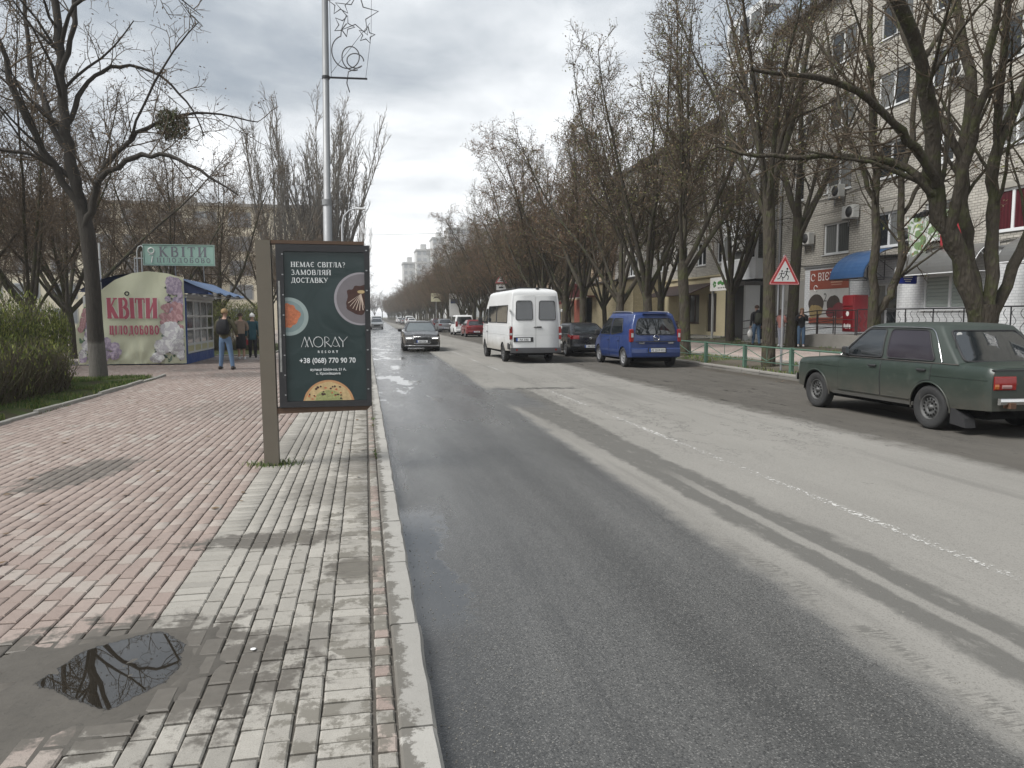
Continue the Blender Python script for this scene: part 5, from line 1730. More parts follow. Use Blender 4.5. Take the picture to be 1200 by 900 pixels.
MB().box(-.04, -.005, 8.4, 10.3, .25, 3.2).build('tiled_panel', m_blocksred, ext)
blockC = thing('peach_apartment_block', 'long low peach-coloured block with small windows behind the trees', 'building', (21.2, 86, 0))
holes = []
for k in range(12):
    for fl in range(3):
        holes.append((-19 + k * 3.4, -17.5 + k * 3.4, 1.2 + fl * FL, 2.6 + fl * FL))
facade('wall', 0, -21, 24, .1, 9.6, holes, m_plaster_p, blockC)
for h in holes: window(blockC, 0, *h, mull=2, pane=rg.choice(panes), detail=False, sill=False)
MB().box(.4, 11, -20.99, 23.99, 0, 9.55).build('core', m_plaster_p, blockC)
MB().box(-.3, 11.3, -21.3, 24.3, 9.6, 9.85).build('roof', m_roofm, blockC)
MB().box(-1.4, -.02, -14.5, -9.5, 2.95, 3.25).build('canopy', M('maroon_sheet', (.13, .018, .02)), blockC)
# flags on a pole bracket
fg = thing('flag', 'blue and yellow flag hanging from the facade among the trees', 'flag', (18.9, 63.5, 4.8))
for k, (cc, nm) in enumerate((((.03, .12, .42), 'blue_flag_cloth'), ((.62, .46, .03), 'yellow_flag_cloth'))):
    rows = [[(-.5 - .9 * u * .5 - .35 * k * (1 - 0) * .0 + .05 * math.sin(v * 9 + u * 3), .05 * math.sin(u * 8 + v * 4), 2.2 - .9 * k - u * .35 - v * .9) for v in [q / 6 for q in range(7)]] for u in [q / 10 for q in range(11)]]
    mb = MB(); mb.grid(rows); mb.build('cloth', M(nm, cc, .8, bump=.1), fg)
MB().tube([(.1, 0, 1.1), (-1.1, 0, 2.4)], .02, 6).build('pole', m_grey_metal, fg)

# ---------------- far tall blocks
m_far = M('distant_white_panel', (.50, .50, .49), .9, var=.14, scale=.25, bump=0, dirt=.1)
m_farw = M('distant_window', (.36, .37, .38), .5, var=.2, bump=0)
def slab_block(label, x0, x1, y0, z1, fl_n, col_n, depth=14, steps=None, mat=None, parapet=True):
    t = thing('high_rise_block', label, 'building', ((x0 + x1) / 2, y0, 0))
    w_ = x1 - x0
    MB().box(-w_ / 2, w_ / 2, 0, depth, -1, z1).build('wall', mat or m_far, t)
    if parapet: MB().box(-w_ / 2 - .3, w_ / 2 + .3, -.3, depth + .3, z1, z1 + .7).box(-w_ * .2, w_ * .12, 4, 9, z1 + .7, z1 + 3.2).build('roof', m_far, t)
    fh = z1 / fl_n; cw = w_ / col_n
    me_ = MB().box(-cw * .29, cw * .29, -.08, .1, 0, fh * .5).mesh('window', m_farw)
    for j in range(fl_n):
        for i_ in range(col_n):
            link('window', me_, t, (-w_ / 2 + (i_ + .5) * cw, 0, j * fh + fh * .35))
    return t
slab_block('white panel tower farthest along the street, lowest of the distant stepped group', 17.3, 24, 345, 25.5, 9, 3)
slab_block('white panel tower second lowest in the distant stepped group', 22.5, 30, 335, 30.5, 11, 3)
slab_block('white panel tower third in the distant stepped group', 28.5, 35, 322, 34.5, 12, 3)
slab_block('wide white panel tower, tallest behind the bare trees', 33.5, 53, 308, 37, 13, 8)
slab_block('low beige block in the haze left of the road end', -46, -18, 330, 15, 5, 9, mat=M('distant_beige', (.36, .34, .30), .9, bump=0))

# ---------------- cream building behind the kiosk
cb = thing('cream_building', 'long cream five-storey building behind the trees and the flower kiosk', 'building', (-30, 92, 0))
m_cream = M('cream_panel', (.66, .60, .47), .9, var=.12, scale=.5, bump=.1, dirt=.15)
m_creamw = M('grey_window_band', (.20, .21, .22), .4, var=.3, scale=.6, bump=0)
MB().box(-32, 24.2, 0, 14, -1, 14.2).build('wall', m_cream, cb)
MB().box(-32.3, 24.5, -.35, 14.3, 14.2, 14.55).build('roof', M('roof_edge_grey', (.30, .28, .25), .9, bump=0), cb)
MB().box(8.5, 10.5, 3, 5, 14.55, 15.7).box(9.2, 9.3, 4, 4.1, 15.7, 16.9).build('chimney', m_plaster_g, cb)
wm = MB().box(-1.15, -.06, -.06, .05, 0, 1.5).box(.06, 1.15, -.06, .05, 0, 1.5).mesh('window', m_creamw)
fm = MB().box(-1.3, 1.3, -.03, .05, -.12, 1.62).mesh('frame', m_pvc_dull)
for j in range(5):
    for k in range(14):
        if k in (13,): continue
        w_ = link('window', fm, cb, (-29 + k * 3.75, -.01, 1.0 + j * 2.75))
        link('pane', wm, w_, (0, -.01, 0))
for j in range(5):
    MB().box(10.4, 13.4, -1.1, -.01, .6 + j * 2.75, 1.7 + j * 2.75).build('balcony', m_plaster_g, cb)

# far end buildings on the left side of the street
slab_block('pale low block glimpsed left of the road end', -30, -12, 230, 13.5, 5, 7, mat=M('distant_beige', (.36, .34, .30), .9, bump=0))

def shift_children(root):
    for ch in list(root.children):
        ch.location = ch.location - root.location
for rt in (blockA, blockB):
    shift_children(rt)
# ================================================================ VEHICLES
def lerp_list(L_, t):
    if t <= L_[0][0]: return L_[0][1]
    for i in range(len(L_) - 1):
        if t <= L_[i + 1][0]:
            a, b_ = L_[i], L_[i + 1]
            u = (t - a[0]) / (b_[0] - a[0])
            u = u * u * (3 - 2 * u) if L_[0].__class__ is tuple and len(a) > 2 else u
            return a[1] + (b_[1] - a[1]) * u
    return L_[-1][1]

m_tyre = M('tyre_rubber', (.022, .022, .022), .85, var=.25, scale=8, bump=.2, dirt=.3, dirt_c=(.08, .073, .062))
m_steel_rim = M('dull_steel_rim', (.10, .10, .098), .55, metal=.5, var=.2, scale=8, bump=.05, dirt=.25)
m_alloy = M('alloy_rim', (.42, .42, .43), .35, metal=.8, var=.1, scale=8, bump=0)
m_cover = M('grey_wheel_cover', (.20, .20, .205), .5, var=.15, scale=8, bump=0, dirt=.25)
m_carglass = glass('tinted_car_glass', base=(.013, .016, .018), rough=.04)
m_carglass2 = glass('clear_car_glass', base=(.07, .08, .085), rough=.05)
m_chrome = M('chrome', (.62, .62, .62), .15, metal=1, var=.05, bump=0)
m_trim = M('black_rubber_trim', (.02, .02, .021), .65, var=.2, bump=.05)
m_under = M('underbody_black', (.010, .010, .010), .9, bump=0, spec=.1)
m_lamp_red = M('red_lamp_lens', (.22, .012, .012), .15, var=.2, scale=20, bump=0, coat=.5)
m_lamp_or = M('amber_lamp_lens', (.36, .10, .015), .15, var=.2, scale=20, bump=0, coat=.5)
m_lamp_wh = M('clear_lamp_lens', (.45, .46, .47), .1, var=.25, scale=20, bump=0, coat=.5)
m_plate = M('number_plate_white', (.68, .69, .69), .5, var=.05, bump=0)
m_plate_b = M('number_plate_blue', (.02, .08, .35), .5, var=.05, bump=0)
m_plate_t = M('number_plate_print', (.03, .03, .03), .6, bump=0)

for q_ in (m_carglass, m_carglass2): q_.node_tree.nodes['Principled BSDF'].inputs['IOR'].default_value = 1.85

class Car:
    """local axes: +y forward, x right, ground z=0, origin below the middle"""
    def __init__(s, sp, name, label, cat, loc, rz, group=None):
        s.sp = sp
        s.t = thing(name, label, cat, loc, rz, group)
        s.L = sp['L']; s.yr = -sp['L'] / 2; s.yf = sp['L'] / 2
        s.W = sp['W'] / 2
        s.R_ = sp['tyre']
        s.ax = (s.yr + sp['rear_oh'], s.yr + sp['rear_oh'] + sp['wb'])
        s.arch_r = sp.get('arch', s.R_ + .05)
        s.paint = sp['paint']
        s.body()
        s.greenhouse()
        for i, ay in enumerate(s.ax):
            for sx in (-1, 1):
                s.wheel(sx, ay)
    # half width at (y, z)
    def plan(s, y):
        return lerp_list(s.sp['plan'], y)
    def zb(s, y): return lerp_list(s.sp['belt'], y)
    def hw(s, y, z):
        zs, zt = s.sp['sill'], s.zb(y)
        u = (z - zs) / max(.01, zt - zs)
        tb = s.sp.get('tumble', [(0, .95), (.18, .985), (.5, 1.0), (.8, .985), (1.0, .945)])
        return s.W * s.plan(y) * lerp_list(tb, u)
    def zlow(s, y):
        z = lerp_list(s.sp.get('low', [(0, s.sp['sill'])]), y)
        for a in s.ax:
            if abs(y - a) < s.arch_r:
                z = max(z, math.sqrt(s.arch_r ** 2 - (y - a) ** 2) + s.R_ * .98)
        return z
    def stations(s):
        ys = set()
        n = 44
        for i in range(n + 1): ys.add(round(s.yr + s.L * i / n, 4))
        for a in s.ax:
            for k in range(-12, 13):
                ys.add(round(a + s.arch_r * math.sin(k * PI / 24) * .999, 4))
            ys.add(round(a - s.arch_r - .001, 4)); ys.add(round(a + s.arch_r + .001, 4))
        for q in (.02, .05, .1, .16): ys.add(round(s.yr + q, 4)); ys.add(round(s.yf - q, 4))
        for q in s.sp['belt']: ys.add(round(q[0], 4))
        return sorted(v for v in ys if s.yr <= v <= s.yf)
    TT = [1, .985, .95, .85, .6, .3, 0, -.3, -.6, -.85, -.95, -.985, -1]
    def topz(s, y, t):
        cr = lerp_list(s.sp.get('crown', [(0, .04)]), y)
        rd = s.sp.get('round', .03)
        u = abs(t)
        return s.zb(y) + cr * (1 - u ** 2.2) + (rd * math.sqrt(max(0, 1 - max(0, (u - .85) / .15) ** 2)) if u < 1 else 0)
    def bow(s, x, w, rear=True):
        b_ = s.sp['bow_r'] if rear else s.sp['bow_f']
        return b_ * (1 - min(1, (x / w) ** 2))
    def body(s):
        ys = s.stations()
        NL = 9
        rows = []
        for y in ys:
            zl = s.zlow(y)
            zt = s.zb(y)
            left = []
            for k in range(NL):
                z = zl + (zt - zl) * k / NL
                left.append((s.hw(y, z), z))
            row = [(-w_, y, z) for w_, z in left]
            W_ = s.hw(y, zt)
            row += [(-t * W_, y, s.topz(y, t)) for t in s.TT]
            row += [(w_, y, z) for w_, z in reversed(left)]
            rows.append(row)
        mb = MB(); mb.grid(rows, smooth=True, flip=True)
        # ends
        for end, yy in ((0, ys[0]), (1, ys[-1])):
            cap = []
            W_ = s.hw(yy, s.zb(yy))
            for k in range(NL + 1):
                row = []
                zl = s.zlow(yy)
                for t in s.TT:
                    zt = s.topz(yy, t)
                    f = k / NL
                    z = zl + (zt - zl) * f
                    zz = zl + (s.zb(yy) - zl) * f
                    w_ = s.hw(yy, zz)
                    x = -t * w_
                    fs_ = s.sp.get('endtilt_f' if end else 'endtilt_r', 0) * (f - .35)
                    by = s.bow(x, w_, end == 0) * math.sin(PI * (.15 + .85 * (1 - abs(f - .35) ** 2 * .5)) / 2)
                    if k in (0, NL): by *= .75
                    row.append((x, yy + (by if end else -by), z))
                cap.append(row)
            mb.grid(cap, smooth=True, flip=bool(end))
        mb.build('body', s.paint, s.t, sharp=38)
        # dark underside and wheel wells
        ub = MB()
        zl = s.sp['sill']
        ub.box(-s.W * .72, s.W * .72, s.yr + .25, s.yf - .25, zl * .72, s.sp.get('floor', zl + .25))
        for a in s.ax:
            pr = []
            for sx in (-1, 1):
                rws = []
                for xx in (s.W * .58, s.W * s.plan(a) * .985):
                    rws.append([(sx * xx, a + (s.arch_r - .004) * math.cos(PI * k / 14), s.R_ * .98 + (s.arch_r - .004) * math.sin(PI * k / 14)) for k in range(15)])
                ub.grid(rws, smooth=True)
                ub.flat([(a + (s.arch_r) * math.cos(PI * k / 14), s.R_ * .98 + (s.arch_r) * math.sin(PI * k / 14) - .0) for k in range(15)], sx * s.W * .58, 'YZ')
        ub.box(-s.W * .75, s.W * .75, s.ax[0] + s.arch_r, s.ax[1] - s.arch_r, zl * .8, zl + .4)
        ub.box(-s.W * .8, s.W * .8, s.yr + .08, s.ax[0] - s.arch_r, s.zlow(s.yr + .1) - .02, s.zlow(s.yr + .1) + .25)
        ub.box(-s.W * .8, s.W * .8, s.ax[1] + s.arch_r, s.yf - .08, s.zlow(s.yf - .1) - .02, s.zlow(s.yf - .1) + .25)
        ub.build('underbody', m_under, s.t)
    # greenhouse surface
    def ring_dims(s, v):
        g = s.sp['gh']   # rear_y0, front_y0, rear_y1, front_y1, w0, w1, z0(belt) , z1
        e = v
        ry = g[0] + (g[2] - g[0]) * e - g[8] * math.sin(PI * v) * 1.0
        fy = g[1] + (g[3] - g[1]) * e + g[9] * math.sin(PI * v)
        w_ = g[4] + (g[5] - g[4]) * e + .02 * math.sin(PI * v)
        return ry, fy, w_
    def gz0(s, y): return s.sp['gh'][6] if not s.sp.get('gh_follow') else s.zb(y) + .005
    def S(s, side, y, v, off=0.0):
        ry, fy, w_ = s.ring_dims(v)
        z0, z1 = s.sp['gh'][6], s.sp['gh'][7]
        return Vector((side * (w_ + off), y, z0 + (z1 - z0) * v))
    def E(s, front, t, v, off=0.0):
        """point on windscreen / backlight, t in -1..1"""
        ry, fy, w_ = s.ring_dims(v)
        z0, z1 = s.sp['gh'][6], s.sp['gh'][7]
        bw = s.sp['gbow_f' if front else 'gbow_r']
        y = (fy + bw * (1 - t * t) + off) if front else (ry - bw * (1 - t * t) - off)
        return Vector((t * w_, y, z0 + (z1 - z0) * v))
    def greenhouse(s):
        g = s.sp['gh']
        nv = 6
        cr = s.sp.get('gcorner', .10)
        def ring(v, inset=0.0, dz=0.0):
            ry, fy, w_ = s.ring_dims(min(v, 1.0))
            z = g[6] + (g[7] - g[6]) * min(v, 1.0) + dz
            pts = []
            w2 = w_ - inset; f2 = fy - inset; r2 = ry + inset
            bf, br = s.sp['gbow_f'], s.sp['gbow_r']
            c = cr
            # right side rear -> front, corner, front face, left side, rear face
            for k in range(7): pts.append((w2, r2 + c + (f2 - r2 - 2 * c) * k / 6, z))
            for k in range(1, 4):
                a = PI / 2 * k / 4; pts.append((w2 - c * .55 + c * .55 * math.cos(a), f2 - c + c * math.sin(a), z))
            for k in range(0, 9):
                t = 1 - 2 * k / 8; xx = (w2 - c * .55) * t; pts.append((xx, f2 + bf * (1 - t * t), z))
            for k in range(1, 4):
                a = PI / 2 * k / 4; pts.append((-(w2 - c * .55 + c * .55 * math.sin(a)), f2 - c + c * math.cos(a), z))
            for k in range(7): pts.append((-w2, f2 - c - (f2 - r2 - 2 * c) * k / 6, z))
            for k in range(1, 4):
                a = PI / 2 * k / 4; pts.append((-(w2 - c * .55 + c * .55 * math.cos(a)), r2 + c - c * math.sin(a), z))
            for k in range(0, 9):
                t = -1 + 2 * k / 8; xx = (w2 - c * .55) * t; pts.append((xx, r2 - br * (1 - t * t), z))
            for k in range(1, 4):
                a = PI / 2 * k / 4; pts.append(((w2 - c * .55 + c * .55 * math.sin(a)), r2 + c - c * math.cos(a), z))
            pts.append(pts[0])
            return pts
        rows = [ring(-.12)] + [ring(k / nv) for k in range(nv + 1)]
        rc = s.sp.get('roof_crown', .07)
        for ins, dz in ((.015, rc * .28), (.05, rc * .52), (.12, rc * .72), (.28, rc * .9), (.48, rc)):
            rows.append(ring(1.0, ins, dz))
        mb = MB(); mb.grid(rows, smooth=True)
        last = rows[-1][:-1]
        mb.add(last, [tuple(range(len(last)))], smooth=True)
        mb.build('cabin', s.sp.get('roof_paint', s.paint), s.t, sharp=50)
    def win(s, kind, quad, rad=.04, name='window', mat=None, frame=None, fr=.014, off=.006, n=6):
        """kind 'L','R','F','B'; quad = [(u,v)x4] ccw corner list on that surface; u = y for sides, t for ends"""
        # rounded outline
        Q = [Vector(q) for q in quad]
        out = []
        for i in range(4):
            p0, p1, p2 = Q[i - 1], Q[i], Q[(i + 1) % 4]
            sc = 1.0 if kind in 'LR' else 1.0 / max(.3, s.W)
            def tow(a, b_):
                d = b_ - a
                ln = math.hypot(d.x / (1 if kind in 'LR' else sc), d.y * (s.sp['gh'][7] - s.sp['gh'][6]))
                return d * min(.45, rad / max(ln, 1e-4))
            a = p1 + tow(p1, p0); c = p1 + tow(p1, p2)
            for k in range(5):
                t = k / 4
                out.append(a * (1 - t) ** 2 + p1 * 2 * t * (1 - t) + c * t * t)
        # densify
        dense = []
        for i in range(len(out)):
            a, b_ = out[i], out[(i + 1) % len(out)]
            m_ = 4 if (b_ - a).length > .12 else 1
            for k in range(m_): dense.append(a.lerp(b_, k / m_))
        f = (lambda u, v, o: s.S(-1 if kind == 'L' else 1, u, v, o)) if kind in 'LR' else (lambda u, v, o: s.E(kind == 'F', u, v, o))
        cen = sum(dense, Vector((0, 0))) / len(dense)
        rows = []
        for r_ in (1.0, .75, .5, .25, 0.02):
            rows.append([tuple(f(*(cen + (d - cen) * r_), off)) for d in dense] + [tuple(f(*(cen + (dense[0] - cen) * r_), off))])
        mb = MB(); mb.grid(rows, smooth=True, flip=False)
        mb.add(rows[-1][:-1], [tuple(range(len(dense)))], smooth=True)
        w_ = mb.build(name, mat or m_carglass, s.t)
        loop = [f(d.x, d.y, off) for d in dense]
        fb = MB(); fb.tube(loop + [loop[0], loop[1]], fr, 5, cap=False)
        fb.build('window_frame', frame or m_trim, w_)
        return w_
    def door(s, side, y0, y1, z1off=-.015, zmin=None, name='door', handle=None, hmat=None, off=.006, mat=None):
        ys = [y0 + (y1 - y0) * k / 22 for k in range(23)]
        rows = []
        for y in ys:
            zl = max((zmin if zmin is not None else s.sp['sill'] + .05), s.zlow(y) + (.035 if any(abs(y - a) < s.arch_r + .03 for a in s.ax) else 0))
            zt = s.zb(y) + z1off
            zl = min(zl, zt - .05)
            rows.append([(side * (s.hw(y, zl + (zt - zl) * k / 8) + off), y, zl + (zt - zl) * k / 8) for k in range(9)])
        mb = MB(); mb.grid(rows, smooth=True, flip=side > 0)
        # dark tube stands in for the shade in the gap round the panel
        edge = [r_[0] for r_ in rows] + [q for q in rows[-1][1:]] + [r_[-1] for r_ in reversed(rows[:-1])] + [q for q in reversed(rows[0][:-1])]
        mb.tube([Vector(q) - Vector((side * off * .75, 0, 0)) for q in edge], .0065, 4, mi=1, cap=False)
        d = mb.build(name, [mat or s.paint, m_trim], s.t)
        if handle:
            hy, hz = handle
            w_ = s.hw(hy, hz)
            h = MB(); h.box(min(side * (w_ + .005), side * (w_ + .04)), max(side * (w_ + .005), side * (w_ + .04)), hy - .08, hy + .08, hz - .014, hz + .016, bev=.008)
            h.build('door_handle', hmat or m_trim, d)
        return d
    def side_strip(s, side, y0, y1, zf, h, off, mat, name, n=30, thick=.012):
        rows = []
        for k in range(n + 1):
            y = y0 + (y1 - y0) * k / n
            z = zf(y) if callable(zf) else zf
            rows.append([(side * (s.hw(y, z) + q[0]), y, z + q[1]) for q in ((-.01, -h / 2), (off, -h / 2 + .003), (off, h / 2 - .003), (-.01, h / 2))])
        mb = MB(); mb.grid(rows, smooth=False, flip=side > 0)
        mb.add(rows[0], [(0, 1, 2, 3)]); mb.add(rows[-1], [(3, 2, 1, 0)])
        return mb.build(name, mat, s.t)
    def end_patch(s, rear, x0, x1, z0, z1, off, mat, name, nx=8, parent=None, depth=.03, bevel=.008):
        yy = s.yr if rear else s.yf
        sg = -1 if rear else 1
        zl = s.zlow(yy)
        def pt(x, z, o):
            w_ = max(.2, s.hw(yy, min(z, s.zb(yy))))
            f = max(0, min(1, (z - zl) / (s.zb(yy) - zl)))
            by = s.bow(x, w_, rear) * math.sin(PI * (.15 + .85 * (1 - abs(f - .35) ** 2 * .5)) / 2)
            return (x, yy + sg * (by + o), z)
        xs = [x0 + (x1 - x0) * k / nx for k in range(nx + 1)]
        prof = [(z0, -depth), (z0, off - bevel), (z0 + bevel, off), ((z0 + z1) / 2, off + bevel * .4), (z1 - bevel, off), (z1, off - bevel), (z1, -depth)]
        rows = [[pt(x, z, o) for z, o in prof] for x in xs]
        mb = MB(); mb.grid(rows, smooth=False, flip=not rear)
        mb.add(rows[0], [tuple(range(7))]); mb.add(rows[-1], [tuple(range(6, -1, -1))])
        return mb.build(name, mat, parent or s.t)
    def plate_at(s, y, z, rear=True, text='', w_=.52, h=.112, x=0.0):
        p = MB().box(-w_ / 2, w_ / 2, -.008, .008, -h / 2, h / 2).build('number_plate', m_plate, s.t, (x, y, z))
        sgn = -1 if rear else 1
        b_ = MB().box(-w_ / 2 if rear else w_ / 2 - .045, -w_ / 2 + .045 if rear else w_ / 2, -.0095, .0095, -h / 2, h / 2).build('country_band', m_plate_b, p)
        if text:
            me = text_mesh(text, h * .92, m_plate_t, align='CENTER', bold=.002, sx=.86)
            if not rear: me.transform(Matrix.Rotation(PI, 4, 'Z'))
            link('lettering', me, p, (.02 * -sgn, sgn * .0105, -h * .33))
        return p
    def wheel(s, side, ay):
        r_ = s.R_; w_ = s.sp.get('tw', .2); rr = s.sp.get('rim_r', r_ * .64)
        xo = s.W * s.plan(ay) - .015
        st = s.sp.get('rim', 'steel')
        def X(v): return side * v
        ry = MB()
        tp = [(rr, -w_), (r_ - .025, -w_), (r_ - .004, -w_ + .02), (r_, -w_ + .04), (r_, -.045), (r_ - .004, -.025), (r_ - .022, -.004), (r_ - .05, .0), (rr + .012, -.008), (rr, -.02)]
        ry.lathe([(a, side * b_) for a, b_ in tp], 36, axis='X')
        rim_mat = s.sp.get('rim_mat', m_steel_rim)
        rm = MB()
        if st == 'steel':
            pr = [(rr, -.02), (rr - .012, -.012), (rr - .02, -.05), (rr * .82, -.062), (rr * .70, -.035), (rr * .45, -.028), (rr * .40, -.045), (rr * .2, -.045), (rr * .18, -.02), (0.0, -.018)]
            rm.lathe([(a, side * b_) for a, b_ in pr], 30, axis='X')
            hol = MB()
            for k in range(s.sp.get('holes', 12)):
                a = 2 * PI * k / s.sp.get('holes', 12)
                cy, cz = rr * .64 * math.cos(a), rr * .64 * math.sin(a)
                hol.flat([(cy + .018 * math.cos(b_), cz + .018 * math.sin(b_)) for b_ in [2 * PI * q / 8 for q in range(8)]], side * -.028, 'YZ')
            for k in range(4):
                a = 2 * PI * k / 4 + .4
                hol.ball((side * -.04, rr * .3 * math.cos(a), rr * .3 * math.sin(a)), .012, .012, .012, 6, 4)
        else:
            pr = [(rr, -.02), (rr - .01, -.010), (rr - .022, -.03), (rr - .03, -.09), (rr * .2, -.11), (0, -.11)]
            rm.lathe([(a, side * b_) for a, b_ in pr], 30, axis='X', mi=1)
            rm.lathe([(rr, side * -.02), (rr - .004, side * -.008), (rr - .026, side * -.012), (rr - .03, side * -.05)], 30, axis='X')
            nsp = s.sp.get('spokes', 5)
            for k in range(nsp):
                a = 2 * PI * k / nsp
                for j, (r0, r1, w0, w1) in enumerate(((0.02, rr - .02, .045, .03),)):
                    ca, sa = math.cos(a), math.sin(a)
                    def q(rad, lat, dx): return (side * dx, rad * ca - lat * sa, rad * sa + lat * ca)
                    vs = [q(r0, -w0, -.028), q(r0, w0, -.028), q(r1, w1, -.016), q(r1, -w1, -.016), q(r0, -w0, -.07), q(r0, w0, -.07), q(r1, w1, -.05), q(r1, -w1, -.05)]
                    rm.add(vs, [(0, 1, 2, 3), (3, 2, 1, 0), (0, 3, 7, 4), (1, 5, 6, 2), (4, 0, 3, 7), (2, 6, 5, 1)])
            rm.lathe([(0, side * -.018), (.04, side * -.02), (.05, side * -.035)], 14, axis='X')
        o = rm.build('wheel', [rim_mat, m_under], s.t, (side * xo, ay, r_))
        ry.build('tyre', m_tyre, o)
        if st == 'steel': hol.build('hub_detail', m_under, o)
        return o

# ---------------- the old green saloon ---------------------------------
m, N, b = new_mat('weathered_green_paint')
p = N.obj(); x, y, z = N.xyz(p)
n1 = N.noise(p, 2.2, 6, .68); n2 = N.noise(p, 9, 6, .7, .4); n3 = N.noise(p, 60, 4, .7)
c = N.mix(n1, (.013, .022, .017), (.030, .043, .034))
c = N.mix(N.ss(n2, .52, .68) * .35, c, (.06, .07, .058))
low = N.ss(z, .72, .30)
c = N.mix(low * (N.ss(n1, .3, .6) * .5 + .35), c, (.062, .055, .044))
c = N.mix(N.ss(n3 + n2 * .5, .98, 1.02) * .8, c, (.10, .085, .06))
rust = N.ss(n2 + N.ss(y, -1.7, -2.1) * .08, .69, .72) * N.ss(z, .95, .8)
c = N.mix(rust, c, (.085, .04, .02))
scr = N.noise(N.comb(x * 2., y * .6, z * 6.), 3.5, 6, .75)
c = N.mix(N.ss(scr, .64, .67) * .5, c, (.085, .09, .078))
c = N.mix(N.ss(scr, .34, .31) * .6, c, (.012, .014, .012))
N.inp(b.inputs['Base Color'], c)
N.inp(b.inputs['Roughness'], n1 * .25 + low * .4 + .26)
b.inputs['Coat Weight'].default_value = .15
b.inputs['Coat Roughness'].default_value = .3
N.inp(b.inputs['Normal'], N.bump(n1 + n3 * .15, .12, .01))
m_lada = m
m_lada_r = M('chalky_green_roof_paint', (.034, .044, .038), .55, var=.3, scale=3, bump=.05, dirt=.2, dirt_c=(.08, .09, .08))
Ll = 4.13
sp = dict(L=Ll, W=1.62, wb=2.56, rear_oh=.98, tyre=.30, arch=.345, sill=.30, tw=.17, rim='steel', rim_r=.175, rim_mat=m_steel_rim, holes=14,
          paint=m_lada, roof_paint=m_lada_r,
          plan=[(-Ll / 2, .93), (-Ll / 2 + .06, .965), (-Ll / 2 + .4, .99), (-.8, 1.0), (1.0, 1.0), (Ll / 2 - .35, .975), (Ll / 2 - .05, .94), (Ll / 2, .90)],
          belt=[(-Ll / 2, .855), (-Ll / 2 + .05, .885), (-1.2, .905), (-.5, .90), (.6, .89), (1.1, .865), (Ll / 2 - .1, .80), (Ll / 2, .765)],
          crown=[(-2, .02), (-1, .03), (1, .03), (2, .02)], round=.022,
          low=[(-Ll / 2, .36), (-1.5, .33), (-1.2, .30), (1.2, .30), (Ll / 2 - .3, .32), (Ll / 2, .36)],
          tumble=[(0, .945), (.12, .975), (.55, 1.0), (.62, 1.0), (.9, .985), (1.0, .95)],
          bow_r=.045, bow_f=.04, floor=.5,
          gh=(-1.52, .96, -1.06, .34, .745, .60, .90, 1.375, .01, .01), gbow_f=.10, gbow_r=.05, gcorner=.06, roof_crown=.075)
lada = Car(sp, 'parked_saloon', 'old dirty dark green boxy saloon parked at the far kerb', 'car', (9.10, 10.98, 0), R(1.0))
lada.t.scale = (1.1, 1.1, 1.1)
for sd_ in (-1, 1):
    K = 'L' if sd_ < 0 else 'R'
    lada.win(K, [(-.08, .06), (.83, .06), (.36, .93), (-.02, .93)], .05, frame=m_trim, fr=.012)
    lada.win(K, [(-1.12, .06), (-.17, .06), (-.12, .93), (-.86, .93)], .07, frame=m_trim, fr=.012, mat=glass('purple_tinted_glass', base=(.022, .018, .024), rough=.05))
    lada.side_strip(sd_, -1.55, .98, .905, .016, .012, m_chrome, 'chrome_strip')
    d1 = lada.door(sd_, -.11, .86, -.02, .37, handle=(.04, .80))
    d2 = lada.door(sd_, -1.10, -.135, -.02, .37, handle=(-.95, .80))
    lada.side_strip(sd_, -Ll / 2 + .05, Ll / 2 - .08, lambda y: .735 + .0 * y, .012, .007, m_lada, 'body_crease')
    lada.side_strip(sd_, -.78, 1.02, .315, .05, .012, M('dirty_sill_paint', (.045, .043, .038), .8, var=.3, bump=.2), 'sill_panel')
    # arch lips
    for ay in lada.ax:
        arc = [(sd_ * (lada.hw(ay + .355 * math.cos(a), .3 + .355 * math.sin(a)) + .006), ay + .352 * math.cos(a), .295 + .352 * math.sin(a)) for a in [PI * (k / 20 * 1.06 - .03) for k in range(21)]]
        MB().tube(arc, .013, 5).build('arch_lip', m_lada, lada.t)
    # mud flap, mirror
    MB().prism([(lada.ax[0] - .36, .13), (lada.ax[0] - .62, .10), (lada.ax[0] - .60, .22), (lada.ax[0] - .37, .38)], sd_ * .60 - .01, sd_ * .77, 'YZ').build('mud_flap', m_trim, lada.t)
    mr = MB(); mr.box(-.03, .03, -.055, .055, -.055, .06, bev=.02); mr.tube([(0, 0, -.03), (-sd_ * .07, -.01, -.09)], .012, 6)
    mo = mr.build('side_mirror', m_trim, lada.t, (sd_ * .84, .66, 1.0))
    MB().box(-.026, .026, -.058, -.056, -.045, .05).build('mirror_glass', m_carglass2, mo)
    # chrome drip rail from windscreen round to the rear pillar
    rl = [lada.S(sd_, .90, .0, .014), lada.S(sd_, .62, .5, .014), lada.S(sd_, .36, .97, .014), lada.S(sd_, .1, .995, .014), lada.S(sd_, -.75, .995, .014), lada.S(sd_, -.94, .93, .014), lada.S(sd_, -1.06, .7, .014), lada.S(sd_, -1.16, .4, .014), lada.S(sd_, -1.25, .04, .014)]
    MB().tube(smooth_path(rl, 4), .009, 5).build('drip_rail', m_chrome, lada.t)
lada.win('B', [(-.86, .08), (.86, .08), (.84, .92), (-.84, .92)], .06, name='rear_window', fr=.014, mat=m_carglass)
lada.win('F', [(-.9, .06), (.9, .06), (.88, .93), (-.88, .93)], .06, name='windscreen', fr=.014)
MB().flat(disc_poly(0, 0, .045, .03, 14, 0, 0), 0, 'XZ').build('window_sticker', m_print_w, lada.t, tuple(lada.E(False, -.70, .82, .012)))
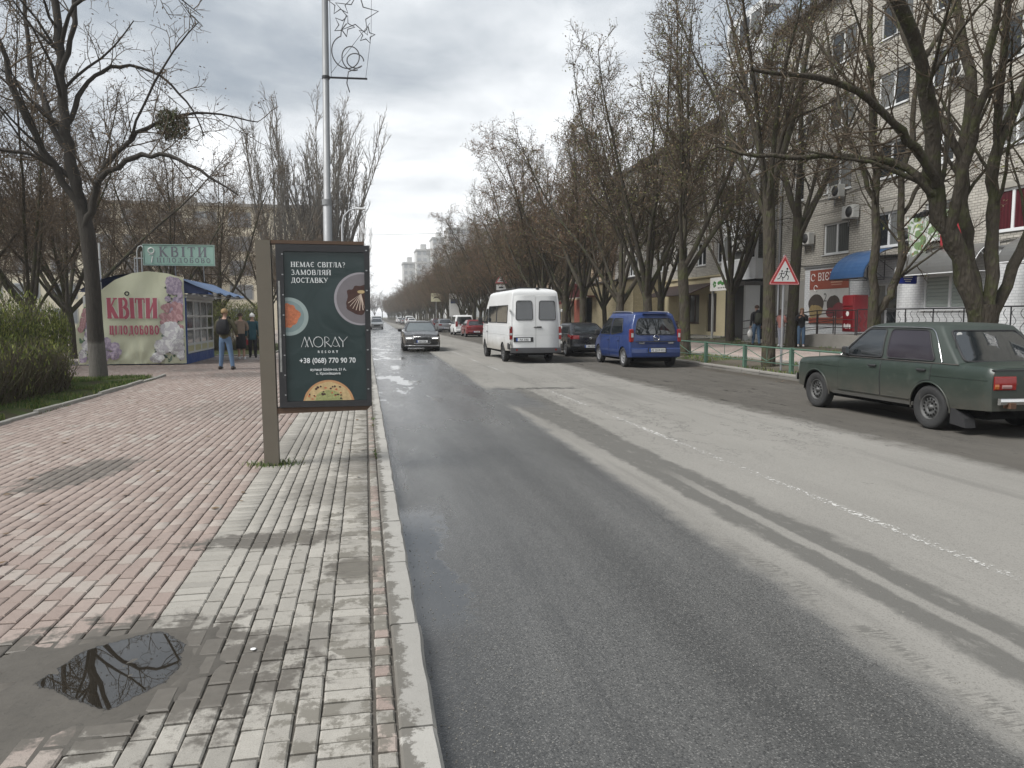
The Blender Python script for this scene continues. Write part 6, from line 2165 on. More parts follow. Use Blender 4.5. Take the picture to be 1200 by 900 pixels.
# boot lid seam, rear lamps, plate, bumper
lada.end_patch(True, -.73, -.44, .62, .79, .012, m_lamp_red, 'tail_lamp', 5)
tl = [o for o in lada.t.children if o.name.startswith('tail_lamp')][-1]
tl2 = lada.end_patch(True, .44, .73, .62, .79, .012, m_lamp_red, 'tail_lamp', 5)
for pr_, xs_ in ((tl, (-.735, -.66)), (tl2, (.66, .735))):
    lada.end_patch(True, xs_[0] + .01, xs_[1] - .01, .63, .70, .016, m_lamp_or, 'amber_lens', 2, parent=pr_, depth=.0)
for pr_, xs_ in ((tl, (-.63, -.50)), (tl2, (.50, .63))):
    lada.end_patch(True, xs_[0], xs_[1], .635, .69, .018, M('smoky_white_lens', (.28, .16, .15), .2, bump=0), 'reversing_lens', 2, parent=pr_, depth=.0)
lada.plate_at(-Ll / 2 - .062, .70, True, 'КА 4071', .52, .115)
lada.end_patch(True, -.74, .74, .86, .872, .010, m_trim, 'boot_seam', 10)
bmp = lada.end_patch(True, -.70, .70, .445, .525, .085, m_chrome, 'rear_bumper', 10, depth=-.04)
for sx in (-.55, .55):
    MB().box(sx - .04, sx + .04, -Ll / 2 - .13, -Ll / 2 - .02, .40, .47).build('bumper_bracket', M('rusty_bracket', (.09, .045, .025), .8, bump=.2), lada.t)
lada.end_patch(False, -.74, .74, .42, .54, .07, m_chrome, 'front_bumper', 10, depth=-.03)
lada.end_patch(False, -.42, .42, .60, .74, .012, m_trim, 'grille', 8)
for sx in (-1, 1): lada.end_patch(False, min(sx * .44, sx * .72), max(sx * .44, sx * .72), .59, .745, .014, m_lamp_wh, 'headlamp', 4)
MB().tube([(0, 0, 0), (-.02, .03, .42)], .004, 4).build('aerial', m_trim, lada.t, (-.62, -1.35, .93))
for sx in (-.2, .2):
    MB().tube([(sx, -1.40, .98), (sx + .3, -1.36, 1.01)], .006, 4).build('wiper', m_trim, lada.t)

# ---------------- white minibus ----------------------------------------
m_vanp = M('white_van_paint', (.60, .605, .60), .38, var=.05, scale=1.5, bump=.02, dirt=.10, dirt_c=(.30, .28, .24), coat=.3)
m, N, b = new_mat('dusty_white_paint')
p = N.obj(); x, y, z = N.xyz(p)
n1 = N.noise(p, 1.8, 6, .65)
c = N.mix(N.ss(z + (n1 - .5) * .5, 1.05, .45) * .8, N.mix(n1, (.56, .57, .57), (.66, .67, .67)), N.mix(n1, (.24, .215, .18), (.36, .33, .285)))
N.inp(b.inputs['Base Color'], c); N.inp(b.inputs['Roughness'], N.ss(z, 1.1, .5) * .35 + .3); b.inputs['Coat Weight'].default_value = .2
m_vand = m
Lv = 6.3
sp = dict(L=Lv, W=1.90, wb=3.75, rear_oh=1.35, tyre=.35, arch=.40, sill=.40, tw=.2, rim='steel', rim_r=.2, rim_mat=m_steel_rim,
          paint=m_vand, roof_paint=m_vanp,
          plan=[(-Lv / 2, .975), (-Lv / 2 + .05, .99), (-Lv / 2 + .3, 1.0), (1.9, 1.0), (2.6, .96), (2.95, .90), (Lv / 2, .80)],
          belt=[(-Lv / 2, 1.34), (1.85, 1.34), (2.25, 1.24), (2.65, 1.08), (2.95, .94), (Lv / 2, .84)],
          crown=[(-2, .0), (1.5, .0), (2.2, .06), (2.8, .04)], round=.0,
          low=[(-Lv / 2, .46), (-1.6, .42), (1.2, .40), (Lv / 2 - .2, .36), (Lv / 2, .34)],
          tumble=[(0, .96), (.2, 1.0), (.8, 1.0), (1, .99)],
          bow_r=.02, bow_f=.16, floor=.7,
          gh=(-Lv / 2 + .0, 2.35, -Lv / 2 + .09, 1.35, .935, .84, 1.32, 2.48, .01, .03), gbow_f=.16, gbow_r=.02, gcorner=.05, roof_crown=.22)
VX, VY = 5.93, 29.5
van = Car(sp, 'minibus', 'white high-roofed minibus driving away in the middle of the road', 'minibus', (VX, VY, 0), R(1.2))
for sd_ in (-1, 1):
    K = 'L' if sd_ < 0 else 'R'
    van.win(K, [(-2.6, .12), (-.60, .12), (-.60, .66), (-2.6, .66)], .07, fr=.016)
    van.win(K, [(-.53, .12), (1.1, .12), (1.1, .66), (-.53, .66)], .07, fr=.016)
    van.win(K, [(1.25, .08), (2.1, .08), (1.6, .58), (1.25, .58)], .06, fr=.016)
    van.side_strip(sd_, -Lv / 2 + .05, 2.3, 1.02, .012, .006, m_pvc_dull, 'body_crease')
    van.side_strip(sd_, -Lv / 2 + .03, -Lv / 2 + .30, .62, .22, .03, m_trim, 'bumper_corner', n=6)
    van.door(sd_, 1.2, 2.2, -.02, .52, handle=(1.3, 1.08))
    # tail lamps on the corner
    MB().box(-.05, .05, -.03, .05, -.23, .23, bev=.012).build('tail_lamp', m_lamp_red, van.t, (sd_ * .905, -Lv / 2 + .01, 1.09))
    MB().box(-.052, .052, -.034, -.03, -.04, .03).build('reversing_lens', m_lamp_wh, van.t, (sd_ * .905, -Lv / 2 + .008, 1.06))
    mr = MB(); mr.box(-.09, .09, -.05, .05, -.14, .14, bev=.03); mr.tube([(0, 0, 0), (-sd_ * .16, 0, -.03)], .02, 5)
    mr.build('side_mirror', m_trim, van.t, (sd_ * 1.12, 2.0, 1.5))
    MB().box(sd_ * .6 - .02, sd_ * .6 + .02, -2.5, 1.0, 2.70, 2.735).build('roof_rail', m_trim, van.t)
    for k in range(3): MB().box(-.02, .02, -.06, .06, -.05, .05, bev=.01).build('hinge', m_pvc_dull, van.t, (sd_ * .955, -Lv / 2 - .0, [.75, 1.3, 1.9][k]))
# back doors
for sd_ in (-1, 1):
    dm = MB()
    rows = []
    for k in range(15):
        z = .56 + (2.42 - .56) * k / 14
        v = max(0, (z - 1.32) / 1.16)
        w_ = .84 if z < 1.3 else (.84 + (.765 - .84) * v)
        yb = -Lv / 2 - .025 if z < 1.32 else (-Lv / 2 - .025 + .09 * v)
        x0, x1 = sd_ * .012, sd_ * w_
        rows.append([(x0, yb - .012, z), (x0 + (x1 - x0) * .5, yb - .012, z), (x1 - sd_ * .02, yb - .006, z), (x1, yb + .02, z)])
    dm.grid(rows, smooth=True, flip=sd_ > 0)
    edge = [r_[0] for r_ in rows] + [rows[-1][1], rows[-1][3]] + [r_[3] for r_ in reversed(rows[:-1])] + [rows[0][1], rows[0][0]]
    dm.tube([(q[0], q[1] + .008, q[2]) for q in edge], .010, 4, mi=1, cap=False)
    dm.tube([(sd_ * .02, -Lv / 2 - .034, 1.02), (sd_ * .80, -Lv / 2 - .032, 1.02)], .006, 4, mi=1)
    d = dm.build('back_door', [m_vanp, m_pvc_dull], van.t)
    wq = []
    x0, x1, z0, z1 = sd_ * .11, sd_ * .735, 1.56, 2.24
    def bp(x, z, o=0): 
        v = max(0, (z - 1.32) / 1.16); return (x, -Lv / 2 - .040 + .09 * v - o, z)
    out = []
    for (cx, cz, sx, sz) in ((x0, z0, 1, 1), (x1, z0, -1, 1), (x1, z1, -1, -1), (x0, z1, 1, -1)):
        pass
    cs = [(min(x0, x1), z0), (max(x0, x1), z0), (max(x0, x1) - .03, z1), (min(x0, x1) + .03, z1)]
    poly = []
    for i in range(4):
        p0, p1, p2 = Vector(cs[i - 1]), Vector(cs[i]), Vector(cs[(i + 1) % 4])
        a = p1 + (p0 - p1).normalized() * .08; c_ = p1 + (p2 - p1).normalized() * .08
        for k in range(5):
            t = k / 4; poly.append(a * (1 - t) ** 2 + p1 * 2 * t * (1 - t) + c_ * t * t)
    gm = MB(); gm.add([bp(q.x, q.y, .004) for q in poly], [tuple(range(len(poly)))])
    gw = gm.build('window', m_carglass, d)
    MB().tube([Vector(bp(q.x, q.y, .004)) for q in poly + poly[:2]], .014, 5, cap=False).build('window_frame', m_trim, gw)
MB().box(-.09, .09, -.03, 0, -.02, .03, bev=.01).box(-.2, -.05, -.02, 0, -.01, .012).build('door_handle', m_trim, van.t, (.12, -Lv / 2 - .04, 1.30))
van.end_patch(True, -.93, .93, .38, .57, .10, M('grey_plastic_bumper', (.065, .065, .068), .7, var=.15, bump=.1, dirt=.2), 'rear_bumper', 12, depth=-.02)
MB().box(-.36, .36, -.012, 0, -.085, .085).build('plate_recess', m_trim, van.t, (-.46, -Lv / 2 - .036, .86))
van.plate_at(-Lv / 2 - .055, .86, True, 'АА 3182', .52, .115, x=-.46)
for sx in (-.72, .72):
    MB().flat(disc_poly(0, 0, .035, .035, 12, 0, 0), 0, 'XZ').build('reflector', m_lamp_red, van.t, (sx, -Lv / 2 - .135, .50))
MB().box(-.05, .05, -.06, .08, -.03, .05, bev=.015).build('camera_pod', m_trim, van.t, (.12, -Lv / 2 + .24, 2.68))
MB().box(-.42, .1, -.04, .04, 0, .05).build('roof_vent', m_trim, van.t, (-.12, -Lv / 2 + .55, 2.70))
MB().box(-.5, -.2, -.3, .5, .22, .42).build('silencer', m_under, van.t, (0, -Lv / 2 + .6, 0))

# ---------------- blue minivan -----------------------------------------
m_blue = M('royal_blue_paint', (.012, .032, .125), .28, var=.10, scale=2, bump=.01, dirt=.10, dirt_c=(.07, .075, .09), coat=.6)
Lb = 3.97
sp = dict(L=Lb, W=1.72, wb=2.51, rear_oh=.64, tyre=.31, arch=.35, sill=.26, tw=.18, rim='steel', rim_r=.2, rim_mat=m_cover, holes=7,
          paint=m_blue,
          plan=[(-Lb / 2, .95), (-Lb / 2 + .06, .98), (-1.4, 1.0), (.9, 1.0), (1.5, .95), (1.85, .86), (Lb / 2, .74)],
          belt=[(-Lb / 2, .98), (-1.7, 1.0), (-.5, .97), (.4, .93), (.95, .95), (1.4, .88), (1.8, .76), (Lb / 2, .66)],
          crown=[(-2, .0), (.8, .02), (1.4, .07), (2, .03)], round=.01,
          low=[(-Lb / 2, .34), (-1.5, .30), (1.2, .26), (Lb / 2, .30)],
          tumble=[(0, .94), (.2, .99), (.45, 1.0), (.8, .985), (1, .955)],
          bow_r=.05, bow_f=.16, floor=.5,
          gh=(-Lb / 2 + .02, 1.22, -Lb / 2 + .17, .42, .815, .655, .96, 1.62, .015, .03), gbow_f=.16, gbow_r=.05, gcorner=.08, roof_crown=.12)
blue = Car(sp, 'parked_minivan', 'royal blue small minivan parked at the far kerb behind the black hatchback', 'car', (9.30, 25.35, 0), R(0.5))
blue.t.scale = (1.05, 1.05, 1.06)
for sd_ in (-1, 1):
    K = 'L' if sd_ < 0 else 'R'
    blue.win(K, [(-.02, .08), (1.0, .08), (.46, .86), (.0, .86)], .06, fr=.014)
    blue.win(K, [(-1.2, .20), (-.10, .06), (-.10, .86), (-.95, .86)], .09, fr=.014)
    blue.door(sd_, -.04, .95, -.03, .32, handle=(.1, .83), hmat=m_blue)
    blue.door(sd_, -1.02, -.07, -.03, .32, handle=(-.9, .83), hmat=m_blue)
    blue.side_strip(sd_, -1.0, .95, .47, .055, .012, M('blue_grey_strip', (.02, .035, .10), .5, bump=0), 'side_moulding')
    rr_ = MB(); rr_.tube(smooth_path([Vector((sd_ * .60, -1.55, 1.67)), Vector((sd_ * .61, -1.40, 1.73)), Vector((sd_ * .61, .1, 1.745)), Vector((sd_ * .60, .32, 1.67))], 4), .017, 6)
    rr_.build('roof_rail', m_alloy, blue.t)
    mr = MB(); mr.box(-.09, .09, -.05, .06, -.09, .09, bev=.035); mr.build('side_mirror', m_trim, blue.t, (sd_ * .97, .86, 1.06))
    # lamps
    MB().box(-.06, .06, -.02, .10, -.20, .20, bev=.02).build('tail_lamp', m_lamp_red, blue.t, (sd_ * .785, -Lb / 2 - .0, 1.0))
    MB().box(-.035, .035, -.026, -.02, -.07, .06).build('reversing_lens', m_lamp_wh, blue.t, (sd_ * .775, -Lb / 2 - .002, 1.02))
blue.win('B', [(-.83, .12), (.83, .12), (.80, .86), (-.80, .86)], .12, name='rear_window', fr=.016, mat=m_carglass)
blue.win('F', [(-.9, .06), (.9, .06), (.88, .93), (-.88, .93)], .08, name='windscreen', fr=.014)
blue.end_patch(True, -.66, .66, .80, .83, .012, m_trim, 'tailgate_crease', 8)
blue.end_patch(True, -.60, .60, .745, .80, .010, M('dark_blue_gloss', (.008, .02, .08), .3, bump=0), 'tailgate_band', 8)
blue.end_patch(True, -.80, .80, .33, .62, .045, m_blue, 'rear_bumper', 10, depth=-.01, bevel=.03)
MB().box(-.30, .30, -.006, 0, -.085, .085).build('plate_recess', m_trim, blue.t, (0.02, -Lb / 2 - .100, .55))
blue.plate_at(-Lb / 2 - .115, .555, True, 'АІ 2519 КО', .52, .112, x=.02)
bd = MB(); bd.tube([(.095 * math.cos(a), 0, .095 * math.sin(a)) for a in np.linspace(0, 2 * PI, 21)], .010, 5, cap=False); bd.tube([(-.10, 0, .012), (.02, -.004, .012), (-.02, -.004, -.012), (.10, 0, -.012)], .010, 4)
bd.build('round_emblem', m_chrome, blue.t, (0, -Lb / 2 - .068, .93))
for sx in (-.48, .48): MB().box(-.09, .09, -.004, 0, -.014, .014).build('chrome_script', m_chrome, blue.t, (sx, -Lb / 2 - .062, .775))
MB().box(-.4, .4, -.1, 0, 0, .04).build('spoiler', m_blue, blue.t, (0, -Lb / 2 + .17, 1.66))
for sx in (-1, 1): blue.end_patch(False, min(sx * .35, sx * .62), max(sx * .35, sx * .62), .5, .62, .01, m_lamp_wh, 'headlamp', 4)

# ---------------- black hatchback --------------------------------------
m_blackp = M('black_car_paint', (.010, .010, .012), .18, var=.1, scale=2, bump=0, dirt=.08, coat=.7)
Lh = 4.2
def hatch_spec(paint, L=4.2, W=1.76, H=1.42, rim='steel', rm=None, **kw):
    d = dict(L=L, W=W, wb=2.63, rear_oh=.74, tyre=.315, arch=.355, sill=.26, tw=.2, rim=rim, rim_r=.21, rim_mat=rm or m_cover, holes=9, paint=paint,
             plan=[(-L / 2, .86), (-L / 2 + .08, .93), (-L / 2 + .4, .985), (-.8, 1.0), (.9, 1.0), (L / 2 - .5, .95), (L / 2 - .15, .86), (L / 2, .74)],
             belt=[(-L / 2, .86), (-L / 2 + .06, .93), (-1.5, .96), (-.5, .93), (.5, .90), (1.0, .91), (1.5, .82), (L / 2 - .12, .70), (L / 2, .60)],
             crown=[(-2, .02), (.8, .03), (1.4, .06), (2, .03)], round=.015,
             low=[(-L / 2, .30), (-1.4, .28), (1.2, .22), (L / 2, .24)],
             bow_r=.11, bow_f=.17, floor=.5,
             gh=(-L / 2 + .10, 1.02, -L / 2 + .78, .22, .765, .60, .93, H - .07, .06, .03), gbow_f=.15, gbow_r=.08, gcorner=.10, roof_crown=.08)
    d.update(kw)
    return d
def dress_hatch(c, H=1.42, plate='АА 1934', detail=True, tail=(.48, .84, .74, .90), dark=m_carglass, est=False, rear_only=False):
    L = c.L
    g = c.sp['gh']
    for sd_ in (-1, 1):
        K = 'L' if sd_ < 0 else 'R'
        rb = g[0] + .12; rt = g[2]
        c.win(K, [(-.08, .08), (g[1] - .22, .08), (g[3] - .03, .90), (-.02, .90)], .06, fr=.012, mat=dark)
        c.win(K, [(rb + .28, .10), (-.15, .08), (-.10, .90), (rt + .12, .90)], .08, fr=.012, mat=dark)
        c.door(sd_, -.10, .88, -.02, .30, handle=(.03, .80), hmat=c.paint)
        c.door(sd_, -1.02, -.12, -.02, .30, handle=(-.9, .82), hmat=c.paint)
        mr = MB(); mr.box(-.09, .09, -.05, .06, -.06, .07, bev=.03); mr.build('side_mirror', c.paint, c.t, (sd_ * (c.W + .07), .78, .98))
        x0, x1 = sorted((sd_ * tail[0], sd_ * tail[1]))
        if not est: 
            tlm = c.end_patch(True, x0, x1, tail[2], tail[3], .014, m_lamp_red, 'tail_lamp', 6, depth=.04)
        hx0, hx1 = sorted((sd_ * .36, sd_ * (c.W * .80)))
        c.end_patch(False, hx0, hx1, .56, .67, .012, m_lamp_wh, 'headlamp', 6, depth=.03)
    c.win('B', [(-.84, .10), (.84, .10), (.80, .88), (-.80, .88)], .10, name='rear_window', fr=.012, mat=dark)
    c.win('F', [(-.9, .04), (.9, .04), (.88, .93), (-.88, .93)], .08, name='windscreen', fr=.012, mat=m_carglass2 if rear_only is False else dark)
    c.end_patch(True, -c.W * .8, c.W * .8, .34, .55, .03, c.paint, 'rear_bumper', 10, depth=0, bevel=.03)
    c.plate_at(c.yr - c.sp['bow_r'] - .052, .45, True, plate, .52, .112)
    c.end_patch(False, -.45, .45, .36, .50, .012, m_trim, 'lower_grille', 8)
    c.end_patch(False, -.38, .38, .52, .62, .012, m_trim, 'grille', 8)
black = Car(hatch_spec(m_blackp, rim='alloy', rm=m_alloy, spokes=7), 'parked_hatchback', 'glossy black hatchback parked between the white minibus and the blue minivan', 'car', (9.15, 32.3, 0), R(1.0))
dress_hatch(black)
for sd_ in (-1, 1):   # lamps that wrap on to the flank
    black.side_strip(sd_, -2.05, -1.72, lambda y: .83 + (y + 2.05) * .18, .10, .012, m_lamp_red, 'side_tail_lamp', n=8)
bd = MB().ball((0, 0, 0), .055, .012, .055, 12, 8).build('round_emblem', m_chrome, black.t, (0, black.yr - .135, .78))

# ---------------- dark oncoming estate ---------------------------------
m_audi = M('dark_bronze_grey_paint', (.035, .032, .030), .22, var=.08, scale=2, bump=0, dirt=.15, dirt_c=(.07, .065, .058), coat=.7)
La = 4.92
sp = dict(L=La, W=1.87, wb=2.91, rear_oh=1.08, tyre=.335, arch=.375, sill=.25, tw=.24, rim='alloy', rim_r=.235, rim_mat=m_alloy, spokes=10, paint=m_audi,
          plan=[(-La / 2, .84), (-La / 2 + .1, .93), (-1.8, 1.0), (1.2, 1.0), (La / 2 - .6, .96), (La / 2 - .2, .88), (La / 2, .78)],
          belt=[(-La / 2, .90), (-1.8, .97), (0, .95), (.8, .94), (1.2, .93), (1.8, .87), (La / 2 - .15, .77), (La / 2, .68)],
          crown=[(-2, .02), (.8, .03), (1.5, .07), (2.3, .05)], round=.02,
          low=[(-La / 2, .30), (-1.4, .25), (1.4, .24), (La / 2, .22)],
          bow_r=.1, bow_f=.16, floor=.5,
          gh=(-La / 2 + .12, 1.22, -La / 2 + .75, .42, .80, .60, .95, 1.40, .03, .03), gbow_f=.16, gbow_r=.08, gcorner=.10, roof_crown=.07)
audi = Car(sp, 'oncoming_estate', 'dark bronze-grey estate car driving towards the camera with its headlights on', 'car', (2.72, 38.7, 0), R(180 - 1.5))
for sd_ in (-1, 1):
    K = 'L' if sd_ < 0 else 'R'
    audi.win(K, [(-.05, .08), (.95, .08), (.36, .90), (.0, .90)], .06, fr=.010, frame=m_chrome)
    audi.win(K, [(-1.1, .08), (-.12, .08), (-.10, .90), (-1.1, .90)], .06, fr=.010, frame=m_chrome)
    audi.win(K, [(-1.95, .12), (-1.18, .08), (-1.18, .90), (-1.6, .90)], .06, fr=.010, frame=m_chrome)
    audi.door(sd_, -.06, 1.0, -.02, .30, handle=(.08, .80), hmat=m_audi); audi.door(sd_, -1.1, -.09, -.02, .30, handle=(-.95, .82), hmat=m_audi)
    MB().box(-.10, .10, -.05, .07, -.06, .08, bev=.03).build('side_mirror', m_trim, audi.t, (sd_ * 1.02, .88, 1.0))
    MB().tube([(sd_ * .58, -1.9, 1.44), (sd_ * .6, -1.7, 1.49), (sd_ * .6, .2, 1.49), (sd_ * .58, .35, 1.44)], .014, 5).build('roof_rail', m_alloy, audi.t)
    x0, x1 = sorted((sd_ * .44, sd_ * .80))
    hl = audi.end_patch(False, x0, x1, .60, .71, .014, m_lamp_wh, 'headlamp', 8, depth=.03)
    x2, x3 = sorted((sd_ * .50, sd_ * .74))
    audi.end_patch(False, x2, x3, .625, .66, .020, M('lit_headlamp', (.9, .9, .9), .3, bump=0, emit=((1, .98, .94), 2.2)), 'daytime_light', 6, parent=hl, depth=.0)
    audi.end_patch(False, *sorted((sd_ * .5, sd_ * .78)), .36, .46, .012, m_trim, 'side_intake', 6)
audi.win('F', [(-.92, .03), (.92, .03), (.90, .94), (-.90, .94)], .08, name='windscreen', fr=.010, mat=M('windscreen_painted_reflection', (.11, .125, .13), .08, var=.3, scale=2, bump=0, spec=.8))  # windscreen base colour is paled to stand in for a reflection
audi.win('B', [(-.84, .10), (.84, .10), (.80, .88), (-.80, .88)], .10, name='rear_window', fr=.012)
gr = audi.end_patch(False, -.40, .40, .40, .70, .016, m_trim, 'grille', 8)
fm_ = MB(); pts = [(-.41, .71), (.41, .71), (.37, .40), (-.37, .40)]
fm_.tube([(x_, 0, z_) for x_, z_ in pts + pts[:2]], .016, 5, cap=False)
for k in range(5): fm_.tube([(-.36, -.02, .45 + k * .05), (.36, -.02, .45 + k * .05)], .006, 4)
fm_.build('grille_frame', m_chrome, audi.t, (0, La / 2 + .165, 0))
audi.plate_at(La / 2 + .19, .50, False, 'АА 7720', .52, .112)
audi.end_patch(False, -.82, .82, .27, .31, .03, m_alloy, 'silver_skid', 10)
audi.end_patch(True, -.7, .7, .72, .88, .012, m_lamp_red, 'tail_lamp', 8)

# ---------------- smaller, farther vehicles ----------------------------
m_redp = M('dark_red_paint', (.14, .010, .012), .25, var=.1, scale=2, bump=0, dirt=.1, coat=.5)
m_silv = M('silver_paint', (.30, .30, .31), .3, metal=.6, var=.08, scale=2, bump=0, dirt=.12, coat=.4)
m_maroon = M('maroon_paint', (.06, .012, .014), .25, var=.1, scale=2, bump=0, coat=.5)
m_whitep = M('white_car_paint', (.62, .625, .62), .3, var=.05, scale=2, bump=0, dirt=.08, coat=.4)
m_greyp = M('dark_grey_paint', (.05, .05, .055), .25, var=.1, scale=2, bump=0, coat=.5)
def far_car(label, loc, rz, paint, kind='hatch', group=None, plate='АА 5106'):
    if kind == 'van':
        s_ = hatch_spec(paint, L=4.4, W=1.83, H=1.8, gh=(-2.16, 1.15, -2.05, .5, .84, .74, .95, 1.74, .01, .03), roof_crown=.09, gbow_r=.04, bow_r=.04)
    elif kind == 'saloon':
        s_ = hatch_spec(paint, L=4.5, W=1.76, H=1.45, gh=(-1.75, 1.05, -1.05, .3, .77, .6, .93, 1.38, .03, .03))
    else:
        s_ = hatch_spec(paint)
    c = Car(s_, 'parked_car' if abs(rz) < 1 else 'oncoming_car', label, 'car', loc, rz, group)
    dress_hatch(c, plate=plate, tail=(.62, .82, .78, 1.25) if kind == 'van' else (.45, .80, .72, .88))
    return c
far_car('dark red hatchback parked beside the far kerb just before the white minibus', (8.9, 63.0, 0), 0, m_redp)
far_car('white boxy van parked just beyond the dark red hatchback', (8.75, 69.5, 0), 0, m_whitep, 'van')
far_car('silver saloon parked beyond the white boxy van', (8.5, 83, 0), 0, m_silv, 'saloon')
far_car('maroon car parked beyond the silver saloon', (8.7, 93, 0), 0, m_maroon, 'hatch')
far_car('dark grey car parked just past the maroon one', (9.3, 101, 0), 0, m_greyp, 'hatch')
far_car('white saloon coming along the wet lane far behind the dark estate', (1.55, 106, 0), PI, m_whitep, 'saloon')
far_car('white van following the far-off white saloon in the wet lane', (1.75, 121, 0), PI, m_whitep, 'van')
for i, (x, y, pt, kd, lb) in enumerate([(8.9, 150, m_whitep, 'hatch', 'nearest of the tiny white cars parked far down the street'), (9.0, 159, m_whitep, 'van', 'tiny white van among the cars parked far down the street'), (8.8, 172, m_silv, 'saloon', 'tiny silver car parked far down the street after the white van'), (9.2, 187, m_greyp, 'hatch', 'tiny dark car parked far down the street'), (9.0, 205, m_whitep, 'saloon', 'farthest tiny white car at the end of the parked row')]):
    far_car(lb, (x, y, 0), 0, pt, kd)
# ================================================================ LEFT SIDE OBJECTS
# ---- flower kiosk
KX0, KX1, KY0, KY1 = -8.95, -5.86, 26.62, 31.2
kiosk = thing('flower_kiosk', 'flower kiosk with white glazed side, blue base and printed banner front', 'kiosk', (-7.4, 26.5, SW_Z))
ox, oy, oz = 7.4, -26.5, -SW_Z
m_bluep = M('kiosk_blue_paint', (.02, .07, .26), .45, var=.15, bump=.05, dirt=.12)
m_kwhite = M('kiosk_white_frame', (.62, .63, .62), .5, var=.08, bump=0, dirt=.08)
m_kyel = M('kiosk_cream_panel', (.52, .50, .30), .6, var=.06, bump=0)
def kb(x0, x1, y0, y1, z0, z1, nm, mt, par=None, bev=0):
    return MB().box(x0 + ox, x1 + ox, y0 + oy, y1 + oy, z0 + oz, z1 + oz, bev=bev).build(nm, mt, par or kiosk)
kb(KX0, KX1 - .12, KY0, KY1, .12, 2.35, 'wall', m_kwhite)
kb(KX0 + .02, KX1 + .01, KY0 + .02, KY1, .10, .42, 'base', m_bluep)
# arched roof
rows = []
for yy in (KY0 - .05, KY1 + .1):
    rows.append([(KX0 - .1 + (KX1 + .15 - KX0) * u + ox, yy + oy, 2.35 + .72 * math.sin(PI * (.08 + .84 * u)) + oz) for u in [k / 14 for k in range(15)]])
mb = MB(); mb.grid(rows, smooth=True); mb.grid([[(q[0], q[1], q[2] - .05) for q in r_] for r_ in rows], smooth=True, flip=True)
mb.build('roof', m_bluep, kiosk)
kb(KX1 - .13, KX1 + .06, KY0 + .02, KY1, 2.30, 2.42, 'cornice', m_kwhite)
kb(KX1 - .04, KX1 + .03, KY0, KY0 + .10, .42, 2.30, 'corner_post', m_bluep)
# glazed side : 4 bays x 3 panes over cream panels
bay = (KY1 - KY0 - .12) / 4
for k in range(4):
    ya = KY0 + .10 + k * bay
    f_ = MB()
    yb = ya + bay
    X0, X1 = KX1 - .05 + ox, KX1 + .02 + ox
    for (a, b_, c_, d_) in ((ya, ya + .05, .44, 2.28), (yb - .05, yb, .44, 2.28), (ya + .05, yb - .05, 2.2, 2.28), (ya + .05, yb - .05, 1.66, 1.73), (ya + .05, yb - .05, 1.22, 1.29), (ya + .05, yb - .05, .70, .78), (ya + .05, yb - .05, .44, .50)):
        f_.box(X0, X1, a + .001 + oy, b_ - .001 + oy, c_ + oz, d_ + oz)
    w_ = f_.build('window', m_kwhite, kiosk)
    for (c_, d_) in ((.78, 1.22), (1.29, 1.66), (1.73, 2.2)):
        MB().box(KX1 - .02 + ox, KX1 - .01 + ox, ya + .05 + oy, yb - .05 + oy, c_ + oz, d_ + oz).build('pane', m_gl, w_)
    MB().box(KX1 - .02 + ox, KX1 - .008 + ox, ya + .05 + oy, yb - .05 + oy, .50 + oz, .70 + oz).build('panel', m_kyel, w_)
# side canopy of blue corrugated sheet
mb = MB(); rows = []
n = 66
for k in range(n + 1):
    yy = 26.45 + 5.6 * k / n
    w_ = .018 * math.sin(k * PI * .5)
    rows.append([(-5.95 + ox, yy + oy, 2.93 + w_ + oz), (-5.45 + ox, yy + oy, 2.70 + w_ - .01 + oz), (-4.78 + ox, yy + oy, 2.44 + w_ + .03 * math.sin(k * .3) + oz)])
mb.grid(rows, smooth=False); mb.grid([[(q[0], q[1], q[2] - .012) for q in r_] for r_ in rows], smooth=False, flip=True)
mb.build('canopy', M('blue_grey_canopy_sheet', (.09, .14, .24), .45, var=.2, scale=1.2, bump=.05, dirt=.3, dirt_c=(.2, .21, .22)), kiosk)
mb = MB(); mb.prism([(-5.95 + ox, 2.90 + oz), (-5.1 + ox, 2.52 + oz), (-5.1 + ox, 2.43 + oz), (-5.95 + ox, 2.45 + oz)], 26.55 + oy, 26.58 + oy, 'XZ'); mb.build('canopy_gable', M('navy_tarpaulin', (.02, .035, .10), .7, var=.2, bump=.2), kiosk)
for yy in (26.6, 29, 31.5): MB().tube([(-5.9 + ox, yy + oy, 2.40 + oz), (-4.85 + ox, yy + oy, 2.40 + oz)], .018, 5).build('canopy_arm', m_grey_metal, kiosk)

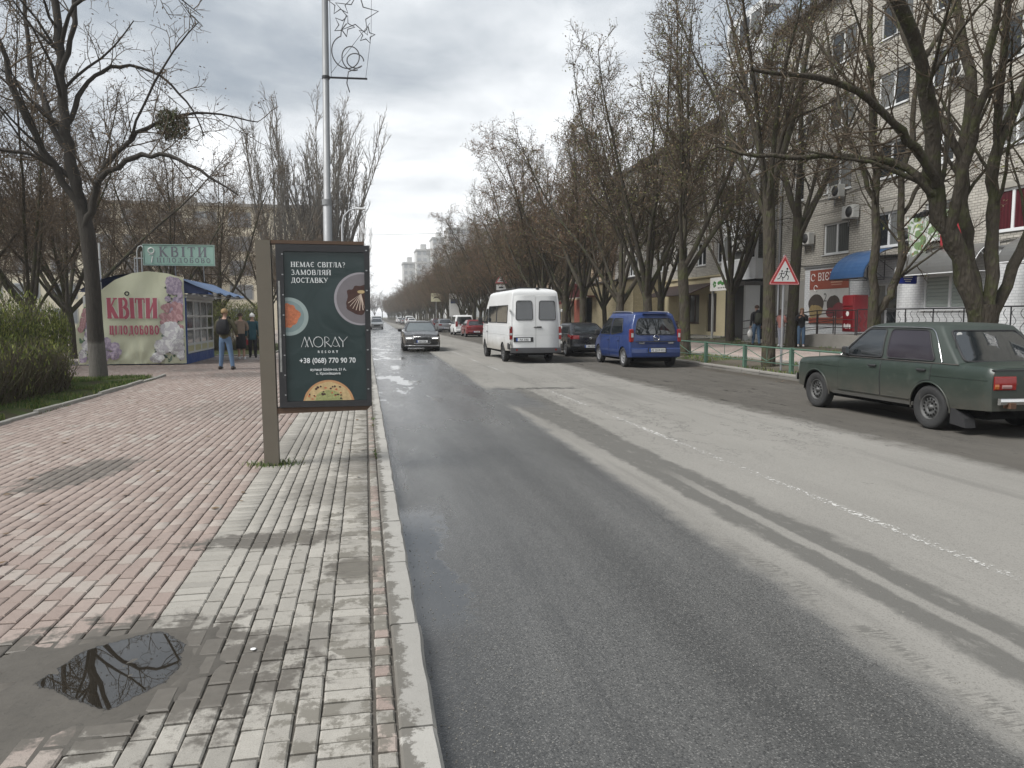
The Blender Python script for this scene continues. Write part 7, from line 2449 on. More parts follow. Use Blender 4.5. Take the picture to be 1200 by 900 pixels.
# ---- banner on the kiosk front, with its print
ban = thing('flower_banner', 'pale yellow banner with big red lettering and printed flowers on the kiosk front', 'banner', (-7.4, 26.42, SW_Z))
def ban_top(x):
    pts_ = [(-9.12, 1.30), (-9.0, 1.55), (-8.85, 2.05), (-8.6, 2.36), (-8.32, 2.53), (-7.9, 2.86), (-7.39, 3.08), (-6.9, 3.15), (-6.3, 3.08), (-5.82, 2.93)]
    for (a, za), (b_, zb_) in zip(pts_, pts_[1:]):
        if x <= b_: return za + (zb_ - za) * max(0, (x - a)) / (b_ - a)
    return 2.93
m, N, b = new_mat('banner_vinyl')
p = N.obj(); n1 = N.noise(p, 1.4, 5, .6)
N.inp(b.inputs['Base Color'], N.mix(n1, (.56, .575, .40), (.64, .645, .49))); b.inputs['Roughness'].default_value = .5
m_ban = m
def fold(x, z):
    u = (x + 7.4)
    a = .028 * math.sin(u * 2.6 + z * 2.2) + .014 * math.sin(u * 6 - z * 3.1)
    # swags gathered towards the lower pins
    for cx in (-7.3, -8.1, -6.4):
        d = math.hypot(x - cx, (z - .14) * .8)
        a += .030 * math.sin(math.atan2(z - .1, x - cx) * 9) * math.exp(-d * 1.2)
    return a
rows = []
nx, nz = 60, 26
for j in range(nz + 1):
    row = []
    for i in range(nx + 1):
        x = -9.12 + 3.30 * i / nx
        zt = ban_top(x); z = .14 + (zt - .14) * j / nz
        row.append((x + 7.4, -.02 + fold(x, z), z - SW_Z))
    rows.append(row)
mb = MB(); mb.grid(rows, smooth=True); mb.build('sheet', m_ban, ban)
fl_m = {}
def pm_(n, c): 
    if n not in fl_m: fl_m[n] = M('print_' + n, c, .55, var=.18, scale=9, bump=0)
    return fl_m[n]
P_w, P_w2, P_l, P_l2, P_p, P_p2, P_g, P_g2, P_dk = (pm_('white_petal', (.68, .68, .66)), pm_('shaded_white_petal', (.50, .48, .50)), pm_('lilac_petal', (.50, .42, .50)), pm_('deep_lilac_petal', (.33, .27, .36)), pm_('pink_petal', (.50, .31, .31)), pm_('deep_pink_petal', (.38, .20, .21)), pm_('leaf_green', (.11, .19, .11)), pm_('grey_leaf', (.20, .27, .22)), pm_('leaf_shadow', (.05, .075, .055)))
fm_list = [P_w, P_w2, P_l, P_l2, P_p, P_p2, P_g, P_g2, P_dk]
fpr = {'k': 0}
rgf = random.Random(9)
def ppoly(mb, pts_, mi):
    fpr['k'] += 1
    o_ = -.030 - .00006 * fpr['k']
    vs = [(x + 7.4, o_ + fold(x, z) , z - SW_Z) for x, z in pts_]
    mb.add(vs, [tuple(range(len(vs)))], mi)
def okp(x, z, m_=.05): return -9.08 < x < -5.85 and .16 < z < ban_top(x) - m_
def petal(mb, x, z, a, l_, w_, mi):
    ca, sa = math.cos(a), math.sin(a)
    sh = [(0, 0), (.3, .42), (.62, .5), (.9, .3), (1, 0), (.9, -.3), (.62, -.5), (.3, -.42)]
    pts_ = [(x + u * l_ * ca - v * w_ * sa, z + u * l_ * sa + v * w_ * ca) for u, v in sh]
    if all(okp(*q, .02) for q in pts_): ppoly(mb, pts_, mi)
def rose(mb, x, z, s_, a=0, c1=0, c2=1):
    for k in range(7): petal(mb, x, z, a + k * .9, s_, s_ * .95, c1 if k % 2 else c2)
    for k in range(5): petal(mb, x, z, a + .4 + k * 1.26, s_ * .62, s_ * .6, c2 if k % 2 else c1)
    for k in range(3): petal(mb, x, z, a + k * 2.1, s_ * .3, s_ * .32, c2)
def tulip(mb, x, z, s_, a, c1=4, c2=5):
    petal(mb, x, z, a + .3, s_, s_ * .55, c2); petal(mb, x, z, a - .3, s_, s_ * .55, c2); petal(mb, x, z, a, s_ * 1.05, s_ * .55, c1)
mbp = MB()
def bouquet(xf, zlist, dense=1.0):
    # dark leaves first, then blooms from top to bottom
    for k in range(int(95 * dense)):
        z = .25 + rgf.random() * 2.6; x = xf(z, rgf.random())
        petal(mbp, x, z, rgf.uniform(0, 6.28), rgf.uniform(.14, .30), rgf.uniform(.05, .10), rgf.choice((6, 7, 8, 8)))
    for k in range(int(26 * dense)):
        z = rgf.uniform(1.95, 2.85); x = xf(z, rgf.random()); rose(mbp, x, z, rgf.uniform(.10, .17), rgf.random() * 6, 2, 3)
    for k in range(int(20 * dense)):
        z = rgf.uniform(1.15, 2.0); x = xf(z, rgf.random()); tulip(mbp, x, z, rgf.uniform(.20, .30), rgf.uniform(1.0, 2.3))
    for k in range(int(20 * dense)):
        z = rgf.uniform(.25, 1.3); x = xf(z, rgf.random()); rose(mbp, x, z, rgf.uniform(.16, .25), rgf.random() * 6, 0, 1)
bouquet(lambda z, u: -5.87 - (.75 + .35 * max(0, .9 - z) - .12 * z) * u, None, 1.35)
for k in range(30):
    z = rgf.uniform(.2, 2.0); petal(mbp, -9.05 + rgf.random() * .5, z, rgf.uniform(0, 6.28), .2, .08, rgf.choice((6, 7, 8)))
for k in range(9):
    z = .35 + k * .13; rose(mbp, -9.0 + rgf.random() * (.9 if z < 1.0 else .35), z, .17, k, 0 if k % 2 else 2, 1 if k % 2 else 3)
for k in range(14): rose(mbp, -8.45 + rgf.random() * .55, .3 + rgf.random() * .65, .14, k, 2, 3)
for k in range(7): tulip(mbp, -8.98 + rgf.random() * .22, 1.15 + k * .1, .2, 1.5)
mbp.build('flower_print', fm_list, ban)
# lettering : white halo then red
m_redl = M('dusty_red_letter', (.40, .085, .12), .55, var=.08, bump=0)
m_halo = M('letter_halo', (.66, .66, .58), .55, var=.03, bump=0)
def bent(mb, yy):
    out = MB(); out.f = mb.f; out.m = mb.m; out.sm = mb.sm
    out.v = [(x + 7.4, y + yy + fold(x, z), z - SW_Z) for x, y, z in mb.v]
    return out
def banner_word(body, x0, x1, z0, h, gap=.06):
    sx = (x1 - x0) / glyph_width(body, h, 1.0, gap)
    for nm, mt, bold, yy in (('lettering_halo', m_halo, 1.45, -.060), ('lettering', m_redl, 1.0, -.066)):
        g_ = MB(); glyph_text(g_, body, h, x0, z0, 0, sx, bold=bold, gap=gap)
        # split long strokes so that they follow the folds
        bent(g_, yy).build(nm, mt, ban)
banner_word('КВІТИ', -8.17, -6.62, 1.62, .66)
banner_word('ЦІЛОДОБОВО', -8.12, -6.58, 1.10, .29, .26)
MB().tube([(-7.55 + 7.4 + .06 * math.cos(a), -.055, 2.42 + .06 * math.sin(a) - SW_Z) for a in np.linspace(0, 2 * PI, 13)], .022, 5, cap=False).build('eyelet', m_black, ban)

# ---- rooftop sign
rs_ = thing('rooftop_sign', 'mint green rooftop sign on a bent metal frame above the kiosk', 'sign', (-6.05, 27.0, 3.72))
m_mint = M('mint_sign_face', (.33, .50, .43), .5, var=.08, scale=2, bump=0, dirt=.08, dirt_c=(.3, .36, .33))
m_signgrey = M('faded_grey_letter', (.19, .19, .215), .6, var=.08, bump=0)
MB().box(-1.10, 1.10, -.06, .06, -.33, .33, bev=.03).build('box', m_mint, rs_)
fr = MB()
for (x0, x1, z0, z1) in ((-1.12, 1.12, -.35, -.325), (-1.12, 1.12, .325, .35), (-1.12, -1.095, -.325, .325), (1.095, 1.12, -.325, .325)): fr.box(x0, x1, -.075, .0, z0, z1)
fr.build('frame', M('pale_green_trim', (.34, .46, .41), .5, var=.05, bump=0), rs_)
def sign_word(body, x0, x1, z0, h, mat, y=-.064, bold=1.0):
    sx = (x1 - x0) / glyph_width(body, h, 1.0, .24)
    g_ = MB(); glyph_text(g_, body, h, x0, z0, y, sx, bold=bold, gap=.24); return g_.build('lettering', mat, rs_)
sign_word('КВІТИ', -.62, .96, -.06, .33, m_signgrey)
sign_word('ЦІЛОДОБОВО', -.70, 1.03, -.25, .155, m_signgrey)
fb = MB(); fb.tube([(-.86 + .09 * math.cos(a), -.066, .13 + .09 * math.sin(a)) for a in np.linspace(0, 2 * PI, 15)], .022, 4, cap=False)
fb.tube([(-.93, -.066, .0), (-.78, -.066, .02)], .013, 4); fb.tube([(-.82, -.066, -.05), (-.86, -.066, -.26)], .02, 4)
fb.build('flower_emblem', m_print_w, rs_)
ft = MB()
ft.tube([(-1.32, 0, -.85), (-1.32, 0, .12), (-1.27, 0, .25), (-1.18, 0, .30), (-1.1, 0, .2)], .022, 6)
ft.tube([(-1.18, 0, -.85), (-1.18, 0, .1)], .022, 6); ft.tube([(-1.4, 0, -.12), (-1.1, 0, -.12)], .02, 6); ft.tube([(-1.4, 0, -.85), (-1.4, 0, -.1)], .015, 5)
ft.build('stand', M('pale_pipe', (.42, .43, .42), .5, bump=0), rs_)
MB().tube([(-.2, .2, -.3), (-.2, .3, -.8)], .02, 5).build('prop', m_grey_metal, rs_)
MB().tube([(.7, .2, -.3), (.7, .3, -.85)], .02, 5).build('prop', m_grey_metal, rs_)
o = MB().tube([(0, 0, 0), (0, 0, 3.95)], .028, 8).build('white_pipe', m_pvc, None, (-8.42, 26.7, SW_Z)); tag(o, 'thin white upright pipe rising past the left end of the kiosk roof', 'pipe')

# ---- advertising stand
ad = thing('advertising_stand', 'brown steel post carrying a framed dark green restaurant poster beside the kerb', 'billboard', (-1.0, 8.25, SW_Z))
m_adpost = M('olive_brown_paint', (.125, .108, .082), .55, var=.18, scale=3, bump=.1, dirt=.2, dirt_c=(.08, .06, .04))
m_rustb = M('rusty_brown_steel', (.09, .055, .035), .8, var=.4, scale=5, bump=.3)
m_adfr = M('chipped_black_frame', (.022, .022, .024), .5, var=.4, scale=10, bump=.15, dirt=.12, dirt_c=(.35, .35, .34))
post = MB()
post.add([(-.075, -.05, -.05), (.075, -.05, -.05), (.075, .07, -.05), (-.075, .07, -.05), (-.105, -.05, 2.37), (.045, -.05, 2.37), (.045, .07, 2.37), (-.105, .07, 2.37)],
         [(3, 2, 1, 0), (4, 5, 6, 7), (0, 1, 5, 4), (1, 2, 6, 5), (2, 3, 7, 6), (3, 0, 4, 7)])
post.build('post', m_adpost, ad)
MB().box(.05, 1.0, -.045, .10, 2.335, 2.37).build('top_bar', m_rustb, ad)
MB().prism([(.06, .555), (1.0, .575), (1.045, .62), (1.045, .635), (.07, .615)], -.04, .11, 'XZ').build('bottom_bar', m_rustb, ad)
MB().box(.10, 1.055, -.035, .125, .62, 2.33, bev=.012).build('cabinet', m_adfr, ad)
fr = MB()
for (x0, x1, z0, z1) in ((.10, .175, .62, 2.33), (1.0, 1.055, .62, 2.33), (.175, 1.0, .62, .685), (.175, 1.0, 2.255, 2.33)): fr.box(x0, x1, -.062, -.036, z0 + .0015, z1 - .0015)
fr.build('frame', m_adfr, ad)
for k in range(8):
    zz = .75 + k * .21
    MB().box(.155, .172, -.068, -.062, zz, zz + .012).build('frame_clip', m_grey_metal, ad)
    MB().box(1.012, 1.03, -.068, -.062, zz + .05, zz + .062).build('frame_clip', m_grey_metal, ad)
MB().box(.115, .135, -.066, -.062, 1.0, 1.95).build('worn_strip', M('peeling_paint', (.25, .25, .24), .8, var=.9, scale=14, bump=.2), ad)
m, N, b = new_mat('poster_paper')
p = N.obj(); n1 = N.noise(p, 2.2, 4, .55, .4)
N.inp(b.inputs['Base Color'], N.mix(n1, (.014, .026, .027), (.030, .050, .050)))
b.inputs['Roughness'].default_value = .28
N.inp(b.inputs['Normal'], N.bump(N.noise(p, 1.7, 3, .5, .8), .5, .03))
m_poster = m
PX0, PX1, PZ0, PZ1 = .176, 1.0, .686, 2.254
pos_ = MB().box(PX0, PX1, -.040, -.0385, PZ0, PZ1).build('poster', m_poster, ad)
PY = -.0405
def P2(u, v):   # u 0..1 left-right, v 0..1 top-down on the poster
    return PX0 + (PX1 - PX0) * u, PZ1 - (PZ1 - PZ0) * v
def clip_disc(cu, cv, r_, n=48, wob=0.0, seed=0, sz=1.0):
    cx, cz = P2(cu, cv); out = []
    for k in range(n):
        a = 2 * PI * k / n; q = r_ * (1 + wob * mnoise.noise(Vector((math.cos(a) * 2.5, math.sin(a) * 2.5, seed))))
        out.append((min(max(cx + q * math.cos(a), PX0 + .002), PX1 - .002), min(max(cz + q * math.sin(a) * sz, PZ0 + .002), PZ1 - .002)))
    return out
lay = {'k': 0}
def pr(name, poly, mat):
    lay['k'] += 1
    o = MB().flat(poly, PY - .00007 * lay['k'], 'XZ').build(name, mat, pos_)
    return o
m_plA = M('grey_plate_print', (.17, .155, .165), .4, var=.25, scale=5, bump=0); m_plA2 = M('plate_rim_print', (.30, .28, .30), .4, var=.2, scale=5, bump=0)
m_plB = M('celadon_bowl_print', (.28, .34, .33), .4, var=.25, scale=6, bump=0); m_plB2 = M('celadon_inner_print', (.19, .25, .25), .4, var=.3, scale=6, bump=0)
m_food1 = M('shrimp_food_print', (.46, .15, .07), .4, var=.75, scale=38, bump=0)
m_food2 = M('brown_sauce_print', (.055, .022, .016), .4, var=.6, scale=20, bump=0)
m_food3 = M('cream_layer_print', (.55, .44, .36), .4, var=.3, scale=30, bump=0)
m_crust = M('pizza_crust_print', (.46, .25, .12), .4, var=.35, scale=18, bump=0); m_cheese = M('pizza_cheese_print', (.50, .37, .19), .4, var=.5, scale=26, bump=0)
m_herb = M('pizza_herb_print', (.30, .31, .13), .4, var=.7, scale=60, bump=0); m_olive = M('olive_print', (.05, .022, .02), .4, var=.4, scale=30, bump=0)
pr('plate_print', clip_disc(.95, .31, .28, sz=1.0), m_plA2)
pr('plate_print', clip_disc(.96, .31, .262), m_plA)
pr('food_print', clip_disc(.95, .32, .165, wob=.35, seed=3, sz=.92), m_food2)
cx, cz = P2(.93, .32)
for k in range(7):
    a = R(200 + k * 17); 
    q = [(cx + .01 * math.cos(a + 1.57), cz + .06), (cx + .125 * math.cos(a), cz + .02 + .13 * math.sin(a)), (cx + .13 * math.cos(a + .07), cz + .02 + .13 * math.sin(a + .07)), (cx + .02, cz + .07)]
    q = [(min(max(x_, PX0 + .002), PX1 - .003), z_) for x_, z_ in q]
    pr('food_print', q, m_food3)
pr('food_print', [(min(x_, PX1 - .003), z_) for x_, z_ in disc_poly(cx + .02, cz + .09, .04, .018, 14, 2)], m_cheese)
pr('bowl_print', clip_disc(.045, .43, .20), m_plB)
pr('bowl_print', clip_disc(.035, .43, .165), m_plB2)
pr('food_print', clip_disc(.01, .43, .13, wob=.22, seed=6), m_food1)
pr('pizza_print', clip_disc(.52, 1.03, .268), m_crust)
pr('pizza_print', clip_disc(.52, 1.03, .245, wob=.04, seed=1), m_cheese)
pr('pizza_print', clip_disc(.52, 1.02, .145, wob=.2, seed=4), m_herb)
rgp = random.Random(3)
for k in range(30):
    a = rgp.uniform(.1, PI - .1); q = rgp.uniform(.12, .23)
    cu, cv = .52 + q * math.cos(a) / (PX1 - PX0), 1.03 - q * math.sin(a) / (PZ1 - PZ0)
    cx, cz = P2(cu, cv)
    if cz < PZ0 + .02: continue
    pr('topping_print', disc_poly(cx, cz, rgp.uniform(.007, .015), rgp.uniform(.006, .012), 9, k, .3), m_olive if k % 3 else m_food1)
m_ptx = M('poster_white_ink', (.68, .70, .70), .5, var=.03, bump=0)
lay['k'] += 2
def poster_line(body, u, v, h, wd):
    x0, z0 = P2(u, v); g_ = MB()
    sx = wd * (PX1 - PX0) / glyph_width(body, h, 1.0)
    glyph_text(g_, body, h, x0, z0, PY - .0025, sx, bold=1.0); g_.build('lettering', m_ptx, pos_)
poster_line('НЕМАЄ СВІТЛА?', .085, .100, .052, .68)
poster_line('ЗАМОВЛЯЙ', .085, .152, .052, .50)
poster_line('ДОСТАВКУ', .085, .204, .052, .46)
def ptext(body, u, v, size, sx=1.0, align='CENTER', spacing=1.0, bold=0.0):
    x0, z0 = P2(u, v)
    link('lettering', text_mesh(body, size, m_ptx, align=align, sx=sx, spacing=spacing, bold=bold), pos_, (x0, PY - .005, z0))
# restaurant word mark in thin strokes
wmk = MB()
x0, z0 = P2(.19, .635); h_ = .108
def stroke(pts_, r_): wmk.tube([(x0 + a * h_, PY - .005, z0 + c_ * h_) for a, c_ in pts_], r_, 4)
tk, tn = .0046, .0022
stroke([(0, 0), (.34, 1)], tn); stroke([(.34, 1), (.66, 0)], tk); stroke([(.40, .0), (.78, 1)], tn); stroke([(.74, 1), (1.1, 0)], tk)
stroke(_arc(1.62, .5, .44, .5, 0, 360, 24), .0032)
stroke([(2.25, 0), (2.25, 1)], tk); stroke(_arc(2.3, .74, .36, .26, 90, -90, 12), tn); stroke([(2.35, .48), (2.85, 0)], tk)
stroke([(2.85, 0), (3.25, 1)], tn); stroke([(3.22, 1), (3.66, 0)], tk); stroke(_arc(3.28, .25, .25, .2, 200, 340, 8), tn)
stroke([(3.58, 1), (3.98, .5), (3.98, 0)], tk); stroke([(4.42, 1), (3.98, .5)], tn)
wmk.build('word_mark', m_ptx, pos_)
ptext('RESORT', .52, .675, .036, spacing=1.9, bold=.0006)
ptext('+38 (068) 770 90 70', .515, .742, .076, sx=.92, bold=.0012)
ptext('вулиця Шкільна, 21 А,', .52, .795, .036, bold=.0006)
ptext('с. Крюківщина', .52, .822, .036, bold=.0006)

# ---- street lamp column with the star decoration
lamp = thing('lamp_column', 'tall grey steel lamp column rising behind the advertising stand', 'lamp post', (-.82, 18.0, SW_Z))
m_pole = M('grey_steel_column', (.25, .255, .26), .5, metal=.3, var=.15, scale=2, bump=.05, dirt=.15)
MB().tube([(0, 0, 0), (.01, 0, 4.2), (.01, 0, 4.21), (.06, 0, 9.2), (.08, 0, 11)], [.105, .10, .082, .068, .06], 14).build('pole', m_pole, lamp)
MB().tube([(0, 0, 4.12), (0, 0, 4.25)], .112, 14).build('collar', m_pole, lamp)
MB().tube([(.08, 0, 10.9), (.3, -.1, 11.6), (1.2, -.2, 12.0), (2.2, -.3, 12.1)], [.045, .04, .035, .03], 8).build('arm', m_pole, lamp)
MB().box(2.0, 2.7, -.45, -.15, 12.05, 12.2, bev=.04).build('lamp_head', m_grey_metal, lamp)
for zz in (6.96, 9.2): MB().tube([(.04, 0, zz - .03), (.04, 0, zz + .03)], .09, 12).build('clamp', m_dark_metal, lamp)
deco = thing('star_decoration', 'unlit wire decoration with stars and curls fixed to the lamp column', 'decoration', (-.78, 17.95, 7.05))
m_rope = M('grey_light_rope', (.10, .10, .105), .6, var=.2, bump=0)
MB().tube([(0, 0, 0), (.92, 0, .02)], .022, 6).build('arm', m_dark_metal, deco)
frm = MB(); frm.tube([(.12, 0, 0), (.12, 0, 2.6)], .008, 4); frm.tube([(.88, 0, .0), (1.02, 0, 1.0), (1.06, 0, 2.6)], .006, 4); frm.tube([(.12, 0, .1), (1.0, 0, 1.25)], .006, 4)
frm.build('wire_frame', m_dark_metal, deco)
def star(cx, cz, r_, rot, nm='star'):
    pts_ = [(cx + (r_ if k % 2 == 0 else r_ * .45) * math.sin(2 * PI * k / 10 + rot), 0, cz + (r_ if k % 2 == 0 else r_ * .45) * math.cos(2 * PI * k / 10 + rot)) for k in range(10)]
    MB().tube(pts_ + pts_[:2], .014, 5, cap=False).build(nm, m_rope, deco)
star(.70, 1.42, .50, .12); star(.34, 1.62, .26, -.1); star(.92, .98, .19, .2); star(.42, 1.15, .24, 2.9)
cu = []
for k in range(60):
    t_ = k / 59
    a = R(100) + t_ * R(560)
    rr_ = .34 * (1 - .42 * t_)
    cu.append((.40 + rr_ * math.cos(a) * .9 + .22 * t_, 0, .58 + rr_ * math.sin(a) - .20 * t_))
MB().tube([(.48, 0, 1.2), (.36, 0, 1.05)] + cu, .014, 5).build('curl', m_rope, deco)
MB().tube([(.66 + .17 * math.cos(a) * 1.1, 0, .40 + .16 * math.sin(a)) for a in np.linspace(0, 5.6, 20)] + [(.5, 0, .15), (.46, 0, -.1), (.52, 0, -.3)], .014, 5).build('curl', m_rope, deco)

l2 = thing('street_lamp', 'slim pale curved street lamp behind the advertising stand, by the poplars', 'street lamp', (-1.35, 50.0, SW_Z))
MB().tube([(0, 0, 0), (0, 0, 7.4), (.12, 0, 8.0), (.45, 0, 8.35), (.9, 0, 8.5)], [.09, .07, .055, .05, .04], 10).build('pole', M('pale_grey_column', (.40, .41, .42), .5, bump=0), l2)
MB().box(.85, 1.5, -.12, .12, 8.42, 8.54, bev=.04).build('lamp_head', m_pvc, l2)

# ---- hedges
def hedge(name, label, box, n_tw, n_leaf, seed, top_green=.5):
    """trimmed shrub mass: fine upright twigs, greener towards the top"""
    x0, x1, y0, y1, h = box
    rs = np.random.RandomState(seed)
    t = thing(name, label, 'hedge', ((x0 + x1) / 2, (y0 + y1) / 2, SW_Z))
    cx, cy = (x0 + x1) / 2, (y0 + y1) / 2
    def top(x, y):
        e = min(1, max(0, min(x - x0, x1 - x, (y - y0) * 1.0, (y1 - y)) / .55)) ** .5
        return h * (.62 + .38 * e) * (1 + .10 * mnoise.noise(Vector((x * .8, y * .8, seed))))
    lst = []
    for k in range(n_tw):
        x, y = rs.uniform(x0 + .15, x1 - .15), rs.uniform(y0 + .15, y1 - .15)
        if rs.rand() < .55:   # more at the visible faces
            if rs.rand() < .5: x = x1 - .12 - abs(rs.normal(0, .18))
            else: y = y0 + .1 + abs(rs.normal(0, .2))
        H_ = top(x, y)
        z = rs.uniform(.0, H_ * .9) if rs.rand() < .72 else 0
        l_ = rs.uniform(.25, .7)
        a = rs.uniform(0, 6.28); sp_ = rs.uniform(.1, .55)
        d = Vector((math.cos(a) * sp_, math.sin(a) * sp_, 1)).normalized()
        p0 = Vector((x - cx, y - cy, z)); p1 = p0 + d * l_ * .5 + Vector((rs.normal(0, .03), rs.normal(0, .03), 0)); p2 = p1 + d * l_ * .5 + Vector((rs.normal(0, .05), rs.normal(0, .05), 0))
        if p2.z > H_ * 1.06: continue
        r0 = rs.uniform(.004, .009) * (1.6 if z < .2 else 1)
        lst.append(([p0, p1, p2], [r0, r0 * .7, r0 * .4], 3))
    V_, F_ = tubes_np(lst)
    me = bpy.data.meshes.new('branches'); np_mesh(me, V_, F_, rs.randint(0, 2, len(F_))); me.materials.append(M('hedge_twig_brown', (.085, .066, .045), .9, var=.3, scale=1.5, bump=0)); me.materials.append(M('hedge_twig_olive', (.10, .095, .045), .9, var=.3, scale=1.5, bump=0))
    link('branches', me, t)
    pts_ = []
    while len(pts_) < n_leaf:
        x, y = rs.uniform(x0, x1), rs.uniform(y0, y1)
        if rs.rand() < .5:
            if rs.rand() < .5: x = x1 - abs(rs.normal(0, .15))
            else: y = y0 + abs(rs.normal(0, .15))
        H_ = top(x, y); z = H_ * rs.rand() ** .6
        if rs.rand() > .12 + .88 * max(0, min(1, (z / h - (1 - top_green)) / .22)): continue
        pts_.append((x - cx, y - cy, z))
    o = blades('leaves', pts_, .03, .10, .028, [M('fresh_leaf_green', (.125, .155, .035), .7, var=.35, scale=1.5, bump=0, spec=.2), M('fresh_leaf_lime', (.19, .205, .055), .7, var=.35, scale=1.5, bump=0, spec=.2), M('leaf_olive', (.06, .075, .025), .7, var=.35, scale=1.5, bump=0, spec=.2)], seed, lean=1.0, parent=t)
    # dark inner mass keeps the light out of the middle
    return t
hedge('hedge', 'clipped brown twiggy hedge running beside the paved walk at the left edge', (-7.5, -5.9, 9.5, 17.2, 1.22), 15000, 4500, 4, .35)
hedge('hedge', 'taller bushy green shrubs rising behind the clipped brown hedge', (-11.8, -6.7, 12.2, 19.2, 2.12), 13000, 32000, 14, .85)
hedge('hedge', 'rounded green shrub behind the people beside the kiosk', (-8.2, -4.6, 36.5, 40.5, 2.25), 4500, 12000, 6, .75)
hedge('hedge', 'low green shrub seen just under the left street tree', (-10.6, -9.2, 21.4, 23.4, 1.35), 1500, 5000, 7, .8)
# planting island beside the kiosk with pale kerb
m_isl = slope = None
o = sheet('bed_soil', [(-8.5, -3.9, 31.8, 46)], SW_Z + .012, m_bed); tag(o, kind='structure')
isl = thing('island_edging', 'pale low kerb round the bed beyond the khaki-jacketed person', 'edging', (0, 0, 0))
for i in range(10): link('edging_stone', em, isl, (-3.88, 32.3 + i * .99, SW_Z + .01))
for i in range(2):
    o = link('edging_stone', em, isl, (-4.4 - i * 1.0, 31.8, SW_Z + .01)); o.rotation_euler = (0, 0, R(90))

# ================================================================ RIGHT SIDE STREET FURNITURE
m_green_rail = M('faded_green_rail', (.065, .125, .09), .6, var=.25, scale=4, bump=.1, dirt=.25, dirt_c=(.10, .06, .035))
fence = thing('pedestrian_fence', 'low faded green tubular fence along the far kerb', 'fence', (11.5, 16.2, .13))
def fbay(y0, y1):
    MB().tube([(0, y0, .66), (0, y1, .66)], .024, 6).build('top_rail', m_green_rail, fence)
    MB().tube([(0, y0, .22), (0, y1, .22)], .014, 5).build('lower_rail', m_green_rail, fence)
    ym = (y0 + y1) / 2
    for ya, za, yb, zb_ in ((y0, .60, ym, .26), (y1, .60, ym, .26), (y0, .24, y0 + .01, .24)):
        if abs(yb - ya) > .1: MB().tube([(0, ya, za), (0, yb, zb_)], .012, 5).build('brace', m_green_rail, fence)
    MB().tube([(0, ym, .24), (0, ym, .64)], .010, 5).build('baluster', m_green_rail, fence)
yy = 0.0
ys_f = [0, 2.6, 5.2, 7.9, 10.5, 13.1]
for k, y in enumerate(ys_f):
    if k < len(ys_f) - 1: fbay(y + .05, ys_f[k + 1] - .05)
    MB().box(-.05, .05, y - .05, y + .05, -.15, .70, bev=.006).build('post', m_green_rail, fence)
MB().box(-.05, .05, .2, .28, -.15, .70).build('post', m_green_rail, fence)

sgn = thing('warning_sign', 'red and white triangular children warning sign on a grey post', 'road sign', (11.75, 19.75, .13))
MB().tube([(0, 0, -.1), (0, 0, 3.3)], .035, 10).build('post', m_grey_metal, sgn)
MB().tube([(-.14, .03, 1.6), (-.14, .03, 2.95)], .02, 6).build('stay', m_grey_metal, sgn)
def tri(s_, rad=.06):
    h = s_ * math.sqrt(3) / 2
    c_ = [Vector((-s_ / 2, -h / 3)), Vector((s_ / 2, -h / 3)), Vector((0, 2 * h / 3))]
    out = []
    for i in range(3):
        p0, p1, p2 = c_[i - 1], c_[i], c_[(i + 1) % 3]
        a = p1 + (p0 - p1).normalized() * rad; b_ = p1 + (p2 - p1).normalized() * rad
        for k in range(5):
            t_ = k / 4; out.append(a * (1 - t_) ** 2 + p1 * 2 * t_ * (1 - t_) + b_ * t_ * t_)
    return [(q.x, q.y) for q in out]
m_sred = M('sign_red', (.42, .03, .035), .45, var=.05, bump=0); m_swh = M('sign_white', (.66, .66, .65), .45, var=.04, bump=0, dirt=.05); m_sbk = M('sign_black', (.012, .012, .012), .5, bump=0)
def sign_plate(parent, z, s_, sc=1.0, y=-.05, figures=True):
    base = MB().prism(tri(s_), y, y + .012, 'XZ').build('plate', m_sred, parent, (0, 0, z))
    MB().flat(tri(s_ * .955, .05), y - .0008, 'XZ').build('white_border', m_swh, base)
    MB().flat(tri(s_ * .92, .045), y - .0012, 'XZ').build('red_border', m_sred, base)
    MB().flat(tri(s_ * .70, .02), y - .0018, 'XZ').build('white_field', m_swh, base)
    if figures:
        fg_ = MB()
        def run(cx, cz, h, flip=1):
            def T(a, c_): return (cx + a * h * flip, y - .003, cz + c_ * h)
            fg_.flat([(T(0.04, .93)[0] + .09 * h * math.cos(a), T(0, .93)[2] + .09 * h * math.sin(a)) for a in [2 * PI * k / 10 for k in range(10)]], y - .003, 'XZ')
            for pts_, r_ in (([T(.03, .8), T(-.06, .48)], .075), ([T(.02, .76), T(.2, .66), T(.3, .74)], .035), ([T(.0, .76), T(-.2, .7), T(-.28, .54)], .035), ([T(-.06, .5), T(.16, .34), (T(.1, .06))], .05), ([T(-.06, .5), T(-.2, .26), T(-.42, .2)], .048)):
                fg_.tube(pts_, [r_ * h] * len(pts_), 4)
        run(.06, -.17, .36, 1); run(-.10, -.19, .31, 1)
        fgm = fg_.mesh('running_figures', m_sbk)
        fgm.transform(Matrix.Translation((0, y - .003, 0)) @ Matrix.Scale(.02, 4, (0, 1, 0)) @ Matrix.Translation((0, -(y - .003), 0)))
        link('running_figures', fgm, base)
    return base
sign_plate(sgn, 2.74, .98)
s2 = thing('warning_sign', 'small triangular warning sign with a white plate below, behind the white minibus', 'road sign', (11.5, 64, .13))
MB().tube([(0, 0, -.1), (0, 0, 4.9)], .045, 8).build('post', m_grey_metal, s2)
bs = sign_plate(s2, 4.7, 1.05, figures=False)
MB().flat([(-.2, -.12), (-.05, -.02), (.1, -.05), (.2, -.12)], -.0535, 'XZ').build('symbol', m_sbk, bs)
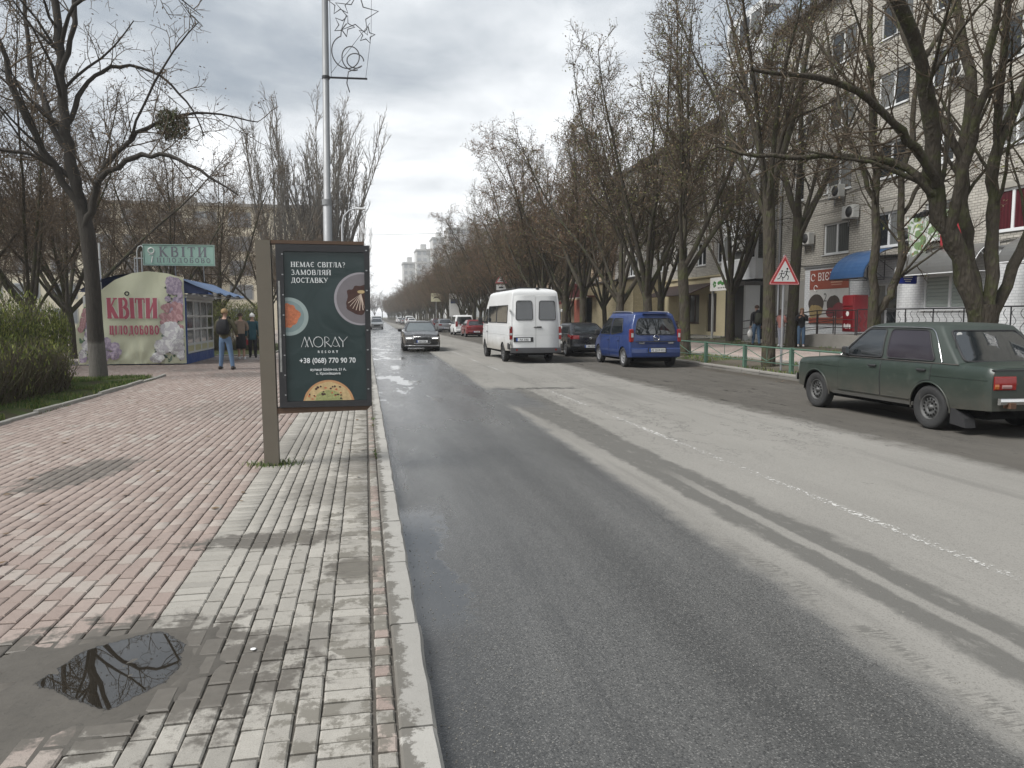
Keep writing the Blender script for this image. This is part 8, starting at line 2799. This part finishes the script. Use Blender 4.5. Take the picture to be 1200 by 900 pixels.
MB().box(-.42, .42, -.06, -.05, 3.82, 4.28).build('plate', m_swh, s2)
MB().box(-.2, .2, -.0615, -.06, 3.97, 4.10).build('symbol', m_sbk, s2)
s3 = thing('direction_sign', 'pale square road sign among the distant trunks right of the road', 'road sign', (10.9, 118, .1))
MB().tube([(0, 0, -.1), (0, 0, 5.2)], .06, 8).build('post', m_grey_metal, s3)
MB().box(-.8, .8, -.08, -.05, 3.9, 5.2).build('plate', M('pale_yellow_sign', (.60, .57, .40), .6, bump=0), s3)
MB().flat([(-.5, 4.3), (-.2, 4.7), (.2, 4.7), (.5, 4.3), (.2, 4.45), (-.2, 4.45)], -.082, 'XZ').build('symbol', m_sbk, s3)
bd = thing('shop_board', 'white and dark blue roadside board among the distant trunks', 'sign', (11.8, 99, .1))
MB().box(-.9, .9, -.1, .1, 1.6, 4.6).build('panel', m_swh, bd)
MB().box(-.75, .4, -.105, -.1, 3.3, 3.9).build('band', M('navy_print', (.02, .04, .12), .6, bump=0), bd)
for sx in (-.8, .8): MB().tube([(sx, 0, -.1), (sx, 0, 1.6)], .05, 6).build('post', m_grey_metal, bd)
# overhead wires
for i, (a, b_, lb) in enumerate([((-60, 150, 18), (20, 128, 16), 'thin overhead wire crossing the sky above the road')]):
    A_, B_ = Vector(a), Vector(b_)
    pts_ = [A_.lerp(B_, k / 16) - Vector((0, 0, 1.2 * math.sin(PI * k / 16))) for k in range(17)]
    tag(MB().tube(pts_, .012 if i else .03, 4).build('overhead_wire', m_dark_metal), lb, 'wire')

rg = random.Random(91)
pts = []
for k in range(2600):
    sd_ = rg.random()
    if sd_ < .35: x, y, z_ = rg.gauss(.085, .012), 8.0 + rg.random() ** 1.4 * 12, SW_Z - .01
    elif sd_ < .6: x, y, z_ = -5.24 + abs(rg.gauss(0, .03)), rg.uniform(3, 20.5), SW_Z - .004
    else: x, y, z_ = 11.02 - abs(rg.gauss(0, .03)), rg.uniform(8, 50), .0
    if mnoise.noise(Vector((x * 3, y * 1.3, 2))) < .12: continue
    pts.append((x, y, z_))
tag(blades('weeds', pts, .012, .045, .010, [m_g1, m_g3, m_leaf], 15, lean=1.4), 'small weeds and moss growing in the kerb joints', 'weeds', kind='stuff')
m_grit = M('road_grit', (.20, .19, .17), .95, var=.5, scale=30, bump=0)
mb = MB()
for k in range(1500):
    if rg.random() < .6: x, y = .27 + abs(rg.gauss(0, .22)), 2.4 + rg.random() ** 1.5 * 12
    else: x, y = rg.gauss(2.7, .5), 2.6 + rg.random() ** 1.4 * 10
    s_ = rg.uniform(.002, .006)
    a = rg.uniform(0, 6.28)
    b4 = [(x + s_ * math.cos(a + q * 2.09), y + s_ * math.sin(a + q * 2.09), .001) for q in range(3)] + [(x, y, s_ * 1.1)]
    mb.add(b4, [(0, 1, 3), (1, 2, 3), (2, 0, 3)])
tag(mb.build('road_grit', m_grit), 'loose grit scattered on the wet lane by the near kerb', 'grit', kind='stuff')
# ================================================================ PEOPLE
def skin_obj(name, J, edges, root, mat, parent, sub=1, extra=None):
    names = list(J)
    me = bpy.data.meshes.new(name)
    me.from_pydata([J[n_][0] for n_ in names], [(names.index(a), names.index(b_)) for a, b_ in edges], [])
    o = bpy.data.objects.new(name, me); C.objects.link(o)
    o.modifiers.new('s', 'SKIN'); me.update()
    sv_ = me.skin_vertices[0].data
    for i, n_ in enumerate(names):
        r_ = J[n_][1]
        sv_[i].radius = r_ if isinstance(r_, tuple) else (r_, r_)
        sv_[i].use_root = (n_ == root)
    ss_ = o.modifiers.new('u', 'SUBSURF'); ss_.levels = sub; ss_.render_levels = sub
    bpy.context.view_layer.update()
    m2 = bpy.data.meshes.new_from_object(o.evaluated_get(bpy.context.evaluated_depsgraph_get()))
    bpy.data.objects.remove(o); bpy.data.meshes.remove(me)
    m2.name = name; m2.materials.clear(); m2.materials.append(mat)
    m2.polygons.foreach_set('use_smooth', [True] * len(m2.polygons))
    return link(name, m2, parent)

m_skin = M('skin', (.42, .25, .18), .55, var=.06, bump=0)
def person(label, loc, rz, h=1.72, jacket=None, jlen=.50, trousers=None, shoes=None, hair=None, hair_len=.0, hat=None,
           legs=((-.12, .02), (.12, -.02)), armL=None, armR=None, build=1.0, skirt=None, hood=False, bend=0.0, headturn=0.0, jflare=1.0):
    """faces local +y"""
    t = thing('person', label, 'person', loc, rz)
    s = h / 1.75
    def v(x, y, z): return (x * s, y * s, z * s)
    B = build
    kx = [legs[0][0], legs[1][0]]
    armL = armL or ((-.23, -.02, 1.12), (-.25, .04, .88)); armR = armR or ((.23, -.02, 1.12), (.25, .04, .88))
    ub = bend
    J = {
     'pelvis': (v(0, 0, .95), (.125 * s * B, .10 * s * B)), 'waist': (v(0, ub * .3, 1.10), (.115 * s * B, .085 * s * B)), 'chest': (v(0, ub * .7, 1.30), (.135 * s * B, .10 * s * B)),
     'collar': (v(0, ub, 1.44), (.075 * s, .065 * s)), 'neck': (v(0, ub + .015, 1.51), .05 * s), 'chin': (v(0, ub + .035, 1.585), (.062 * s, .07 * s)), 'head': (v(0, ub + .03, 1.66), (.075 * s, .09 * s)), 'crown': (v(0, ub + .02, 1.72), (.05 * s, .06 * s)),
    }
    E_ = [('pelvis', 'waist'), ('waist', 'chest'), ('chest', 'collar'), ('collar', 'neck'), ('neck', 'chin'), ('chin', 'head'), ('head', 'crown')]
    feet = []
    for q, sg in ((0, -1), (1, 1)):
        fx, fy = legs[q]
        J['hip%d' % q] = (v(sg * .085, 0, .88), .085 * s * B); J['knee%d' % q] = (v(sg * .09 * .5 + fx * .5, fy * .5 + .02, .48), .058 * s * B)
        J['ank%d' % q] = (v(fx, fy, .10), .040 * s); J['toe%d' % q] = (v(fx + sg * .02, fy + .13, .045), .035 * s)
        E_ += [('pelvis', 'hip%d' % q), ('hip%d' % q, 'knee%d' % q), ('knee%d' % q, 'ank%d' % q), ('ank%d' % q, 'toe%d' % q)]
        el, wr = (armL, armR)[q]
        J['sh%d' % q] = (v(sg * .185, ub * .95, 1.40), .058 * s * B); J['el%d' % q] = (v(*el), .043 * s * B); J['wr%d' % q] = (v(*wr), .028 * s)
        d = (Vector(wr) - Vector(el)).normalized()
        pm__ = Vector(wr) + d * .06
        J['pa%d' % q] = (v(*pm__), (.036 * s, .020 * s))
        E_ += [('collar', 'sh%d' % q), ('sh%d' % q, 'el%d' % q), ('el%d' % q, 'wr%d' % q), ('wr%d' % q, 'pa%d' % q)]
        # five fingers spread from the palm
        lat = d.cross(Vector((0, 1, 0)) if abs(d.y) < .8 else Vector((0, 0, 1))).normalized()
        for f in range(5):
            of = (f - 1.5) * .016 if f < 4 else -.045
            ln = (.062, .072, .068, .052, .04)[f]
            b0 = Vector(wr) + d * (.095 if f < 4 else .05) + lat * of
            b1 = b0 + d * ln * .55 + Vector((0, .010, 0)); b2 = b1 + d * ln * .4 + Vector((0, .018, 0))
            J['f%d%d' % (q, f)] = (v(*b0), .0095 * s); J['g%d%d' % (q, f)] = (v(*b1), .0085 * s); J['h%d%d' % (q, f)] = (v(*b2), .007 * s)
            E_ += [('pa%d' % q, 'f%d%d' % (q, f)), ('f%d%d' % (q, f), 'g%d%d' % (q, f)), ('g%d%d' % (q, f), 'h%d%d' % (q, f))]
        feet.append((fx, fy, sg))
    body = skin_obj('body', J, E_, 'pelvis', m_skin, t)
    # face
    fb_ = MB(); hx, hy, hz_ = v(0, ub + .03, 1.64)
    fb_.ball((0, hy + .092 * s, hz_ - .01 * s), .012 * s, .018 * s, .02 * s, 8, 6)
    for sg in (-1, 1): fb_.ball((sg * .078 * s, hy - .005, hz_ - .01 * s), .010 * s, .018 * s, .028 * s, 8, 6)
    fb_.build('face', m_skin, t)
    ey = MB()
    for sg in (-1, 1): ey.ball((sg * .030 * s, hy + .080 * s, hz_ + .015 * s), .010 * s, .008 * s, .006 * s, 8, 5)
    ey.build('eyes', M('eye_dark', (.04, .03, .025), .3, bump=0), t)
    MB().ball((0, hy + .086 * s, hz_ - .055 * s), .022 * s, .006 * s, .006 * s, 8, 5).build('mouth', M('lips', (.30, .10, .09), .5, bump=0), t)
    # trousers
    if trousers:
        T_ = {'pelvis': (v(0, 0, .96), (.14 * s * B, .112 * s * B)), 'waist': (v(0, 0, 1.03), (.13 * s * B, .10 * s * B))}
        TE = [('pelvis', 'waist')]
        for q in (0, 1):
            sg = -1 if q == 0 else 1
            fx, fy = legs[q]
            T_['hip%d' % q] = (v(sg * .09, 0, .86), .098 * s * B); T_['k%d' % q] = (v(sg * .045 + fx * .5, fy * .5 + .02, .48), .074 * s * B)
            T_['a%d' % q] = (v(fx, fy, .10), .062 * s); T_['c%d' % q] = (v(fx, fy, .065), .062 * s)
            TE += [('pelvis', 'hip%d' % q), ('hip%d' % q, 'k%d' % q), ('k%d' % q, 'a%d' % q), ('a%d' % q, 'c%d' % q)]
        skin_obj('trousers', T_, TE, 'pelvis', trousers, t)
    if skirt:
        mb = MB(); mb.lathe([(.15 * s, .98 * s), (.18 * s, .75 * s), (.20 * s, .42 * s), (.195 * s, .415 * s)], 18); mb.build('skirt', skirt, t)
    # jacket
    if jacket:
        lo = 1.0 - jlen
        K = {'w': (v(0, ub * .3, 1.06), (.15 * s * B * jflare, .115 * s * B * jflare)), 'c': (v(0, ub * .7, 1.30), (.165 * s * B, .125 * s * B)), 'n': (v(0, ub, 1.45), (.095 * s, .085 * s)), 'n2': (v(0, ub + .005, 1.505), (.07 * s, .07 * s)),
             'l': (v(0, 0, lo + .02), (.16 * s * B * jflare, .125 * s * B * jflare)), 'l2': (v(0, 0, lo - .02), (.158 * s * B * jflare, .122 * s * B * jflare))}
        KE = [('w', 'c'), ('c', 'n'), ('n', 'n2'), ('w', 'l'), ('l', 'l2')]
        for q, sg in ((0, -1), (1, 1)):
            el, wr = (armL, armR)[q]
            K['s%d' % q] = (v(sg * .20, ub * .95, 1.395), .078 * s * B); K['e%d' % q] = (v(*el), .062 * s * B); K['r%d' % q] = (v(*wr), .048 * s); 
            d = (Vector(wr) - Vector(el)).normalized() * .015
            K['q%d' % q] = (v(*(Vector(wr) + d)), .047 * s)
            KE += [('n', 's%d' % q), ('s%d' % q, 'e%d' % q), ('e%d' % q, 'r%d' % q), ('r%d' % q, 'q%d' % q)]
        skin_obj('jacket', K, KE, 'c', jacket, t)
        if hood: MB().ball(v(0, ub - .085, 1.48), .11 * s, .075 * s, .085 * s, 12, 8).build('hood', jacket, t)
    # shoes
    if shoes:
        for fx, fy, sg in feet:
            mb = MB(); rows = []
            for (yy, w_, hh) in ((-.10, .028, .045), (-.085, .042, .075), (-.02, .045, .085), (.06, .047, .065), (.13, .044, .045), (.17, .026, .03)):
                rows.append([((fx + sg * .01 + w_ * math.cos(a)) * s, (fy + yy) * s, max(0.004, .03 + hh * math.sin(a) * (1 if math.sin(a) > 0 else .35)) * s) for a in [2 * PI * k / 10 for k in range(11)]])
            mb.grid(rows, smooth=True, flip=True); mb.add(rows[0][:-1], [tuple(range(10))]); mb.add(rows[-1][:-1], [tuple(range(9, -1, -1))])
            mb.build('shoe', shoes, t)
    cx, cy, cz = v(0, ub + .018, 1.675)
    if hair:
        mb = MB()
        rows = []
        for i in range(9):
            a = PI * .62 * i / 8
            rows.append([(cx + .098 * s * math.sin(a) * math.cos(b_) , cy - .012 * s + .112 * s * math.sin(a) * math.sin(b_), cz + .100 * s * math.cos(a) + (.05 * s * max(0, math.sin(b_)) if i > 5 else 0)) for b_ in [2 * PI * k / 16 for k in range(17)]])
        mb.grid(rows, smooth=True, flip=True)
        if hair_len > 0:
            L_ = hair_len
            rows = []
            for i in range(7):
                u = i / 6
                rows.append([(cx + (.092 + .03 * u) * s * math.cos(b_) * (1 - .12 * u * u), cy + (.09 + .035 * u) * s * math.sin(b_) * .95 - .02 * s * u, cz - .02 * s - L_ * s * u + .012 * math.sin(b_ * 7)) for b_ in [PI * (1.0 + k / 10) for k in range(11)]])
            mb.grid(rows, smooth=True)
            mb.grid([[(q[0] * .97 + cx * .03, q[1] + .02, q[2]) for q in r_] for r_ in rows], smooth=True, flip=True)
        mb.build('hair', hair, t)
    if hat:
        mb = MB(); mb.lathe([(.0, .105), (.05, .098), (.088, .065), (.102, .01), (.106, -.03), (.098, -.045)], 18, org=(0, 0, 0)); mb.ball((0, 0, .115), .022, .022, .02, 8, 6)
        mb.v = [(cx + x * s, cy + y * s * 1.1, cz + z * s) for x, y, z in mb.v]
        mb.build('knitted_hat', hat, t)
    return t
m_khaki = M('khaki_jacket_cloth', (.085, .078, .045), .9, var=.2, scale=8, bump=.3, bscale=30, bdist=.01)
m_jeans = M('blue_denim', (.12, .19, .30), .85, var=.2, scale=8, bump=.2, bscale=30, bdist=.01)
m_darkj = M('dark_blue_denim', (.07, .12, .19), .85, var=.2, scale=8, bump=.2)
m_beige = M('beige_coat_cloth', (.24, .185, .14), .9, var=.12, scale=8, bump=.3, bscale=30, bdist=.01)
m_teal = M('teal_coat_cloth', (.022, .075, .095), .75, var=.2, scale=8, bump=.3, bscale=25, bdist=.012)
m_blk = M('black_cloth', (.015, .015, .017), .9, var=.2, scale=8, bump=.3, bscale=30, bdist=.01)
m_pink = M('salmon_puffer_cloth', (.42, .19, .16), .6, var=.12, scale=8, bump=.5, bscale=18, bdist=.02)
m_pale_tr = M('pale_grey_trousers', (.34, .35, .40), .85, var=.1, bump=.2)
m_shoe = M('dark_shoe_leather', (.03, .022, .018), .5, bump=0); m_shoew = M('white_trainer', (.6, .6, .6), .5, bump=0)
m_fair = M('fair_hair', (.30, .20, .095), .7, var=.25, scale=30, bump=.4); m_brownh = M('brown_hair', (.055, .032, .02), .7, var=.25, scale=30, bump=.4); m_light_br = M('light_brown_hair', (.20, .12, .06), .6, var=.3, scale=30, bump=.4)

p1 = person('fair-haired person in khaki jacket and jeans standing by the kiosk windows', (-4.12, 23.7, SW_Z), R(-8), 1.80, m_khaki, .10, m_jeans, m_shoe, m_fair,
            legs=((-.17, .06), (.20, -.03)), armL=((-.28, .05, 1.12), (-.14, .26, 1.0)), armR=((.30, .02, 1.13), (.26, .22, 1.02)), build=1.08)
bp = MB(); rows = []
for (zz, w_, d0, d1) in ((.0, .11, -.02, .12), (.04, .15, -.02, .17), (.2, .16, -.02, .19), (.36, .14, -.02, .16), (.44, .09, -.02, .08)):
    rows.append([(-w_, d0, zz), (-w_, d1 * .8, zz), (-w_ * .7, d1, zz), (w_ * .7, d1, zz), (w_, d1 * .8, zz), (w_, d0, zz)])
bp.grid([[(x, -.13 - y, 1.0 + z) for x, y, z in r_] for r_ in rows], smooth=True)
bp.add([(x, -.13 - y, 1.0 + z) for x, y, z in rows[-1]], [tuple(range(6))]); bp.add([(x, -.13 - y, 1.0 + z) for x, y, z in rows[0]], [tuple(range(5, -1, -1))])
o = bp.build('backpack', m_blk, None, (-4.12, 23.7, SW_Z + .02)); o.rotation_euler = (0, 0, R(-8)); o.scale = (1.03, 1.03, 1.03)
tag(o, 'black backpack worn by the fair-haired person near the kiosk', 'backpack')
for sg in (-1, 1):
    MB().tube(smooth_path([Vector((sg * .10, -.14, 1.42)), Vector((sg * .12, -.05, 1.52)), Vector((sg * .14, .12, 1.42)), Vector((sg * .15, .10, 1.2)), Vector((sg * .14, -.12, 1.08))], 4), .018, 5).build('strap', m_blk, o)
person('person in a knee-length beige coat and black skirt near the kiosk windows', (-4.52, 29.2, SW_Z), R(20), 1.70, m_beige, .48, None, m_shoew, m_brownh, skirt=m_blk,
       legs=((-.08, .02), (.09, -.04)), armL=((-.25, .03, 1.14), (-.12, .22, 1.08)), armR=((.26, .02, 1.14), (.20, .20, 1.12)), build=1.05)
person('person in a teal coat and white knitted hat beside the advertising post', (-4.28, 30.4, SW_Z), R(10), 1.68, m_teal, .28, m_blk, m_blk, None, hat=m_print_w,
       legs=((-.10, .12), (.09, -.10)), build=1.1, jflare=1.08)
hb = thing('handbag', 'small red handbag held by the person in the teal coat', 'handbag', (-4.56, 30.42, SW_Z + .48))
MB().box(-.11, .11, -.05, .05, -.0, .22, bev=.03).build('bag', M('red_leather', (.32, .03, .04), .4, bump=0), hb)
MB().tube([(-.07, 0, .21), (-.05, 0, .33), (.05, 0, .33), (.07, 0, .21)], .010, 5).build('handle', M('red_leather', (.32, .03, .04)), hb)
def g_at(x, y, z): return (x, y, z)
# right-hand pavement
person('man in a black hooded jacket and jeans before the dark entrance', (17.35, 31.3, gz(17.3)), R(-5), 1.80, m_blk, .12, m_darkj, m_shoe, m_brownh, hood=True,
       legs=((-.09, .12), (.10, -.12)), build=1.12)
o = MB(); rows = []
for (zz, w_, d1) in ((.0, .12, .12), (.05, .16, .17), (.25, .16, .18), (.42, .13, .14), (.48, .07, .06)):
    rows.append([(-w_, 0, zz), (-w_ * .9, -d1 * .8, zz), (-w_ * .5, -d1, zz), (w_ * .5, -d1, zz), (w_ * .9, -d1 * .8, zz), (w_, 0, zz)])
o.grid(rows, smooth=True, flip=False); o.add(rows[-1], [tuple(range(6))]); o.add(rows[0], [tuple(range(5, -1, -1))])
o = o.build('backpack', M('olive_backpack_cloth', (.04, .042, .03), .9, bump=.2), None, (17.35, 31.16, gz(17.3) + 1.0)); tag(o, 'dark olive backpack on the man in the black hooded jacket', 'backpack')
bg_ = thing('carrier_bag', 'pale plastic carrier bag in the left hand of the man in the black jacket', 'bag', (17.07, 31.35, gz(17.1) + .36))
MB().ball((0, 0, .18), .13, .07, .19, 10, 7).build('bag', m_print_w, bg_); MB().tube([(-.04, 0, .34), (0, 0, .46), (.04, 0, .34)], .012, 4).build('handle', m_print_w, bg_)
person('girl in a salmon pink jacket and pale trousers standing behind the warning sign post', (17.62, 29.7, gz(17.6)), R(-75), 1.60, m_pink, .12, m_pale_tr, m_shoew, m_brownh, .16,
       legs=((-.08, .02), (.08, -.02)), armL=((-.24, .04, 1.15), (-.14, .24, 1.24)), armR=((.24, .04, 1.15), (.16, .26, 1.22)), build=1.1)
person('girl with long light-brown hair in black jacket, right of the warning sign', (18.15, 29.0, gz(18.1)), R(150), 1.62, m_blk, .14, m_darkj, m_shoew, m_light_br, .36,
       legs=((-.10, .02), (.10, -.02)), armL=((-.24, .08, 1.18), (-.10, .20, 1.38)), armR=((.24, .06, 1.16), (.12, .24, 1.30)), build=1.08)
# ================================================================ HAZE
hz_o = MB().box(-420, 420, -60, 620, -1.06, 48).build('haze', [])
hm = bpy.data.materials.new('thin_air'); hm.use_nodes = True
nt_ = hm.node_tree; nt_.nodes.clear()
ou = nt_.nodes.new('ShaderNodeOutputMaterial'); pv_ = nt_.nodes.new('ShaderNodeVolumePrincipled')
pv_.inputs['Color'].default_value = (.90, .91, .93, 1); pv_.inputs['Density'].default_value = .0007
pv_.inputs['Anisotropy'].default_value = 0.2
nt_.links.new(pv_.outputs[0], ou.inputs['Volume'])
hz_o.data.materials.append(hm)
tag(hz_o, kind='stuff')
